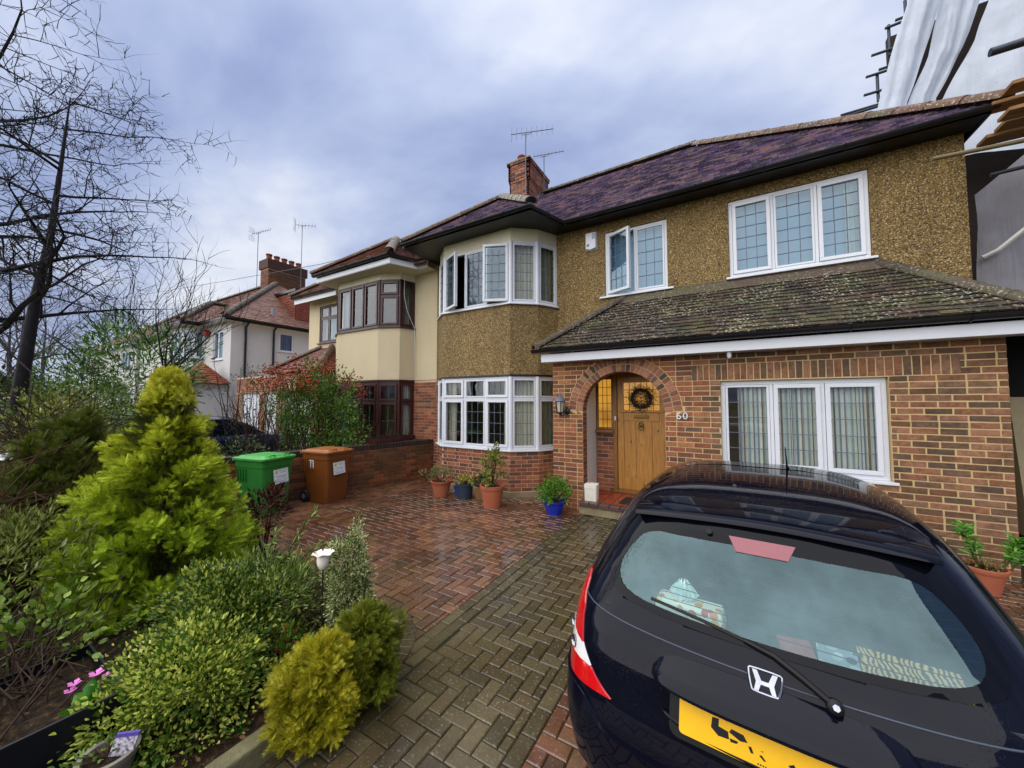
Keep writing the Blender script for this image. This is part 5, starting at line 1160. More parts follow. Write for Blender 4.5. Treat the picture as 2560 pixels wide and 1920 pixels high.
def lamp_emit():
    t = NT('lit_bulbs'); e = t.n('ShaderNodeEmission'); t.set(e, 'Color', (1.0, .85, .5)); t.set(e, 'Strength', 4.0); return t.done(e.outputs[0])
mb = MB()
for k in range(3): mb.lathe([(0, -.03), (.03, -.015), (.03, .015), (0, .03)], 10, (-7.62 + .11 * cos(k * 2.1), 7.25 + .11 * sin(k * 2.1), 4.86))
cl_ = mb.build('ceiling_lamp', lamp_emit(), NB)
# eaves and roof
ch_ = [(-12.15, 6.48), (-9.88, 6.48), (-9.88, 5.86), (-6.88, 5.86), (-6.60, 6.50), (-6.27, 6.50)]
slab([(-12.15, 6.48), (-9.9, 6.48), (-9.9, 5.86), (-6.9, 5.86), (-6.62, 6.50), (-6.262, 6.50), (-6.262, YM), (-12.15, YM)], [], lambda u, v, d: (u, v, 5.19 - .012 * d)).build('soffit', M['cream_panel'], NB)
vstrip([(-9.9, 5.86), (-6.88, 5.86), (-6.60, 6.50), (-6.27, 6.50)], 5.17, 5.31, .02, 'fascia', M['white'], NB); vstrip([(-12.15, 6.48), (-9.92, 6.48)], 5.02, 5.16, .02, 'fascia', M['white'], NB)
gutter([(-9.95, 5.80, 5.385), (-6.86, 5.80, 5.385), (-6.57, 6.43, 5.385), (-6.28, 6.43, 5.385)], .06, 'gutter', M['gutter'], NB); gutter([(-12.2, 6.42, 5.23), (-9.95, 6.42, 5.23)], .06, 'gutter', M['gutter'], NB)
q0, q1, qy, qz, qs = -9.98, -6.82, 5.80, 5.40, .80; qh = (q1 - q0) / 2; qm = (q0 + q1) / 2; ql = sqrt(1 + qs * qs); ay, az = qy + qh, qz + qh * qs; ey, ez_ = 6.42, 5.26; my = ey + (az - ez_) / qs
mb = MB(); mb.add([(q0, qy, qz - .03), (q1, qy, qz - .03), (qm, ay, az - .03)], [(0, 1, 2)]); mb.add([(q1, qy, qz - .03), (q1 + .1, ey, qz - .03), (qm, my, az - .03), (qm, ay, az - .03)], [(0, 1, 2, 3)]); mb.add([(q0, qy, qz - .03), (qm, ay, az - .03), (qm, my, az - .03), (q0, ey, qz - .03)], [(0, 1, 2, 3)])
mb.add([(-12.2, ey, ez_ - .03), (-6.26, ey, ez_ - .03), (-6.26, 9.9, ez_ + 3.48 * qs - .03), (-8.7, 9.9, ez_ + 3.48 * qs - .03)], [(0, 1, 2, 3)]); mb.add([(-12.2, ey, ez_ - .03), (-8.7, 9.9, ez_ + 3.48 * qs - .03), (-12.2, 13, ez_ - .03)], [(0, 1, 2)])
NRF = mb.build('roof', M['tile_nb'], NB); T = Tiles()
T.slope((0, qy, qz), (1, 0, 0), (0, 1 / ql, qs / ql), [(q0, 0), (q1, 0), (qm, qh * ql)]); T.slope((q1, 0, qz), (0, 1, 0), (-1 / ql, 0, qs / ql), [(qy, 0), (ey + .1, 0), (my, qh * ql), (ay, qh * ql)])
T.slope((0, ey, ez_), (1, 0, 0), (0, 1 / ql, qs / ql), [(-12.2, 0), (-6.27, 0), (-6.27, 3.48 * ql), (-8.7, 3.48 * ql)]); T.slope((-12.2, 0, ez_), (0, 1, 0), (1 / ql, 0, qs / ql), [(ey, 0), (13, 0), (9.9, 3.48 * ql)])
T.build(NRF, M['tile_nb'])
ridge_run((q1 + .03, qy - .03, qz + .02), (qm, ay, az + .04), M['ridge_moss'], NRF, .12, .34, 'hip_tile'); ridge_run((q0 - .03, qy - .03, qz + .02), (qm, ay, az + .04), M['ridge_red'], NRF, .11, .34, 'hip_tile'); ridge_run((-12.25, ey - .03, ez_ + .02), (-8.7, 9.9, ez_ + 3.48 * qs + .04), M['ridge_red'], NRF, .11, .36, 'hip_tile')
MB().tube([(-7.10, 6.55, 5.18), (-7.09, 6.52, 4.6), (-7.06, 6.60, 4.2), (-6.99, 6.80, 3.75), (-6.97, 6.83, 2.5)], .007, 5).build('cable', M['white'], NB)
# lower projecting garage roof of the cream house
gr_ = MB(); GE, GZ = 5.85, 2.72; gr_.add([(-12.45, GE, GZ), (-9.75, GE, GZ), (-10.6, 6.84, 3.52), (-11.2, 6.84, 3.52)], [(0, 1, 2, 3)]); gr_.add([(-9.75, GE, GZ), (-9.75, 6.84, GZ), (-10.6, 6.84, 3.52)], [(0, 1, 2)]); gr_.add([(-12.45, GE, GZ), (-11.2, 6.84, 3.52), (-12.45, 6.84, GZ)], [(0, 1, 2)]); GRF = gr_.build('garage_roof', M['tile_nb'], NB)
T = Tiles(); ss_ = (3.52 - GZ) / .99; sl_ = sqrt(1 + ss_ ** 2); T.slope((0, GE, GZ + .01), (1, 0, 0), (0, 1 / sl_, ss_ / sl_), [(-12.45, 0), (-9.75, 0), (-10.6, .99 * sl_), (-11.2, .99 * sl_)])
a = Vector((-9.75, GE, GZ + .01)); b = Vector((-9.75, 6.84, GZ + .01)); c = Vector((-10.6, 6.84, 3.53)); u = (b - a).normalized(); v = (c - a); v = (v - u * v.dot(u)).normalized(); T.slope(a, u, v, [(0, 0), ((b - a).length, 0), ((c - a).dot(u), (c - a).dot(v))]); T.build(GRF, M['tile_nb'])
ridge_run((-9.72, GE - .03, GZ + .03), (-10.6, 6.86, 3.57), M['ridge_red'], GRF, .11, .32, 'hip_tile'); ridge_run((-12.48, GE - .03, GZ + .03), (-11.2, 6.86, 3.57), M['ridge_red'], GRF, .11, .32, 'hip_tile')
gw_ = MB(); gw_.box(-12.2, -11.95, 6.05, 6.84, 0, 2.7); gw_.box(-10.25, -10.02, 6.05, 6.84, 0, 2.7); gw_.box(-11.95, -10.25, 6.06, 6.2, 2.2, 2.7); gwo = gw_.build('garage_wall', M['mortar_old'], NB); brick_face((-10.25, 6.05), (-10.02, 6.05), 0, 2.7, M['brick_old'], gwo, 'garage_bricks'); brick_face((-12.2, 6.05), (-11.95, 6.05), 0, 2.7, M['brick_old'], gwo, 'garage_bricks')
brick_face((-10.02, 6.05), (-10.02, 6.84), 0, 2.7, M['brick_old'], gwo, 'garage_bricks')
MB().box(-11.94, -10.26, 6.25, 6.3, 0, 2.19).build('garage_door', M['white_paint'], NB)
# ---------------------------------------------------------------- detached garages between the houses
GA = thing('brick_garage', 'flat brick garage with two white doors beyond the berry bush', 'garage', (-14, 7, 0)); g0 = MB().box(-16.2, -12.5, 6.6, 11, 2.16, 2.75).build('garage_lintel', M['mortar_old'], GA); brick_face((-16.2, 6.6), (-12.5, 6.6), 2.17, 2.75, M['brick_old'], g0, 'garage_bricks')
for x in (-16.2, -14.45, -12.75): w0 = MB().box(x, x + .25, 6.601, 11, 0, 2.155).build('garage_pier', M['mortar_old'], GA); brick_face((x, 6.59), (x + .25, 6.59), 0, 2.15, M['brick_old'], w0, 'pier_bricks')
for x in (-15.94, -14.19):
    d = MB().box(x, x + 1.43, 6.72, 6.76, 0, 2.15).build('garage_door', M['white'], GA)
    for k in range(7): MB().box(x + .08, x + 1.35, 6.705, 6.719, .12 + k * .29, .34 + k * .29).build('door_panel', M['white'], d)
# ---------------------------------------------------------------- the white house further along
WH = thing('white_house', 'white roughcast house with pinkish hipped roof and tall brown chimney', 'house', (-21, 8, 0)); WX = -17.5
W1 = (-19.15, -18.20, 3.62, 4.88)
slab([(-28.5, 0), (WX, 0), (WX, 5.25), (-28.5, 5.25)], [rect(*W1), rect(-22.2, -20.3, 3.7, 4.9)], lambda u, z, d: (u, YM + .2 * d, z)).build('front_wall', M['whitecast'], WH)
SW = (8.72, 9.36, 4.14, 5.0)
slab([(YM + .201, 0), (13.5, 0), (13.5, 5.25), (YM + .201, 5.25)], [rect(*SW)], lambda u, z, d: (WX - .2 * d, u, z)).build('side_wall', M['whitecast'], WH); MB().box(-28.4, WX - .5, 9.4, 9.45, 2.6, 5.2).build('interior', M['room'], WH)
window(WH, (W1[0] + .003, YM + .03, W1[2]), (1, 0, 0), W1[1] - W1[0] - .006, W1[3] - W1[2] - .006, [(1, None), (1, None)], M['white'], M['glass_far'], None, .06, .05, sky_backing=M['sky_backing']); window(WH, (WX - .03, SW[0] + .003, SW[2]), (0, 1, 0), SW[1] - SW[0] - .006, SW[3] - SW[2] - .006, [(1, 'F')], M['white'], M['glass_far'], None, .06, .06, curtains=[(.03, .97, M['curtain_blue'], .12)])
WBP = [(-22.7, 6.85), (-22.4, 6.45), (-21.9, 6.2), (-20.5, 6.2), (-20.1, 6.5), (-20.0, 6.85)]
band(WBP, 0, 3.72, .2, 'bay_apron', M['whitecast'], WH); band(WBP, 5.0, 5.2, .1, 'bay_header', M['white_paint'], WH, -.02); band(WBP, 3.70, 3.74, .14, 'bay_sill', M['lead'], WH, .05); IN = offs(WBP, -.02)
for i in range(1, 5): a, b = Vector((*IN[i], 0)), Vector((*IN[i + 1], 0)); e_ = b - a; window(WH, a + Vector((0, 0, 3.745)), e_, e_.length, 1.25, [(1, None)] * (3 if i == 2 else 1), M['white'], M['glass_far'], None, 0, .06, curtains=[(.05, .95, M['curtain_blue'], .12)], name='bay_window')
ex, ey, ez_ = WX + .32, 6.5, 5.28; ws = .80; wl = sqrt(1 + ws * ws); wr = 3.6; rz_ = ez_ + wr * ws
mb = MB(); mb.add([(-29, ey, ez_), (ex, ey, ez_), (ex - wr, ey + wr, rz_), (-29, ey + wr, rz_)], [(0, 1, 2, 3)]); mb.add([(ex, ey, ez_), (ex, ey + 2 * wr, ez_), (ex - wr, ey + wr, rz_)], [(0, 1, 2)]); mb.add([(-29, ey + wr, rz_), (ex - wr, ey + wr, rz_), (ex, ey + 2 * wr, ez_), (-29, ey + 2 * wr, ez_)], [(0, 1, 2, 3)])
b0, b1, by = -22.95, -19.75, 5.9; bh = (b1 - b0) / 2; bm = (b0 + b1) / 2; mb.add([(b0, by, ez_), (b1, by, ez_), (bm, by + bh, ez_ + bh * ws)], [(0, 1, 2)]); mb.add([(b1, by, ez_), (b1, ey + .1, ez_), (bm, ey + bh, ez_ + bh * ws), (bm, by + bh, ez_ + bh * ws)], [(0, 1, 2, 3)]); mb.add([(b0, by, ez_), (bm, by + bh, ez_ + bh * ws), (bm, ey + bh, ez_ + bh * ws), (b0, ey + .1, ez_)], [(0, 1, 2, 3)])
WRF = mb.build('roof', M['tile_pink'], WH); T = Tiles(); V2 = (0, 1 / wl, ws / wl)
T.slope((0, ey, ez_ + .02), (1, 0, 0), V2, [(-29, 0), (ex, 0), (ex - wr, wr * wl), (-29, wr * wl)], .22, .14); T.slope((ex, 0, ez_ + .02), (0, 1, 0), (-1 / wl, 0, ws / wl), [(ey, 0), (ey + 2 * wr, 0), (ey + wr, wr * wl)], .22, .14)
T.slope((0, by, ez_ + .02), (1, 0, 0), V2, [(b0, 0), (b1, 0), (bm, bh * wl)], .22, .14); T.slope((b1, 0, ez_ + .02), (0, 1, 0), (-1 / wl, 0, ws / wl), [(by, 0), (ey + .1, 0), (ey + bh, bh * wl), (by + bh, bh * wl)], .22, .14); T.build(WRF, M['tile_pink'])
for P_, Q_ in (((ex + .05, ey - .05, ez_ + .03), (ex - wr, ey + wr, rz_ + .05)), ((ex - wr, ey + wr, rz_ + .06), (-29, ey + wr, rz_ + .06)), ((b1, by, ez_ + .03), (bm, by + bh, ez_ + bh * ws + .05)), ((b0, by, ez_ + .03), (bm, by + bh, ez_ + bh * ws + .05)), ((bm, by + bh, ez_ + bh * ws + .05), (bm, ey + bh, ez_ + bh * ws + .05))): ridge_run(P_, Q_, M['ridge_grey'], WRF, .14, .40)
vstrip([(-29, ey), (b0, ey), (b0, by), (b1, by), (b1, ey), (ex, ey), (ex, ey + 2 * wr)], 5.14, 5.29, .03, 'fascia', M['black_paint'], WH); slab([(b0, by), (b1, by), (b1, ey), (ex, ey), (ex, 13.6), (WX, 13.6), (WX, YM), (-29, YM), (-29, ey), (b0, ey)], [], lambda u, v, d: (u, v, 5.2 - .02 * d)).build('soffit', M['white_paint'], WH)
gutter([(ex - .05, ey - .07, 5.27), (ex + .05, ey + .05, 5.27), (ex + .05, 13.4, 5.27)], .06, 'gutter', M['gutter'], WH)
for y in (7.36, 8.46): MB().tube([(ex, y, 5.2), (WX + .06, y, 5.0), (WX + .06, y, .1)], .045, 8).build('downpipe', M['gutter'], WH, smooth=40)
MB().tube([(WX - .3, 8.55, 5.3), (WX - .3, 8.55, 6.1)], .06, 8).build('flue', M['leadsheet'], WH, smooth=40)
MB().lathe([(0, -.1), (.14, -.08), (.15, .08), (0, .1)], 12, (-19.6, YM - .1, 4.85), (0, 1, 0)).build('round_alarm', pm('red_plastic', hexc('a02018'), .4), WH, smooth=40)
wc = MB().box(-22.0, -21.2, 9.9, 11.9, 7.4, 9.55).build('chimney', M['mortar_old'], WRF); MB().box(-22.08, -21.12, 9.82, 11.98, 9.1, 9.6).build('chimney_corbel', pm('dark_chimney_brick', hexc('4a2e26'), .8, .3, 9, .6, 20, .02), wc); brick_face((-22.0, 9.895), (-21.2, 9.895), 7.5, 9.1, M['brick_wall'], wc, 'chimney_bricks', .09); brick_face((-21.195, 9.9), (-21.195, 11.9), 7.5, 9.1, M['brick_wall'], wc, 'chimney_bricks', .09)
for k in range(5): MB().lathe([(.16, 0), (.13, .1), (.13, .3), (.16, .32), (.16, .38), (.1, .38), (.1, .1)], 12, (-21.6, 10.1 + k * .4, 9.6)).build('chimney_pot', M['pot_clay'], wc, smooth=35)
# tile-hung dormer on the side slope
dm = MB(); dx0, dx1, dy0, dy1, dz0, dz1 = -20.2, -17.75, 9.55, 13.0, 5.45, 7.15; dm.add([(dx1, dy0, dz0), (dx1, dy1, dz0), (dx1, dy1, dz1), (dx1, dy0, dz1), (dx0, dy0, dz1), (dx0, dy1, dz1)], [(0, 1, 2, 3), (0, 3, 4), (1, 5, 2), (3, 2, 5, 4)]); DM = dm.build('dormer', M['tile_orange'], WRF)
T = Tiles(); T.slope((dx1 + .01, 0, 0), (0, 1, 0), (0, 0, 1), [(dy0, dz0), (dy1, dz0), (dy1, dz1), (dy0, dz1)], .22, .13, .02); T.slope((0, dy0 - .01, 0), (1, 0, 0), (0, 0, 1), [(dx0, dz1), (dx1, dz0), (dx1, dz1)], .22, .13, .02); T.build(DM, M['tile_orange'])
MB().box(dx0, dx1 + .12, dy0 - .12, dy1, dz1, dz1 + .12).build('dormer_eave', M['black_paint'], DM)
# brick porch of the white house
PO = MB(); pz = 2.55; p0, p1, py0, py1 = -19.3, -17.3, 5.2, 6.85; ap_ = (-18.3, 6.2, 3.45); PO.add([(p0, py0, pz), (p1, py0, pz), (p1, py1, pz), (p0, py1, pz), ap_], [(0, 1, 4), (1, 2, 4), (3, 0, 4), (0, 3, 2, 1)]); por = PO.build('porch_roof', M['tile_orange'], WH)
T = Tiles()
for A_, B_ in (((p0, py0), (p1, py0)), ((p1, py0), (p1, py1))):
    a = Vector((*A_, pz + .01)); b = Vector((*B_, pz + .01)); c = Vector(ap_); u = (b - a).normalized(); v = c - a; v = (v - u * v.dot(u)).normalized(); T.slope(a, u, v, [(0, 0), ((b - a).length, 0), ((c - a).dot(u), (c - a).dot(v))], .2, .12)
T.build(por, M['tile_orange'])
for x, y in ((-19.1, 5.4), (-17.75, 5.4)): pw = MB().box(x + .01, x + .24, y + .01, y + .34, 0, 2.5).build('porch_pier', M['mortar_old'], WH); brick_face((x, y), (x + .25, y), 0, 2.5, M['brick_old'], pw, 'pier_bricks'); brick_face((x + .25, y), (x + .25, y + .35), 0, 2.5, M['brick_old'], pw, 'pier_bricks')
MB().box(-17.74, -17.52, 5.76, 6.8, 0, 2.5).build('porch_side', M['whitecast'], WH)
aerial('grid backed tv aerial leaning over the white house chimney', (-22.1, 9.75, 9.0), 2.2, radians(10), 1.5, 9, .14, True); aerial('tall tv aerial on the thin mast right of the white house chimney', (-20.4, 11.2, 8.3), 3.5, radians(40), 1.1, 7, .22, True)
# a further house of the row, only its bay and roof show past the white one
FH = thing('end_house', 'pale far house with red brown roof past the white house', 'house', (-33, 8, 0)); slab([(-40, 0), (-29.2, 0), (-29.2, 5.2), (-40, 5.2)], [rect(-32, -30.2, 3.7, 4.9)], lambda u, z, d: (u, YM + .2 * d, z)).build('front_wall', M['whitecast'], FH); MB().box(-29.4, -29.2, YM + .21, 13, 0, 5.2).build('side_wall', M['whitecast'], FH)
window(FH, (-32, YM + .03, 3.7), (1, 0, 0), 1.8, 1.2, [(1, None)] * 3, M['white'], M['glass_far'], None, .06, .06, sky_backing=M['sky_backing'])
mb = MB(); mb.add([(-40, 6.4, 5.2), (-28.9, 6.4, 5.2), (-32.5, 10, 7.9), (-40, 10, 7.9)], [(0, 1, 2, 3)]); mb.add([(-28.9, 6.4, 5.2), (-28.9, 13.6, 5.2), (-32.5, 10, 7.9)], [(0, 1, 2)]); fr_ = mb.build('roof', M['tile_pink'], FH); T = Tiles(); k_ = sqrt(1 + .75 ** 2); T.slope((0, 6.4, 5.22), (1, 0, 0), (0, 1 / k_, .75 / k_), [(-40, 0), (-28.9, 0), (-32.5, 3.6 * k_), (-40, 3.6 * k_)], .3, .2); T.build(fr_, M['tile_pink'])
# overhead wire
wire = MB().tube([(-7.0, 8.28, 6.95), (-13.8, 8.30, 7.30), (-22, 8.32, 8.05), (-39, 8.35, 9.68), (-60, 8.4, 12)], .011, 4).build('overhead_wire', M['iron']); tag(wire, 'thin dark overhead wire running from the chimney across the sky', 'wire')
# ================================================================ SCAFFOLD AND SIDE PASSAGE NEXT DOOR
def sheet_mat(name, c, tr=.35):
    t = NT(name); n = t.noise(3.2, 4, .6); sp_ = t.ramp(t.noise(26, 2, .5), [(.74, 0.0), (.77, 1.0)]); cc = t.mix(t.math('MULTIPLY', sp_, .8), t.ramp(n, [(.3, tuple(x * .8 for x in c)), (.7, c)]), hexc('555a66'))
    b = t.bsdf(cc, .4, spec=.4, normal=t.bump(t.noise(4.5, 4, .6, t.mapv(t.pos(), (1.6, 1.6, .12))), .7, .05)); tl = t.n('ShaderNodeBsdfTranslucent'); t.l(cc, tl.inputs[0]); m_ = t.n('ShaderNodeMixShader'); t.set(m_, 0, tr); t.l(b, m_.inputs[1]); t.l(tl.outputs[0], m_.inputs[2]); return t.done(m_.outputs[0])
M['sheet'] = sheet_mat('white_scaffold_sheeting', hexc('dce5f2')); M['sheet_grey'] = sheet_mat('grey_debris_sheeting', hexc('8d8a90'), .1); M['steel'] = pm('scaffold_tube', hexc('3c4048'), .4, .3, 14, metal=.6); M['steel2'] = pm('muddy_scaffold_tube', hexc('6a6040'), .6, .4, 14); M['board'] = wood_mat('scaffold_board', hexc('5e4226'), hexc('9c7444'), False, .8, 1, (2, 12, 12))
SF = thing('scaffold', 'scaffold wrapped in torn white sheeting behind the roof of the brown house', 'scaffold', (4, 9, 0))
def sheet(L_, R_, nm, mat, parent, nu=26, amp=.05, ph=0.0):
    """billowing sheet between a left and a right edge polyline"""
    n = 24; V, F = [], []
    def at(pl, t):
        t *= len(pl) - 1; i = min(int(t), len(pl) - 2); return Vector(pl[i]).lerp(Vector(pl[i + 1]), t - i)
    for j in range(n + 1):
        a, b = at(L_, j / n), at(R_, j / n)
        for i in range(nu + 1): u = i / nu; p = a.lerp(b, u); V.append((p.x, p.y - amp * (sin(u * 11 + ph + j * .12) + .6 * sin(u * 23 + j * .4 + ph)) - .10 * sin(pi * u) + random.uniform(-.008, .008), p.z + .02 * sin(u * 9 + j)))
    for j in range(n):
        for i in range(nu): F.append((j * (nu + 1) + i, j * (nu + 1) + i + 1, (j + 1) * (nu + 1) + i + 1, (j + 1) * (nu + 1) + i))
    return arr_mesh(nm, V, F, mat, parent, smooth=True)
sheet([(2.35, 9, 6.2), (2.54, 9, 7.28), (2.74, 9, 8.15), (3.01, 9, 9.11), (3.2, 9.1, 10.0)], [(2.78, 8.95, 6.1), (2.92, 8.95, 7.2), (3.16, 8.95, 8.0), (3.42, 8.95, 8.95), (3.66, 9.0, 9.9)], 'sheet', M['sheet'], SF, 14, .025)
sheet([(2.80, 9, 6.1), (2.93, 9, 7.18), (3.22, 9, 7.95), (3.40, 9, 8.9), (3.65, 9.1, 9.8)], [(3.12, 9, 6.0), (3.27, 9, 7.11), (3.62, 9, 7.88), (3.85, 9, 8.61), (4.05, 9.1, 9.6)], 'sheet', M['sheet'], SF, 14, .03, 2.0)
sheet([(3.20, 8.9, 6.0), (3.33, 8.9, 7.05), (3.73, 8.9, 7.91), (3.93, 8.9, 8.57), (4.12, 9.0, 9.5)], [(5.6, 8.8, 5.4), (5.6, 8.8, 6.9), (5.8, 8.8, 7.8), (5.9, 8.8, 8.5), (6.0, 8.9, 9.4)], 'sheet', M['sheet'], SF, 40, .05, 4.0)
MB().box(2.9, 6.5, 9.6, 9.7, 0, 9.0).build('gap_backing', pm('gap_dark', hexc('2a2018'), .9, .3, 4), SF)  # dark plane put in so the gaps between the sheets read dark
for (a, b) in (((2.04, 7.38), (2.75, 7.37)), ((2.13, 7.33), (2.75, 7.34)), ((2.38, 7.63), (2.8, 7.62)), ((2.42, 7.97), (2.9, 7.96)), ((2.6, 8.03), (2.95, 8.03)), ((2.51, 8.35), (3.0, 8.34)), ((2.71, 8.78), (3.1, 8.79)), ((2.85, 8.86), (3.2, 8.86))): MB().tube([(a[0], 9.05, a[1]), (b[0], 9.05, b[1])], .024, 8).build('pole', M['steel'], SF, smooth=40)
for x, z0, z1 in ((2.585, 7.45, 8.0), (2.77, 8.26, 8.85), (3.0, 5, 9.2), (4.4, 0, 9.2)): MB().tube([(x, 9.09, z0), (x, 9.09, z1)], .024, 8).build('standard', M['steel'], SF, smooth=40)
MB().tube([(1.48, 3.4, 4.04), (4.6, 3.45, 4.06)], .024, 10).build('ledger', M['steel'], SF, smooth=40); MB().tube([(2.2, 6.2, 4.76), (4.2, 6.2, 4.66)], .024, 10).build('ledger', M['steel2'], SF, smooth=40); MB().tube([(2.75, 6.45, 4.52), (4.2, 6.45, 4.60)], .022, 10).build('ledger', M['steel'], SF, smooth=40)
MB().tube([(4.55, 3.45, 0), (4.55, 3.45, 6.5)], .024, 8).build('standard', M['steel'], SF, smooth=40); MB().tube([(4.1, 6.2, 0), (4.1, 6.2, 6.5)], .024, 8).build('standard', M['steel'], SF, smooth=40)
for y, z, x0 in ((6.1, 5.02, 2.72), (6.35, 5.03, 2.80), (6.6, 5.02, 2.76), (6.2, 5.36, 2.80), (6.5, 5.35, 2.78)): mb = MB(); mb.obox((x0 + 1.1, y, z), (1.1, .0, .0), (.0, .105, .0), (0, .0, .019)); mb.build('scaffold_board', M['board'], SF)
GS = thing('debris_sheet', 'grey sheeting with white tape hanging beside the pebbledash wall', 'sheeting', (3.6, 7.6, 3)); sheet([(2.95, 7.55, 2.9), (3.02, 7.55, 3.4), (3.05, 7.55, 4.1), (3.06, 7.55, 4.75)], [(5.0, 7.5, 2.7), (5.0, 7.5, 3.2), (5.0, 7.5, 4.5), (5.0, 7.5, 6.4)], 'grey_sheet', M['sheet_grey'], GS, 30, .04)
mb = MB(); mb.tube([(3.04, 7.40, 3.80), (3.16, 7.36, 3.86), (3.30, 7.33, 4.0), (3.5, 7.30, 4.2), (3.8, 7.28, 4.5)], .028, 5); mb.build('tape', M['white_paint'], GS)
PG = thing('side_passage', 'black panel standing in for the dark void of the side passage', 'wall', (3.3, 7, 0)); MB().box(2.60, 5.0, 7.0, 7.08, 0, 2.95).build('passage_void_panel', pm('void_black', hexc('08080a'), .8, .3, 8), PG); MB().box(2.58, 5.0, 5.72, 7.0, 2.67, 2.72).build('passage_roof', M['black_paint'], PG)  # flat black panel, the darkness of the open passage put into its colour
pb = MB(); pb.obox((3.15, 6.62, 1.12), (.30, 0, .0), (0, .10, .0), (0, .1, .78)); pbo = pb.build('plywood_board', pm('weathered_plywood', hexc('8f8468'), .85, .25, 5, .3, 30)); 
pbo.scale = (1, 1, 1); tag(pbo, 'pale weathered board leaning in the dark side passage', 'board')
RB = MB().box(2.78, 4.4, 5.60, 5.72, 2.66, 2.80).build('roof_boards', M['board'], PG)
# ================================================================ PLANTS
def T_leaf(l=1.0, w_=.4, fold=.12, tip=.55):
    V = [(0, 0, 0), (-w_ * .34, fold * .8, l * .22), (-w_ / 2, fold, l * .48), (-w_ * .30, fold * .6, l * .76), (0, .06, l), (w_ * .30, fold * .6, l * .76), (w_ / 2, fold, l * .48), (w_ * .34, fold * .8, l * .22), (0, -.02, l * .5)]
    return np.array(V, dtype=np.float32), np.array([(i, (i + 1) % 8, 8) for i in range(8)], dtype=np.int32)
def T_spray(n=6, sp=.75, w_=.09):
    """flat feathery frond: side shoots along a middle rib"""
    V, F = [], []
    for i in range(n):
        t = .08 + .80 * i / n; l = sp * .62 * (1 - t * .72)
        for s in (-1, 1):
            a = .75; d = np.array([s * sin(a), 0, cos(a)]); o = np.array([0, 0, t]); b = len(V); pr = np.array([cos(a), 0, -s * sin(a)]) * w_ * .5
            V += [o - pr, o + pr, o + d * l + np.array([0, .10 * l, 0])]; F.append((b, b + 1, b + 2))
    b = len(V); V += [np.array([-w_ * .5, 0, 0]), np.array([w_ * .5, 0, 0]), np.array([0, .06, 1.05])]; F.append((b, b + 1, b + 2))
    return np.array(V, dtype=np.float32), np.array(F, dtype=np.int32)
def T_blade(l=1.0, w_=.06, k=5, bend=.5):
    V, F = [], []
    for i in range(k + 1):
        t = i / k; V += [(-w_ / 2 * (1 - t * .85), bend * t * t, l * t * (1 - .25 * bend * t)), (w_ / 2 * (1 - t * .85), bend * t * t, l * t * (1 - .25 * bend * t))]
    for i in range(k): a = 2 * i; F += [(a, a + 1, a + 3), (a, a + 3, a + 2)]
    return np.array(V, dtype=np.float32), np.array(F, dtype=np.int32)
def scatter(name, tmpl, P, D, S, mat, parent, rng, kind=None, upb=0.0):
    P = np.asarray(P, dtype=np.float32); D = np.asarray(D, dtype=np.float32); S = np.asarray(S, dtype=np.float32); n = len(P)
    D = D / np.maximum(1e-6, np.linalg.norm(D, axis=1, keepdims=True)); R_ = rng.normal(0, 1, (n, 3)); R_[:, 2] += upb * 3
    X = np.cross(R_, D); X /= np.maximum(1e-6, np.linalg.norm(X, axis=1, keepdims=True)); Yv = np.cross(D, X); V, F = tmpl
    W_ = P[:, None, :] + S[:, None, None] * (V[None, :, 0:1] * X[:, None, :] + V[None, :, 1:2] * Yv[:, None, :] + V[None, :, 2:3] * D[:, None, :])
    FF = (F[None, :, :] + (np.arange(n) * len(V))[:, None, None]).reshape(-1, F.shape[1])
    return arr_mesh(name, W_.reshape(-1, 3), FF, mat, parent, kind)
def ell_pts(rng, n, c, r, shell=.55, lo=-1.0):
    d = rng.normal(0, 1, (n * 2, 3)); d /= np.linalg.norm(d, axis=1, keepdims=True); d = d[d[:, 2] > lo][:n]; k = shell + (1 - shell) * rng.random((len(d), 1)) ** .6; s_ = rng.uniform(0, 6, 4); k = k * (1 + .28 * np.sin(d[:, 0:1] * 4.3 + s_[0]) * np.sin(d[:, 1:2] * 4.9 + s_[1]) + .22 * np.sin(d[:, 2:3] * 5.3 + d[:, 0:1] * 3.0 + s_[2]))
    return np.array(c) + d * k * np.array(r), d
def clumps(rng, nc, nl, c, r, cr, lo=-.6, shell=.75):
    """leaf positions gathered in clumps over an ellipsoid"""
    C, Dn = ell_pts(rng, nc, c, r, shell, lo); P, D = [], []
    for q, dn in zip(C, Dn):
        m = max(4, int(nl * rng.uniform(.6, 1.4))); k = rng.normal(0, 1, (m, 3)); k /= np.linalg.norm(k, axis=1, keepdims=True); rr = cr * rng.uniform(.5, 1.6)
        P.append(q + k * rr * rng.random((m, 1)) ** .5); D.append(k + dn * .8 + np.array([0, 0, .35]))
    return np.concatenate(P), np.concatenate(D)
def stems(name, base, tips, r0, mat, parent, sag=.1):
    mb = MB(); b = Vector(base)
    for t in tips:
        t = Vector(t); m_ = b.lerp(t, .5) + Vector((random.uniform(-.1, .1), random.uniform(-.1, .1), 0)) * (t - b).length * sag * 3; mb.tube([b + Vector((random.uniform(-.02, .02), random.uniform(-.02, .02), -.03)), m_, t], [r0, r0 * .7, r0 * .3], 5, False)
    return tag(mb.build(name, mat, parent), kind='stuff')
M['twig'] = pm('brown_twig', hexc('3b2a1c'), .85, .4, 20); M['twig_red'] = pm('reddish_twig', hexc('4a2c20'), .85, .4, 20); M['bark'] = pm('wet_dark_bark', hexc('1f1a1c'), .8, .5, 12, .6, 30, .01)
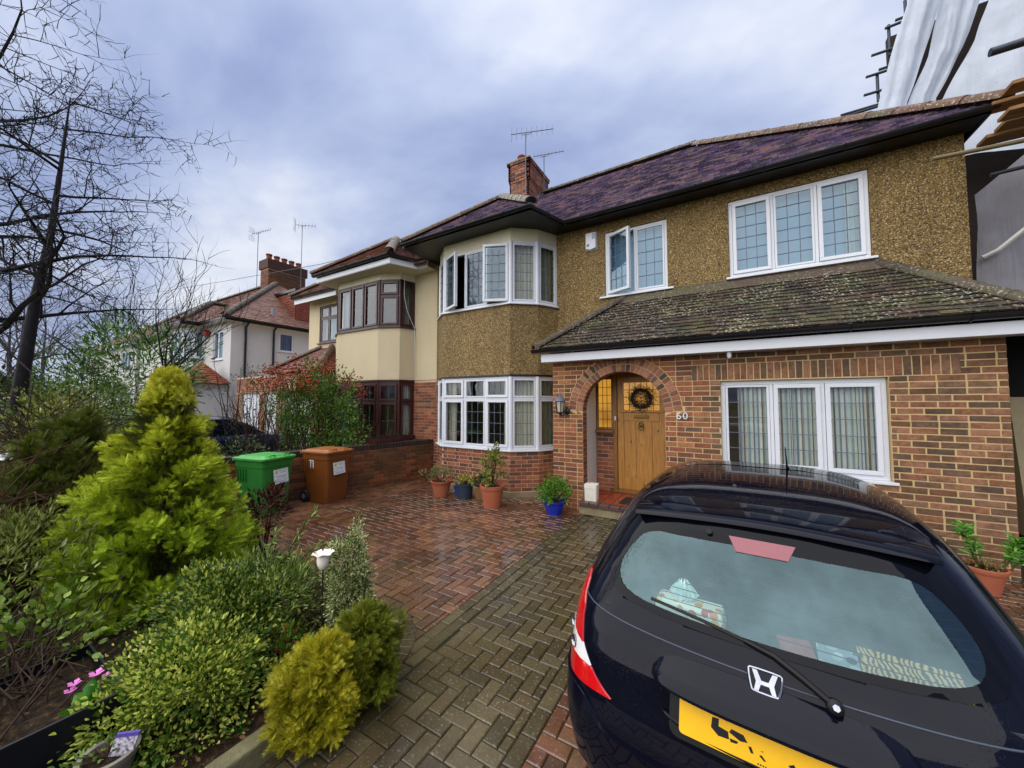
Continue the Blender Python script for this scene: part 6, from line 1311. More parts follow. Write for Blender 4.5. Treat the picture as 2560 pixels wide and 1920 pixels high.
def shrub(name, label, cat, c, r, nc, nl, cr, tm, s0, s1, mat, seed, base=None, lo=-.6, shell=.75, group=None, extra=None, nst=9):
    rng = np.random.default_rng(seed); bz = base if base is not None else c[2] - r[2]; t = thing(name, label, cat, (c[0], c[1], bz), 0, group); P, D = clumps(rng, nc, nl, c, r, cr, lo, shell)
    P[:, 2] = np.maximum(P[:, 2], bz + .02); scatter('foliage', tm, P, D, rng.uniform(s0, s1, len(P)), mat, t, rng)
    tp, _ = ell_pts(rng, nst, c, r, .8, -.2); stems('stems', (c[0], c[1], bz), tp, .012, M['twig'], t)
    if extra: extra(t, rng)
    return t
SPR, LEAF, LLEAF, BROAD = T_spray(8, .8, .055), T_leaf(1, .5), T_leaf(1, .24, .06), T_leaf(1, .62, .1)
# ---- golden conifer: feathery plumes set round a leaning stem
def conifer_mat():
    t = NT('golden_conifer_sprays'); z = t.n('ShaderNodeSeparateXYZ'); t.l(t.pos(), z.inputs[0]); r = t.rnd()
    lowc = t.ramp(r, [(0, hexc('7c981a')), (.5, hexc('a8c02a')), (1, hexc('cfe046'))]); hic = t.ramp(r, [(0, hexc('98a018')), (.5, hexc('c2c02c')), (1, hexc('dcd44e'))])
    c = t.mix(t.ramp(t.math('MULTIPLY', t.math('ADD', z.outputs[2], t.math('MULTIPLY', t.noise(2.0, 3, .6), .7)), .36), [(.38, 0.0), (.88, 1.0)]), lowc, hic)
    k = t.n('ShaderNodeMapRange'); b = t.bsdf(c, .55, spec=.25); tl = t.n('ShaderNodeBsdfTranslucent'); t.l(c, tl.inputs[0]); m_ = t.n('ShaderNodeMixShader'); t.set(m_, 0, .14); t.l(b, m_.inputs[1]); t.l(tl.outputs[0], m_.inputs[2]); return t.done(m_.outputs[0])
def conifer(name, label, cx, cy, H_, prof, nplume, nspr, mat, seed, lean=(0, 0), size=(.10, .17), upw=.9, z0=.1, pl=(.32, .5), thick=.13):
    rng = np.random.default_rng(seed); t = thing(name, label, 'conifer', (cx, cy, .05)); P, D, S = [], [], []
    zs = np.array([p[0] for p in prof]); rs = np.array([p[1] for p in prof])
    for i in range(nplume):
        z = z0 + (H_ - z0) * (rng.random() ** 1.25); a = rng.uniform(0, 2 * pi); rr = float(np.interp(z, zs, rs)) * rng.uniform(.62, 1.14); ax_ = np.array([cx + lean[0] * z, cy + lean[1] * z, 0])
        tip = ax_ + np.array([rr * cos(a), rr * sin(a), z]); out_d = np.array([cos(a), sin(a), upw]); out_d /= np.linalg.norm(out_d); l = rng.uniform(*pl) * (.6 + .4 * min(1, rr / .4)); m = int(nspr * rng.uniform(.7, 1.3))
        tt = rng.random(m) ** .8; off = rng.normal(0, 1, (m, 3)); off -= (off @ out_d)[:, None] * out_d; off /= np.maximum(1e-5, np.linalg.norm(off, axis=1, keepdims=True)); k = thick * np.sin(np.clip(tt * .95 + .05, 0, 1) * pi) ** .8 * rng.random(m) ** .5
        P.append(tip - out_d * l * (1 - tt)[:, None] + off * k[:, None]); D.append(out_d + off * .75 + rng.normal(0, .18, (m, 3))); S.append(rng.uniform(*size, m))
    P = np.concatenate(P); P[:, 2] = np.maximum(P[:, 2], .06); scatter('foliage', SPR, P, np.concatenate(D), np.concatenate(S), mat, t, rng)
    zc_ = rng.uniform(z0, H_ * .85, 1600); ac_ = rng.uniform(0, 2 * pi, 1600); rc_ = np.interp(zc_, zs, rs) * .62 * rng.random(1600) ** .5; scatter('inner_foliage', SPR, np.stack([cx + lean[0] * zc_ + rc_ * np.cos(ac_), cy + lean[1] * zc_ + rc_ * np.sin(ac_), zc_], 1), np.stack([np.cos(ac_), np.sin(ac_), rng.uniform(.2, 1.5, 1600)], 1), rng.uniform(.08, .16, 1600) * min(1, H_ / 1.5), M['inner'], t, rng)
    MB().tube([(cx, cy, 0), (cx + lean[0] * H_ * .5, cy + lean[1] * H_ * .5, H_ * .5), (cx + lean[0] * H_, cy + lean[1] * H_, H_ * .93)], [.05, .03, .006], 7).build('trunk', M['twig'], t); return t
M['inner'] = leafm('shade_dark_inner_sprays', [hexc('33420f'), hexc('465a18'), hexc('4a3c20')], .7, .15)  # browner inner sprays, with the shade between plumes put into the colour
GM = conifer_mat()
conifer('golden_conifer', 'bushy golden green conifer with feathery sprays in the planting bed', -4.50, 1.30, 2.12, [(0, .48), (.3, .60), (.6, .64), (.95, .57), (1.3, .45), (1.6, .30), (1.85, .14), (2.0, .07), (2.2, .01)], 165, 135, GM, 11, (-.03, .0), (.06, .12), .75, .08, (.32, .50), .10)
conifer('thread_conifer', 'dark green rounded conifer standing behind the golden one', -5.75, .92, 1.72, [(0, .5), (.4, .66), (.8, .68), (1.2, .52), (1.5, .30), (1.75, .05)], 200, 55, leafm('dark_conifer_sprays', [hexc('3e4a0f'), hexc('5a6618'), hexc('788226')], .6, .2), 12, (0, 0), (.08, .14), 2.6, .1, (.3, .45), .07)
conifer('globe_cypress', 'small yellow tipped cypress spilling over the concrete kerb', -2.06, 1.32, .44, [(0, .20), (.12, .25), (.24, .25), (.34, .18), (.44, .07)], 90, 70, leafm('yellow_cypress_sprays', [hexc('76801a'), hexc('b0aa22'), hexc('d8c838')], .55, .3), 13, (0, 0), (.05, .085), .8, .05, (.12, .2), .05)
conifer('olive_cypress', 'low olive green cypress bulging over the curved edging blocks', -2.04, 1.60, .52, [(0, .18), (.15, .24), (.3, .25), (.42, .18), (.52, .06)], 90, 70, leafm('olive_cypress_sprays', [hexc('4c5a12'), hexc('727c1e'), hexc('98992c')], .55, .3), 16, (0, 0), (.04, .075), .9, .05, (.12, .2), .05)
# ---- foreground shrubs
def varieg(name, green, edge, share=.5):
    t = NT(name); r = t.rnd(); n = t.noise(60, 2, .5); c = t.mix(t.ramp(t.math('ADD', t.math('MULTIPLY', r, .55), t.math('MULTIPLY', n, .5)), [(share - .08, 0.0), (share + .08, 1.0)]), t.ramp(r, [(0, tuple(x * .6 for x in green)), (1, green)]), edge)
    b = t.bsdf(c, .35, spec=.5); tl = t.n('ShaderNodeBsdfTranslucent'); t.l(c, tl.inputs[0]); m_ = t.n('ShaderNodeMixShader'); t.set(m_, 0, .2); t.l(b, m_.inputs[1]); t.l(tl.outputs[0], m_.inputs[2]); return t.done(m_.outputs[0])
M['holly'] = varieg('variegated_holly_leaf', hexc('52781c'), hexc('c0c858'), .52)
shrub('holly_bush', 'low yellow edged variegated bush in the planting bed by the black planter', 'bush', (-2.68, .90, .21), (.33, .30, .29), 280, 34, .08, T_leaf(1, .52, .26), .018, .040, M['holly'], 21, .05, -.5)
shrub('holly_bush', 'taller darker variegated bush between the yellow edged one and the conifer', 'bush', (-3.02, 1.20, .28), (.36, .30, .32), 230, 30, .085, T_leaf(1, .52, .26), .02, .044, varieg('dark_variegated_leaf', hexc('3f6418'), hexc('a8b04c'), .60), 30, .05, -.5)
M['euonymus'] = varieg('white_edged_leaf', hexc('55762c'), hexc('d0d096'), .56)
shrub('column_euonymus', 'upright white edged shrub beside the white metal rose', 'bush', (-2.39, 1.72, .45), (.14, .13, .47), 330, 36, .045, T_leaf(1, .42, .14), .014, .027, M['euonymus'], 22, .05, -.9)
M['budd'] = leafm('grey_green_leaf', [hexc('465a20'), hexc('68802e'), hexc('9aa85c')], .5, .25)
def budd_extra(t, rng):
    mb = MB(); P, D = [], []
    for tip, bz in (((-3.28, 2.02, .86), .0), ((-3.05, 1.95, .62), 0), ((-2.95, 1.6, .66), 0), ((-3.45, 1.75, .72), 0)):
        b = Vector((-3.15, 1.45, .1)); tp = Vector(tip); md = b.lerp(tp, .5) + Vector((0, 0, .12)); pts = [b, b.lerp(md, .5) + Vector((0, 0, .05)), md, md.lerp(tp, .5) + Vector((0, 0, .03)), tp]; mb.tube(pts, [.009, .008, .006, .005, .003], 5, False)
        for i in range(60):
            k = rng.uniform(.3, 1) * 3.999; j = int(k); p = pts[j].lerp(pts[j + 1], k - j); P.append(p); d = (pts[j + 1] - pts[j]).normalized(); D.append(np.array(d) * .5 + rng.normal(0, .7, 3))
    mb.build('shoots', M['twig'], t); scatter('shoot_leaves', LLEAF, P, D, rng.uniform(.045, .085, len(P)), M['budd'], t, rng)
shrub('buddleia', 'loose grey green shrub with long arching leafy shoots over the paving', 'bush', (-3.05, 1.50, .30), (.42, .34, .32), 150, 20, .09, LLEAF, .035, .07, M['budd'], 23, .05, -.4, extra=budd_extra)
shrub('spurge_clump', 'low bright green leafy clump between the conifer and column shrub', 'plant', (-2.60, 1.42, .16), (.20, .20, .14), 40, 14, .05, LEAF, .03, .055, leafm('fresh_green_leaf', [hexc('3f6a1c'), hexc('6a9a2e'), hexc('8f3c2c')], .45, .25), 24, .05)
shrub('dead_heather', 'brown dead heather clump around the metal rose stem', 'plant', (-2.66, 1.72, .24), (.17, .17, .22), 50, 20, .05, T_leaf(1, .14, .02), .03, .06, leafm('dead_stems', [hexc('2b1a14'), hexc('4a2e22'), hexc('6a4434')], .8, .05), 25, .05)
shrub('yellow_spurge', 'pale yellowing low plant behind the metal rose', 'plant', (-2.82, 1.98, .22), (.20, .16, .18), 36, 16, .06, LEAF, .025, .045, leafm('yellowing_leaf', [hexc('7a7a2c'), hexc('a8a050'), hexc('c4b878')], .6, .2), 26, .04)
# white metal rose on a stem
RS = thing('metal_rose', 'white metal rose garden stake on a thin dark stem', 'garden stake', (-2.40, 1.52, .05)); MB().tube([(-2.40, 1.52, 0), (-2.395, 1.52, .35), (-2.40, 1.52, .74)], .005, 6).build('stem', M['iron'], RS)
M['rose'] = pm('white_enamel', hexc('e6e0d2'), .4, .06, 20)
MB().lathe([(.0, .70), (.022, .71), (.036, .74), (.040, .77), (.036, .80)], 14, (-2.40, 1.52, 0)).build('bloom', M['rose'], RS, smooth=60)
for k in range(6):
    a = k * pi / 3; mb = MB(); c = Vector((-2.40, 1.52, .79)); o = Vector((cos(a), sin(a), 0)); s_ = Vector((-sin(a), cos(a), 0)); mb.add([c + o * .02 - s_ * .02, c + o * .02 + s_ * .02, c + o * .06 + s_ * .026 + UPZ * .03, c + o * .072 + UPZ * .022, c + o * .06 - s_ * .026 + UPZ * .03], [(0, 1, 2, 3, 4)]); mb.build('petal', M['rose'], RS)
# strappy leaves and small clumps
def tuft(name, label, x, y, n, l0, l1, cols, seed, w_=.05, bend=.6, spread=.5, z=.06):
    rng = np.random.default_rng(seed); t = thing(name, label, 'plant', (x, y, z)); P = np.array([(x, y, z)]) + rng.normal(0, .02, (n, 3)) * (1, 1, 0); D = rng.normal(0, spread, (n, 3)); D[:, 2] = 1; scatter('leaves', T_blade(1, w_, 6, bend), P, D, rng.uniform(l0, l1, n), leafm(name + '_blade', cols, .45, .25), t, rng); return t
tuft('strap_leaf_clump', 'clump of long thin strappy leaves arching over bare soil', -2.50, 1.15, 22, .25, .55, [hexc('4a6a2c'), hexc('7a9a4a'), hexc('b0b878')], 31, .028, .9, .7)
for i, (x, y) in enumerate(((-2.46, .93), (-2.62, .78), (-2.30, 1.02), (-2.42, .66))): tuft('bluebell_shoots', 'small fresh green shoots sprouting from bare soil near the kerb', x, y, 14, .07, .13, [hexc('2f5a1e'), hexc('4f8a2e')], 40 + i, .16, .8, .9)['group'] = 'green shoots in the soil'
# fallen leaves and grit on the soil
rng = np.random.default_rng(50); n = 900; P = np.stack([rng.uniform(-3.2, -2.15, n), rng.uniform(.3, 1.9, n), rng.uniform(.07, .13, n)], 1); D = rng.normal(0, 1, (n, 3)) * (1, 1, .25); lit = scatter('leaf_litter', T_leaf(1, .5, .1), P, D, rng.uniform(.015, .04, n), leafm('dead_leaf', [hexc('2b1d12'), hexc('553c24'), hexc('8a6f48')], .8, .1), None, rng, 'stuff'); tag(lit, 'dead brown leaves littering the planting bed soil', 'leaves')
shrub('hebe_bush', 'loose olive green shrub filling the bed under the golden conifer', 'bush', (-3.45, 1.25, .22), (.42, .36, .26), 150, 22, .08, LEAF, .022, .045, leafm('hebe_leaf', [hexc('3c5418'), hexc('5f7c24'), hexc('8c9c40')], .5, .25), 27, .05)
shrub('red_leaf_shrub', 'dark red leaved shrub poking out beside the green bin', 'bush', (-4.35, 2.05, .62), (.22, .20, .30), 40, 16, .07, LLEAF, .05, .09, leafm('dark_red_leaf', [hexc('2e1210'), hexc('4a1c18'), hexc('6a2c22')], .5, .15), 28, .05)
shrub('ivy_cover', 'low green ground cover round the foot of the yellow edged bush', 'plant', (-2.75, .72, .10), (.40, .26, .08), 70, 14, .05, BROAD, .018, .035, leafm('ivy_leaf', [hexc('34561a'), hexc('5c8a2a'), hexc('88ac40')], .45, .2), 29, .05)
# ---- black planter with dead stems and a pink primrose
PL = thing('planter_trough', 'black plastic planter trough with soil and dead stems', 'planter', (-3.05, .3, .0)); M['black_plastic'] = pm('black_trough_plastic', hexc('0d0e16'), .45, .2, 6)
def trough(x0, x1, y0, y1, z0, z1, th=.014):
    mb = MB(); mb.box(x0, x0 + th, y0, y1, z0, z1); mb.box(x1 - th, x1, y0, y1, z0, z1); mb.box(x0 + th, x1 - th, y0, y0 + th, z0, z1); mb.box(x0 + th, x1 - th, y1 - th, y1, z0, z1); return mb
trough(-3.48, -2.77, -.6, .68, .02, .33).build('trough', M['black_plastic'], PL, bevel=.004); mb = MB(); mb.box(-3.47, -2.78, -.59, .67, .1, .26); mb.build('trough_soil', M['soil'], PL)
rng = np.random.default_rng(61); mb = MB()
for i in range(46):
    b = Vector((rng.uniform(-3.4, -2.95), rng.uniform(.0, .6), .26)); d = Vector(rng.normal(0, .14, 3)); d.z = rng.uniform(.08, .28); m_ = b + d * .5 + Vector(rng.normal(0, .03, 3)); mb.tube([b, m_, b + d, b + d + Vector(rng.normal(0, .06, 3))], [.006, .005, .004, .002], 4, False)
tag(mb.build('dead_stems', M['twig'], PL), kind='stuff')
PR = thing('pink_primrose', 'pink flowered primrose in the black planter corner', 'flower', (-2.92, .56, .26)); M['pink'] = pm('pink_petal', hexc('d878c0'), .6, .15, 30)
rng = np.random.default_rng(62); scatter('leaves', BROAD, np.array([(-2.90, .57, .27)] * 16) + rng.normal(0, .015, (16, 3)), rng.normal(0, .8, (16, 3)) + (0, 0, .6), rng.uniform(.06, .10, 16), leafm('primrose_leaf', [hexc('3a7a1e'), hexc('6aa832')], .4, .25), PR, rng)
for (x, y, z, r) in ((-2.95, .60, .385, .032), (-2.985, .53, .365, .028), (-2.97, .515, .345, .026), (-2.925, .63, .37, .018)):
    for k in range(5):
        a = k * 2 * pi / 5; mb = MB(); c = Vector((x, y, z)); o = Vector((cos(a) * .9 + .25, sin(a) * .9 - .1, .35)).normalized(); s_ = o.cross(UPZ).normalized(); mb.add([c, c + o * r * .7 + s_ * r * .45, c + o * r * 1.1, c + o * r * .7 - s_ * r * .45], [(0, 1, 2, 3)]); mb.build('petal', M['pink'], PR)
for i, (x, y, n) in enumerate(((-3.0, .05, 18), (-3.15, -.05, 14))): tuft('weed_rosette', 'broad leaved weed growing at the end of the black planter', x, y, n, .10, .17, [hexc('2c5a24'), hexc('4f8a3a')], 63 + i, .30, .7, 1.2, .27)['group'] = 'weeds in the planter'
# ---- small grey pot with a plant label
def pot_prof(h, r0, r1, rim=.03, lip=.012): return [(0, 0), (r0, 0), (r0 * 1.0 + (r1 - r0) * .8, h * .80), (r0 + (r1 - r0) * .82 + lip * .7, h * .815), (r1 + lip, h * .94), (r1 + lip, h), (r1 - .008, h), (r1 - .012, h * .86), (0, h * .86)]
def potted(label, x, y, h, r0, r1, pm_, rng_seed, leaf, size, mat, ell, nc, nl, cr, name='potted_plant', group=None, z=0.0, ridge=True):
    rng = np.random.default_rng(rng_seed); t = thing(name, label, 'potted plant', (x, y, z), 0, group); pr = pot_prof(h, r0, r1); MB().lathe(pr[:-1], 32, (x, y, z)).build('pot', pm_, t, smooth=35); MB().lathe([(r1 - .013, h * .87), (r1 * .5, h * .9), (0, h * .91)], 20, (x, y, z)).build('soil', M['soil'], t, smooth=True)
    if nc:
        P, D = clumps(rng, nc, nl, (x + ell[0], y + ell[1], z + h + ell[2]), ell[3], cr, -.7, .6); scatter('foliage', leaf, P, D, rng.uniform(*size, len(P)), mat, t, rng); tp = P[rng.integers(0, len(P), 14)]; stems('stems', (x, y, z + h * .88), tp, .008, M['twig'], t)
    return t
potted('small grey plastic pot with a picture label by the planter', -2.50, .56, .20, .07, .095, pm('grey_pot', hexc('7a746a'), .6, .2, 8), 71, LEAF, (.02, .035), leafm('pot_leaf', [hexc('4a6a24'), hexc('86a044')], .5, .2), (-.03, -.02, .0, (.08, .08, .035)), 10, 7, .02, z=.03)
lb = MB(); lb.obox((-2.455, .60, .25), (.035, .03, .0), (.004, -.004, .0), (.012, .012, .055)); 
def label_mat():
    t = NT('plant_label_print'); n = t.noise(70, 3, .6); z = t.n('ShaderNodeSeparateXYZ'); t.l(t.pos(), z.inputs[0]); c = t.mix(t.ramp(z.outputs[2], [(.285, 0.0), (.29, 1.0)]), t.ramp(n, [(.4, hexc('6a6478')), (.5, hexc('c8c0c8')), (.65, hexc('e0d8dc'))]), hexc('5a4aa0')); return t.done(t.bsdf(c, .4))
lbo = lb.build('plant_label', label_mat()); tag(lbo, 'purple topped picture label stuck in the small grey pot', 'plant label')
# ---- left hand shrubs near the camera
M['rosetwig'] = pm('green_brown_twig', hexc('4a4a26'), .7, .3, 20)
def rose_extra(t, rng):
    mb = MB()
    for i in range(40):
        b = Vector((rng.uniform(-4.4, -3.7), rng.uniform(.15, .75), .1)); d = Vector(rng.normal(0, .22, 3)); d.z = rng.uniform(.2, .6); mb.tube([b, b + d * .5 + Vector(rng.normal(0, .05, 3)), b + d], [.007, .005, .003], 4, False)
    tag(mb.build('thorny_stems', M['rosetwig'], t), kind='stuff')
shrub('rose_bush', 'sparse rose bush with rounded green leaves over dark leaf litter', 'bush', (-3.75, .45, .38), (.42, .35, .30), 34, 10, .09, BROAD, .035, .065, leafm('rose_leaf', [hexc('466018'), hexc('6a8a26'), hexc('9cae52')], .4, .2), 81, .05, -.3, extra=rose_extra)
def pieris_extra(t, rng):
    P, D = ell_pts(rng, 60, (-4.75, .45, .52), (.55, .40, .32), .95, .1); scatter('bud_spikes', T_leaf(1, .3, .1), P, D + (0, 0, .8), rng.uniform(.05, .08, len(P)), leafm('pale_bud', [hexc('a8a878'), hexc('c8c498')], .6, .2), t, rng, 'stuff')
shrub('pieris_bush', 'twiggy pale green shrub with cream buds left of the golden conifer', 'bush', (-4.75, .50, .55), (.60, .42, .36), 170, 24, .09, LLEAF, .04, .07, leafm('pieris_leaf', [hexc('48561e'), hexc('748232'), hexc('a0a654')], .5, .25), 82, .05, -.2, extra=pieris_extra)
def twigs(name, label, cat, c, r, n, seed, mat, lmin=.3, lmax=.8, rad=.005, up=.6, base=0.05):
    rng = np.random.default_rng(seed); t = thing(name, label, cat, (c[0], c[1], base)); mb = MB()
    for i in range(n):
        p, _ = ell_pts(rng, 1, c, r, .1, -1); p = Vector(p[0]); d = Vector(rng.normal(0, 1, 3)); d.z = abs(d.z) * up + .15; d = d.normalized() * rng.uniform(lmin, lmax); k = Vector(rng.normal(0, .06, 3)); mb.tube([p, p + d * .5 + k, p + d], [rad, rad * .75, rad * .35], 4, False)
        q = p + d * .55 + k; mb.tube([q, q + (d.normalized() + Vector(rng.normal(0, .7, 3))).normalized() * d.length * .4], [rad * .6, rad * .25], 3, False)
    tag(mb.build('branches', mat, t), kind='stuff'); return t
twigs('dead_bush', 'tangled leafless reddish brown bush at the far left of the bed', 'bush', (-5.2, .40, .75), (.34, .22, .5), 200, 83, M['twig_red'])
twigs('bramble_tangle', 'low tangle of dead brown stems under the rose bush', 'bush', (-4.0, .25, .2), (.6, .5, .18), 120, 84, M['twig'], .2, .5, .004, .3)
LM = thing('bollard_light', 'white capped garden light among the leafless bush', 'garden light', (-5.95, .58, 0)); MB().tube([(-5.95, .58, .40), (-6.3, .25, .88)], .03, 10).build('post', M['iron'], LM, smooth=40); MB().lathe([(0, .96), (.10, .945), (.17, .92), (.18, .905), (.03, .88)], 20, (-5.95, .58, .40)).build('cap', M['white'], LM, smooth=40)
# ---- potted plants by the bay and the side passage
M['terra'] = piece('terracotta', [(0, hexc('a85a3e')), (1, hexc('b86a4a'))], .65, .22, 9, .2, .003, .35); M['blue_glaze'] = pm('blue_glaze', hexc('1a2fa8'), .15, .2, 5, spec=.6); M['slate_pot'] = pm('slate_blue_pot', hexc('2f3a4a'), .4, .15, 6); M['blue_pot'] = pm('mid_blue_pot', hexc('2a4fa0'), .4, .15, 6)
gg = 'potted plants under the bay window'
potted('wide terracotta pot of grey green trailing plant by the garden wall', -4.87, 5.50, .30, .13, .20, M['terra'], 91, LEAF, (.02, .04), leafm('grey_trail_leaf', [hexc('5a5a34'), hexc('7f8450'), hexc('9a9a6a')], .6, .2), (-.05, 0, .10, (.33, .25, .13)), 60, 16, .06, group=gg)
potted('small bright blue pot between the trailing plant and slate pot', -4.62, 5.72, .17, .06, .085, M['blue_pot'], 92, LEAF, (.02, .03), leafm('tiny_leaf', [hexc('3a5a24'), hexc('6a8a3a')], .5, .2), (0, 0, .04, (.06, .06, .05)), 10, 8, .03, group=gg)
potted('slate blue pot with yellow flowers under the bay window', -4.38, 5.62, .28, .14, .165, M['slate_pot'], 93, LEAF, (.025, .05), leafm('yellow_flower_mix', [hexc('5a6a24'), hexc('9a9a34'), hexc('d8cc50')], .5, .25), (0, 0, .06, (.16, .14, .09)), 26, 12, .05, group=gg)
wp_ = thing('wooden_planter', 'small wooden tapered planter of dark leaves behind the terracotta pot', 'potted plant', (-4.02, 5.72, 0)); mb = MB(); mb.add([(-4.02 + sx * a, 5.72 + sy * a, z) for z, a in ((0, .10), (.20, .14)) for sx, sy in ((-1, -1), (1, -1), (1, 1), (-1, 1))], [(0, 1, 5, 4), (1, 2, 6, 5), (2, 3, 7, 6), (3, 0, 4, 7), (4, 5, 6, 7)]); mb.build('planter_box', wood_mat('planter_wood', hexc('6a4c30'), hexc('96704a'), False), wp_, bevel=.004); rng = np.random.default_rng(94); P, D = clumps(rng, 26, 14, (-4.02, 5.72, .33), (.15, .13, .15), .05, -.4); scatter('foliage', LEAF, P, D, rng.uniform(.03, .06, len(P)), leafm('dark_leaf', [hexc('1f3a1a'), hexc('3a5a26')], .4, .2), wp_, rng)
potted('large terracotta pot with tall variegated leafy shrub below the bay', -3.60, 5.40, .38, .15, .21, M['terra'], 95, BROAD, (.035, .06), leafm('olive_leaf', [hexc('4a5a1e'), hexc('76802e'), hexc('a8a854')], .4, .25), (.03, 0, .28, (.18, .17, .30)), 46, 16, .07, group=gg)
potted('royal blue glazed bowl with bright green bushy plant beside the arch', -2.50, 5.60, .22, .12, .19, M['blue_glaze'], 96, LEAF, (.025, .05), leafm('bright_green_leaf', [hexc('2f5a16'), hexc('4f8a22'), hexc('86aa3a')], .45, .25), (.02, 0, .14, (.25, .22, .19)), 90, 18, .06, group=gg)
def whorl(t, x, y, z, n, rng, mat, h=.3):
    P = np.array([(x, y, z)]) + np.stack([rng.normal(0, .01, n), rng.normal(0, .01, n), rng.uniform(0, h, n)], 1); a = rng.uniform(0, 2 * pi, n); D = np.stack([np.cos(a), np.sin(a), rng.uniform(-.1, .9, n)], 1); scatter('whorl', T_leaf(1, .2, .08), P, D, rng.uniform(.06, .11, n), mat, t, rng)
ep = potted('terracotta pot of whorled bright green spurge at the brick corner', 2.12, 5.45, .25, .095, .15, M['terra'], 97, LEAF, (.02, .03), leafm('low_leaf', [hexc('5a6a2c'), hexc('8a8a4a')], .5, .2), (0, 0, .03, (.12, .12, .05)), 14, 9, .04); rng = np.random.default_rng(98); em = leafm('spurge_leaf', [hexc('2f6a1a'), hexc('4f9a2c'), hexc('8ac04a')], .4, .25)
for (x, y, z, n) in ((2.02, 5.50, .48, 50), (2.06, 5.45, .34, 50), (2.33, 5.46, .40, 50), (2.29, 5.40, .31, 50), (2.40, 5.48, .30, 40)):
    whorl(ep, x, y, z, n, rng, em, .14); MB().tube([(2.12, 5.45, .2), (x * .5 + 1.06, y * .5 + 2.72, z * .6), (x, y, z + .1)], .008, 5).build('stem', M['rosetwig'], ep)
# ================================================================ TREES, HEDGES, CARS AT THE BACK
def bare_tree(name, label, base, H_, seed, r0, spread=.55, levels=4, lean=(0, 0), kids=(5, 6, 6, 5), ln=.55, mat=None, up=.25, group=None, trunk=.35, droop=0.0, cat='tree', l1=None, rmin=.005):
    rng = random.Random(seed); t = thing(name, label, cat, base, 0, group); tr, cr_ = MB(), MB(); b = Vector(base)
    def grow(p, d, l, r, lv):
        n = 4 if lv else 6; pts = [p]; rr = [r]; dd = d.copy()
        for i in range(n):
            g_ = .045 if lv == 0 else .17; dd = (dd + Vector((rng.gauss(0, g_), rng.gauss(0, g_), rng.gauss(0, .10) + up * .12 - droop * .1 * lv))).normalized(); pts.append(pts[-1] + dd * l / n); rr.append(r * (1 - (.93 if lv == 0 else .62) * (i + 1) / n))
        (tr if lv == 0 else cr_).tube(pts, rr, 8 if lv == 0 else (5 if lv == 1 else 3), False)
        if lv >= levels:
            return
        k = kids[min(lv, len(kids) - 1)]
        for i in range(k):
            s = (trunk if lv == 0 else .25) + (1 - (trunk if lv == 0 else .25)) * (i + rng.random()) / k; j = min(n - 1, int(s * n)); q = pts[j].lerp(pts[j + 1], s * n - j if s * n - j <= 1 else 1)
            a = rng.uniform(0, 2 * pi); o = dd.orthogonal().normalized(); o = (Matrix.Rotation(a, 3, dd) @ o); ll = (l1 if (l1 and lv == 0) else l * ln) * rng.uniform(.6, 1.2); nd = (dd * (1 - spread) + o * spread + Vector((0, 0, up * .4))).normalized(); grow(q, nd, ll, max(rmin, rr[j] * (.5 if lv else .55)), lv + 1)
        if lv and lv < levels: grow(pts[-1], dd, l * .55, rr[-1], lv + 1)
    grow(b, Vector((lean[0], lean[1], 1)).normalized(), H_, r0, 0); tr.build('trunk', mat or M['bark'], t, smooth=True); cr_.build('crown', mat or M['bark'], t); return t
bare_tree('bare_tree', 'tall dark leafless tree with dense twiggy crown at the left', (-8.5, .50, 0), 7.8, 5, .12, .70, 4, (.0, .02), (14, 6, 5, 2), .52, up=.30, trunk=.30, l1=1.45, rmin=.006)
bare_tree('bare_tree', 'second dark leafless trunk rising behind the white capped garden light', (-8.8, .82, 0), 6.6, 9, .11, .75, 4, (.0, .0), (12, 6, 5, 2), .50, up=.12, trunk=.48, droop=.2, l1=1.25, rmin=.006)
bare_tree('bare_tree', 'smaller leafless tree with upright shoots before the white house', (-10.3, 2.55, 0), 3.2, 14, .09, .55, 3, (.05, .16), (8, 5, 3), .62, up=1.1, trunk=.6, l1=1.5, rmin=.006)
FB = pm('distant_bark', hexc('4a454c'), .9, .3, 3)
for i, (x, y, h) in enumerate(((-46, 8.5, 9), (-52, 11, 10), (-58, 14, 11), (-60, 6, 12), (-66, 3, 12), (-72, 9, 13), (-64, 17, 11), (-75, 0, 13), (-56, 1.0, 10), (-50, 4.6, 8.5))): bare_tree('far_tree', 'distant grey leafless tree in the belt past the end house', (x, y, 0), h, 100 + i, .28, .55, 3, (0, 0), (8, 7, 6), .48, FB, .35, 'distant bare trees')
def bush(name, label, c, r, cols, seed, nc, nl, cr, size, leaf=None, cat='bush', group=None, base=0.0, lo=-.8, extra=None, nst=12):
    return shrub(name, label, cat, c, r, nc, nl, cr, leaf or LEAF, size[0], size[1], leafm(name + '_leaf', cols, .45, .2), seed, base, lo, .6, group, extra, nst)
LAU = [hexc('2c5218'), hexc('4a7a28'), hexc('86a04a')]
bush('laurel_tree', 'broad leaved evergreen tree before the white house', (-12.2, 3.0, 2.45), (1.3, 1.1, 1.15), LAU, 201, 150, 22, .28, (.10, .18), LLEAF, 'tree', None, 0)
bush('privet_bush', 'small leaved green bush behind the dark conifer', (-8.6, 1.55, 1.35), (1.0, .75, .85), [hexc('3f561a'), hexc('64802a'), hexc('98a648')], 202, 170, 26, .18, (.035, .065), None, 'bush')
bush('yellow_hedge', 'yellowish green loose hedge at the left edge of the garden', (-7.3, 1.02, 1.15), (.8, .5, .8), [hexc('4c521e'), hexc('7c8230'), hexc('b4b254')], 203, 150, 24, .16, (.03, .06), None, 'hedge')
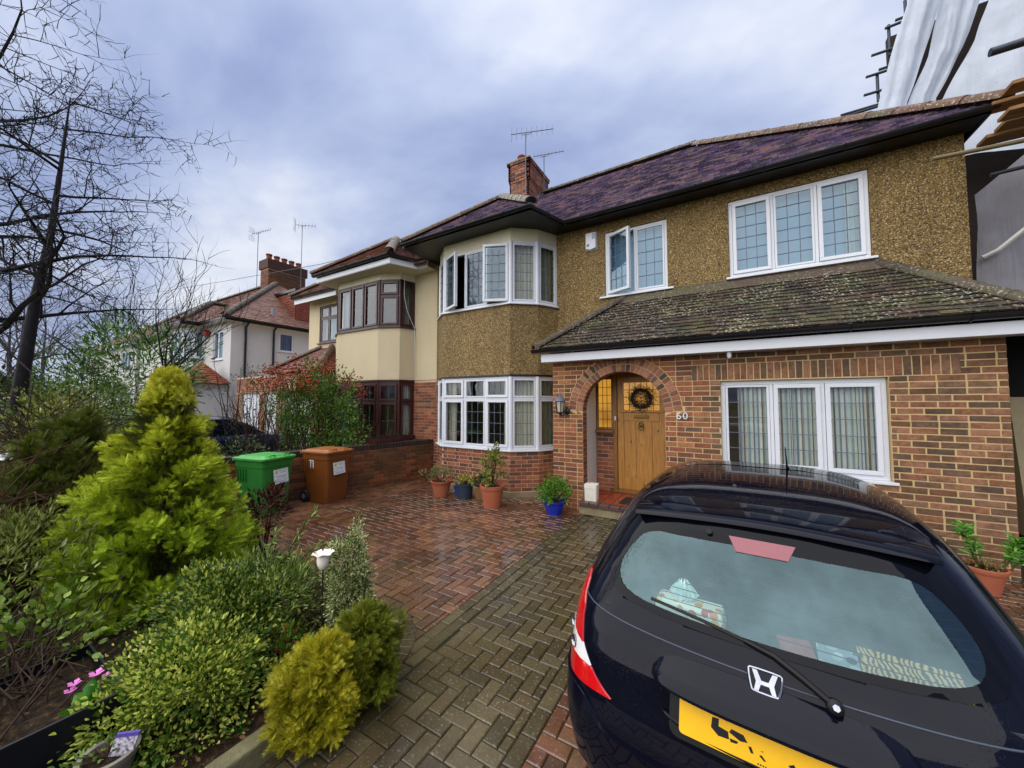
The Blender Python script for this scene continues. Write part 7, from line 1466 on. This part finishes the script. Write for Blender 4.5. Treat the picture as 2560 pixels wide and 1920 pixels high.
bush('dark_hedge', 'dark evergreen hedge past the bare trees', (-11.5, 1.5, .95), (1.8, .9, 1.0), [hexc('2a3c16'), hexc('425a22'), hexc('647430')], 204, 170, 24, .25, (.06, .10), None, 'hedge')
bush('holly_tree', 'dark holly like evergreen growing between the bare tree and laurel', (-10.4, 1.7, 2.0), (.9, .7, .8), [hexc('2a481a'), hexc('466a26'), hexc('728e40')], 205, 120, 24, .2, (.06, .11), LLEAF, 'tree')
bush('far_hedge', 'long far hedge across the end of the view', (-32, 2.2, 1.6), (8, 2.2, 1.6), [hexc('26321a'), hexc('3c4a26'), hexc('5a5c3c')], 206, 200, 26, .7, (.18, .32), None, 'hedge')
bush('garden_shrub', 'leafy shrub standing by the white parked car', (-14.8, 3.6, .9), (1.5, .9, .9), [hexc('3c5a1e'), hexc('5e8230'), hexc('92a458')], 207, 120, 22, .22, (.06, .11), None, 'bush')
twigs('bare_hedge', 'thin leafless brown hedge standing behind the yellowish hedge', 'hedge', (-6.75, .80, .95), (.6, .4, .8), 260, 208, M['twig'], .4, 1.0, .006, .8)
# firethorn with berries behind the garden wall
def fire_extra(t, rng):
    P, D = [], []
    for i in range(52):
        c = np.array([rng.uniform(-9.7, -7.4), rng.uniform(4.3, 5.7), 0]); c[2] = 2.35 + rng.uniform(-.15, .5) - .25 * abs(c[0] + 8.6); m = 24; k = rng.normal(0, .09, (m, 3)); P.append(c + k); D.append(rng.normal(0, 1, (m, 3)))
    P = np.concatenate(P); S = rng.uniform(.03, .045, len(P)); o = np.array([(1, 0, 0), (-1, 0, 0), (0, 1, 0), (0, -1, 0), (0, 0, 1), (0, 0, -1)], dtype=np.float32) * .6; f = np.array([(4, 0, 2), (4, 2, 1), (4, 1, 3), (4, 3, 0), (5, 2, 0), (5, 1, 2), (5, 3, 1), (5, 0, 3)], dtype=np.int32); scatter('berries', (o, f), P, np.concatenate(D), S, leafm('berry', [hexc('8a2416'), hexc('a83a1a'), hexc('b8621e')], .4, .05), t, rng, 'stuff')
    mb = MB()
    for i in range(70):
        b = Vector((rng.uniform(-9.4, -7.7), rng.uniform(4.4, 5.6), .2)); e_ = Vector((b.x + rng.normal(0, .5), b.y + rng.normal(0, .35), rng.uniform(1.4, 2.75))); m_ = b.lerp(e_, .5) + Vector(rng.normal(0, .12, 3)); mb.tube([b, m_, e_], [.013, .009, .003], 4, False)
    tag(mb.build('branches', M['twig'], t), kind='stuff')
bush('firethorn', 'green firethorn bush with red and orange berries behind the low wall', (-8.35, 5.0, 1.5), (1.15, .62, 1.05), [hexc('2f541e'), hexc('4f7a28'), hexc('86a03c')], 211, 330, 36, .17, (.04, .075), None, 'bush', extra=fire_extra)
def leggy(t, rng):
    mb = MB(); P, D = [], []
    for i in range(34):
        b = Vector((rng.uniform(-10.6, -9.6), rng.uniform(4.0, 5.0), .1)); e_ = Vector((b.x + rng.normal(0, .6), b.y + rng.normal(0, .4), rng.uniform(1.4, 2.8))); m_ = b.lerp(e_, .5) + Vector(rng.normal(0, .15, 3)); mb.tube([b, m_, e_], [.014, .010, .004], 4, False)
        for k in range(4): q = b.lerp(e_, rng.uniform(.4, 1)); d = Vector(rng.normal(0, .25, 3)); mb.tube([q, q + d], [.005, .002], 3, False); P.append(q + d); D.append(d)
    tag(mb.build('branches', M['bark'], t), kind='stuff')
bush('leggy_shrub', 'sparse twiggy shrub with few leaves before the white garage doors', (-10.1, 4.5, 1.9), (.85, .55, .9), [hexc('2f4a1c'), hexc('55702c'), hexc('8a3a20')], 212, 40, 14, .12, (.035, .06), None, 'bush', extra=leggy)
tuft('dried_grass', 'dry straw coloured grass stems beside the dark red bay window', -7.35, 5.5, 90, .5, .95, [hexc('7a5c38'), hexc('a08252'), hexc('5a4028')], 213, .012, .25, .22, .5)
bush('low_shrub', 'low dark shrub in front of the dark parked car', (-8.1, 3.2, .6), (.55, .6, .5), [hexc('24361a'), hexc('44582a'), hexc('7a8050')], 214, 70, 22, .12, (.03, .06), None, 'bush')
WG = thing('window_box', 'dark red trough on top of the low wall by the cream house', 'planter', (-6.75, 5.9, .9)); trough(-6.98, -6.66, 5.35, 6.55, .912, 1.02).build('box', M['mahog'], WG); twr = np.random.default_rng(215); mb = MB()
for i in range(60): b = Vector((twr.uniform(-6.95, -6.7), twr.uniform(5.4, 6.5), .95)); d = Vector(twr.normal(0, .1, 3)); d.z = abs(d.z) + .08; mb.tube([b, b + d * .6, b + d + Vector(twr.normal(0, .03, 3))], [.006, .004, .002], 4, False)
tag(mb.build('dead_stems', M['twig'], WG), kind='stuff'); MB().box(-6.96, -6.68, 5.37, 6.53, .92, .98).build('box_soil', M['soil'], WG)
# parked cars of the neighbours
def small_car(label, loc, rz, col, group='cars parked in the neighbouring drives'):
    t = thing('parked_car', label, 'car', loc, rz, group); mb = MB(); n = 48; secs = []
    for z, x0, x1, hw, e_ in ((.18, -1.95, 1.95, .78, 5), (.35, -2.0, 2.05, .86, 5), (.60, -2.0, 2.05, .88, 5), (.82, -1.95, 1.95, .86, 5), (.92, -1.85, 1.2, .80, 4.5)):
        c, h = (x0 + x1) / 2, (x1 - x0) / 2; secs.append([(c + h * math.copysign(abs(cos(2 * pi * k / n)) ** (2 / e_), cos(2 * pi * k / n)), hw * math.copysign(abs(sin(2 * pi * k / n)) ** (2 / e_), sin(2 * pi * k / n)), z) for k in range(n)])
    loft(mb, secs); mb.build('body', col, t, smooth=45, local=True); mb = MB(); secs = []
    for z, x0, x1, hw in ((.90, -1.80, 1.15, .78), (1.15, -1.62, .75, .70), (1.36, -1.35, .35, .62)): c, h = (x0 + x1) / 2, (x1 - x0) / 2; secs.append([(c + h * math.copysign(abs(cos(2 * pi * k / n)) ** (2 / 4.5), cos(2 * pi * k / n)), hw * math.copysign(abs(sin(2 * pi * k / n)) ** (2 / 4.5), sin(2 * pi * k / n)), z) for k in range(n)])
    loft(mb, secs); mb.build('windows', M['frit'], t, smooth=45, local=True); mb = MB(); secs = []
    for z, x0, x1, hw in ((1.355, -1.36, .36, .625), (1.42, -1.22, .2, .58), (1.45, -.9, -.1, .4)): c, h = (x0 + x1) / 2, (x1 - x0) / 2; secs.append([(c + h * math.copysign(abs(cos(2 * pi * k / n)) ** (2 / 4), cos(2 * pi * k / n)), hw * math.copysign(abs(sin(2 * pi * k / n)) ** (2 / 4), sin(2 * pi * k / n)), z) for k in range(n)])
    loft(mb, secs); mb.build('roof', col, t, smooth=45, local=True)
    for x in (-1.25, 1.25):
        for s in (-1, 1): w1 = MB().lathe([(.19, -.1), (.29, -.1), (.31, -.05), (.31, .05), (.29, .1), (.19, .1)], 20, (x, s * .78, .31), (0, 1, 0)).build('wheel', M['rubber'], t, smooth=40, local=True); MB().lathe([(0, .09), (.19, .07), (.19, -.07), (0, -.09)], 16, (x, s * .78, .31), (0, 1, 0)).build('rim', M['leadsheet'], w1, smooth=40)
    for s in (-1, 1): MB().box(-2.0, -1.93, s * .66 - .12, s * .66 + .12, .62, .78).build('tail_light', M['lamp_red'], t, local=True); MB().box(1.92, 2.0, s * .62 - .16, s * .62 + .16, .60, .72).build('headlight', M['lamp_clear'], t, local=True)
    return t
small_car('white car parked in the drive before the white house', (-16.2, 3.2, 0), radians(-80), pm('white_car_paint', hexc('dfe2e6'), .15, .04, 4, spec=.6)); small_car('dark blue car parked before the white garage doors', (-12.4, 4.6, 0), radians(80), pm('dark_blue_paint', hexc('151c38'), .12, .1, 4, spec=.6))
# the street side of the gardens: a strip of old paving in front of the neighbours
pth = MB().box(-60, -7.8, 2.2, 6.0, -.05, -.03).build('neighbour_drives', pm('worn_tarmac', hexc('4a463e'), .85, .25, 2, .6, 40, .008)); tag(pth, 'worn grey forecourts in front of the neighbouring houses', kind='structure')
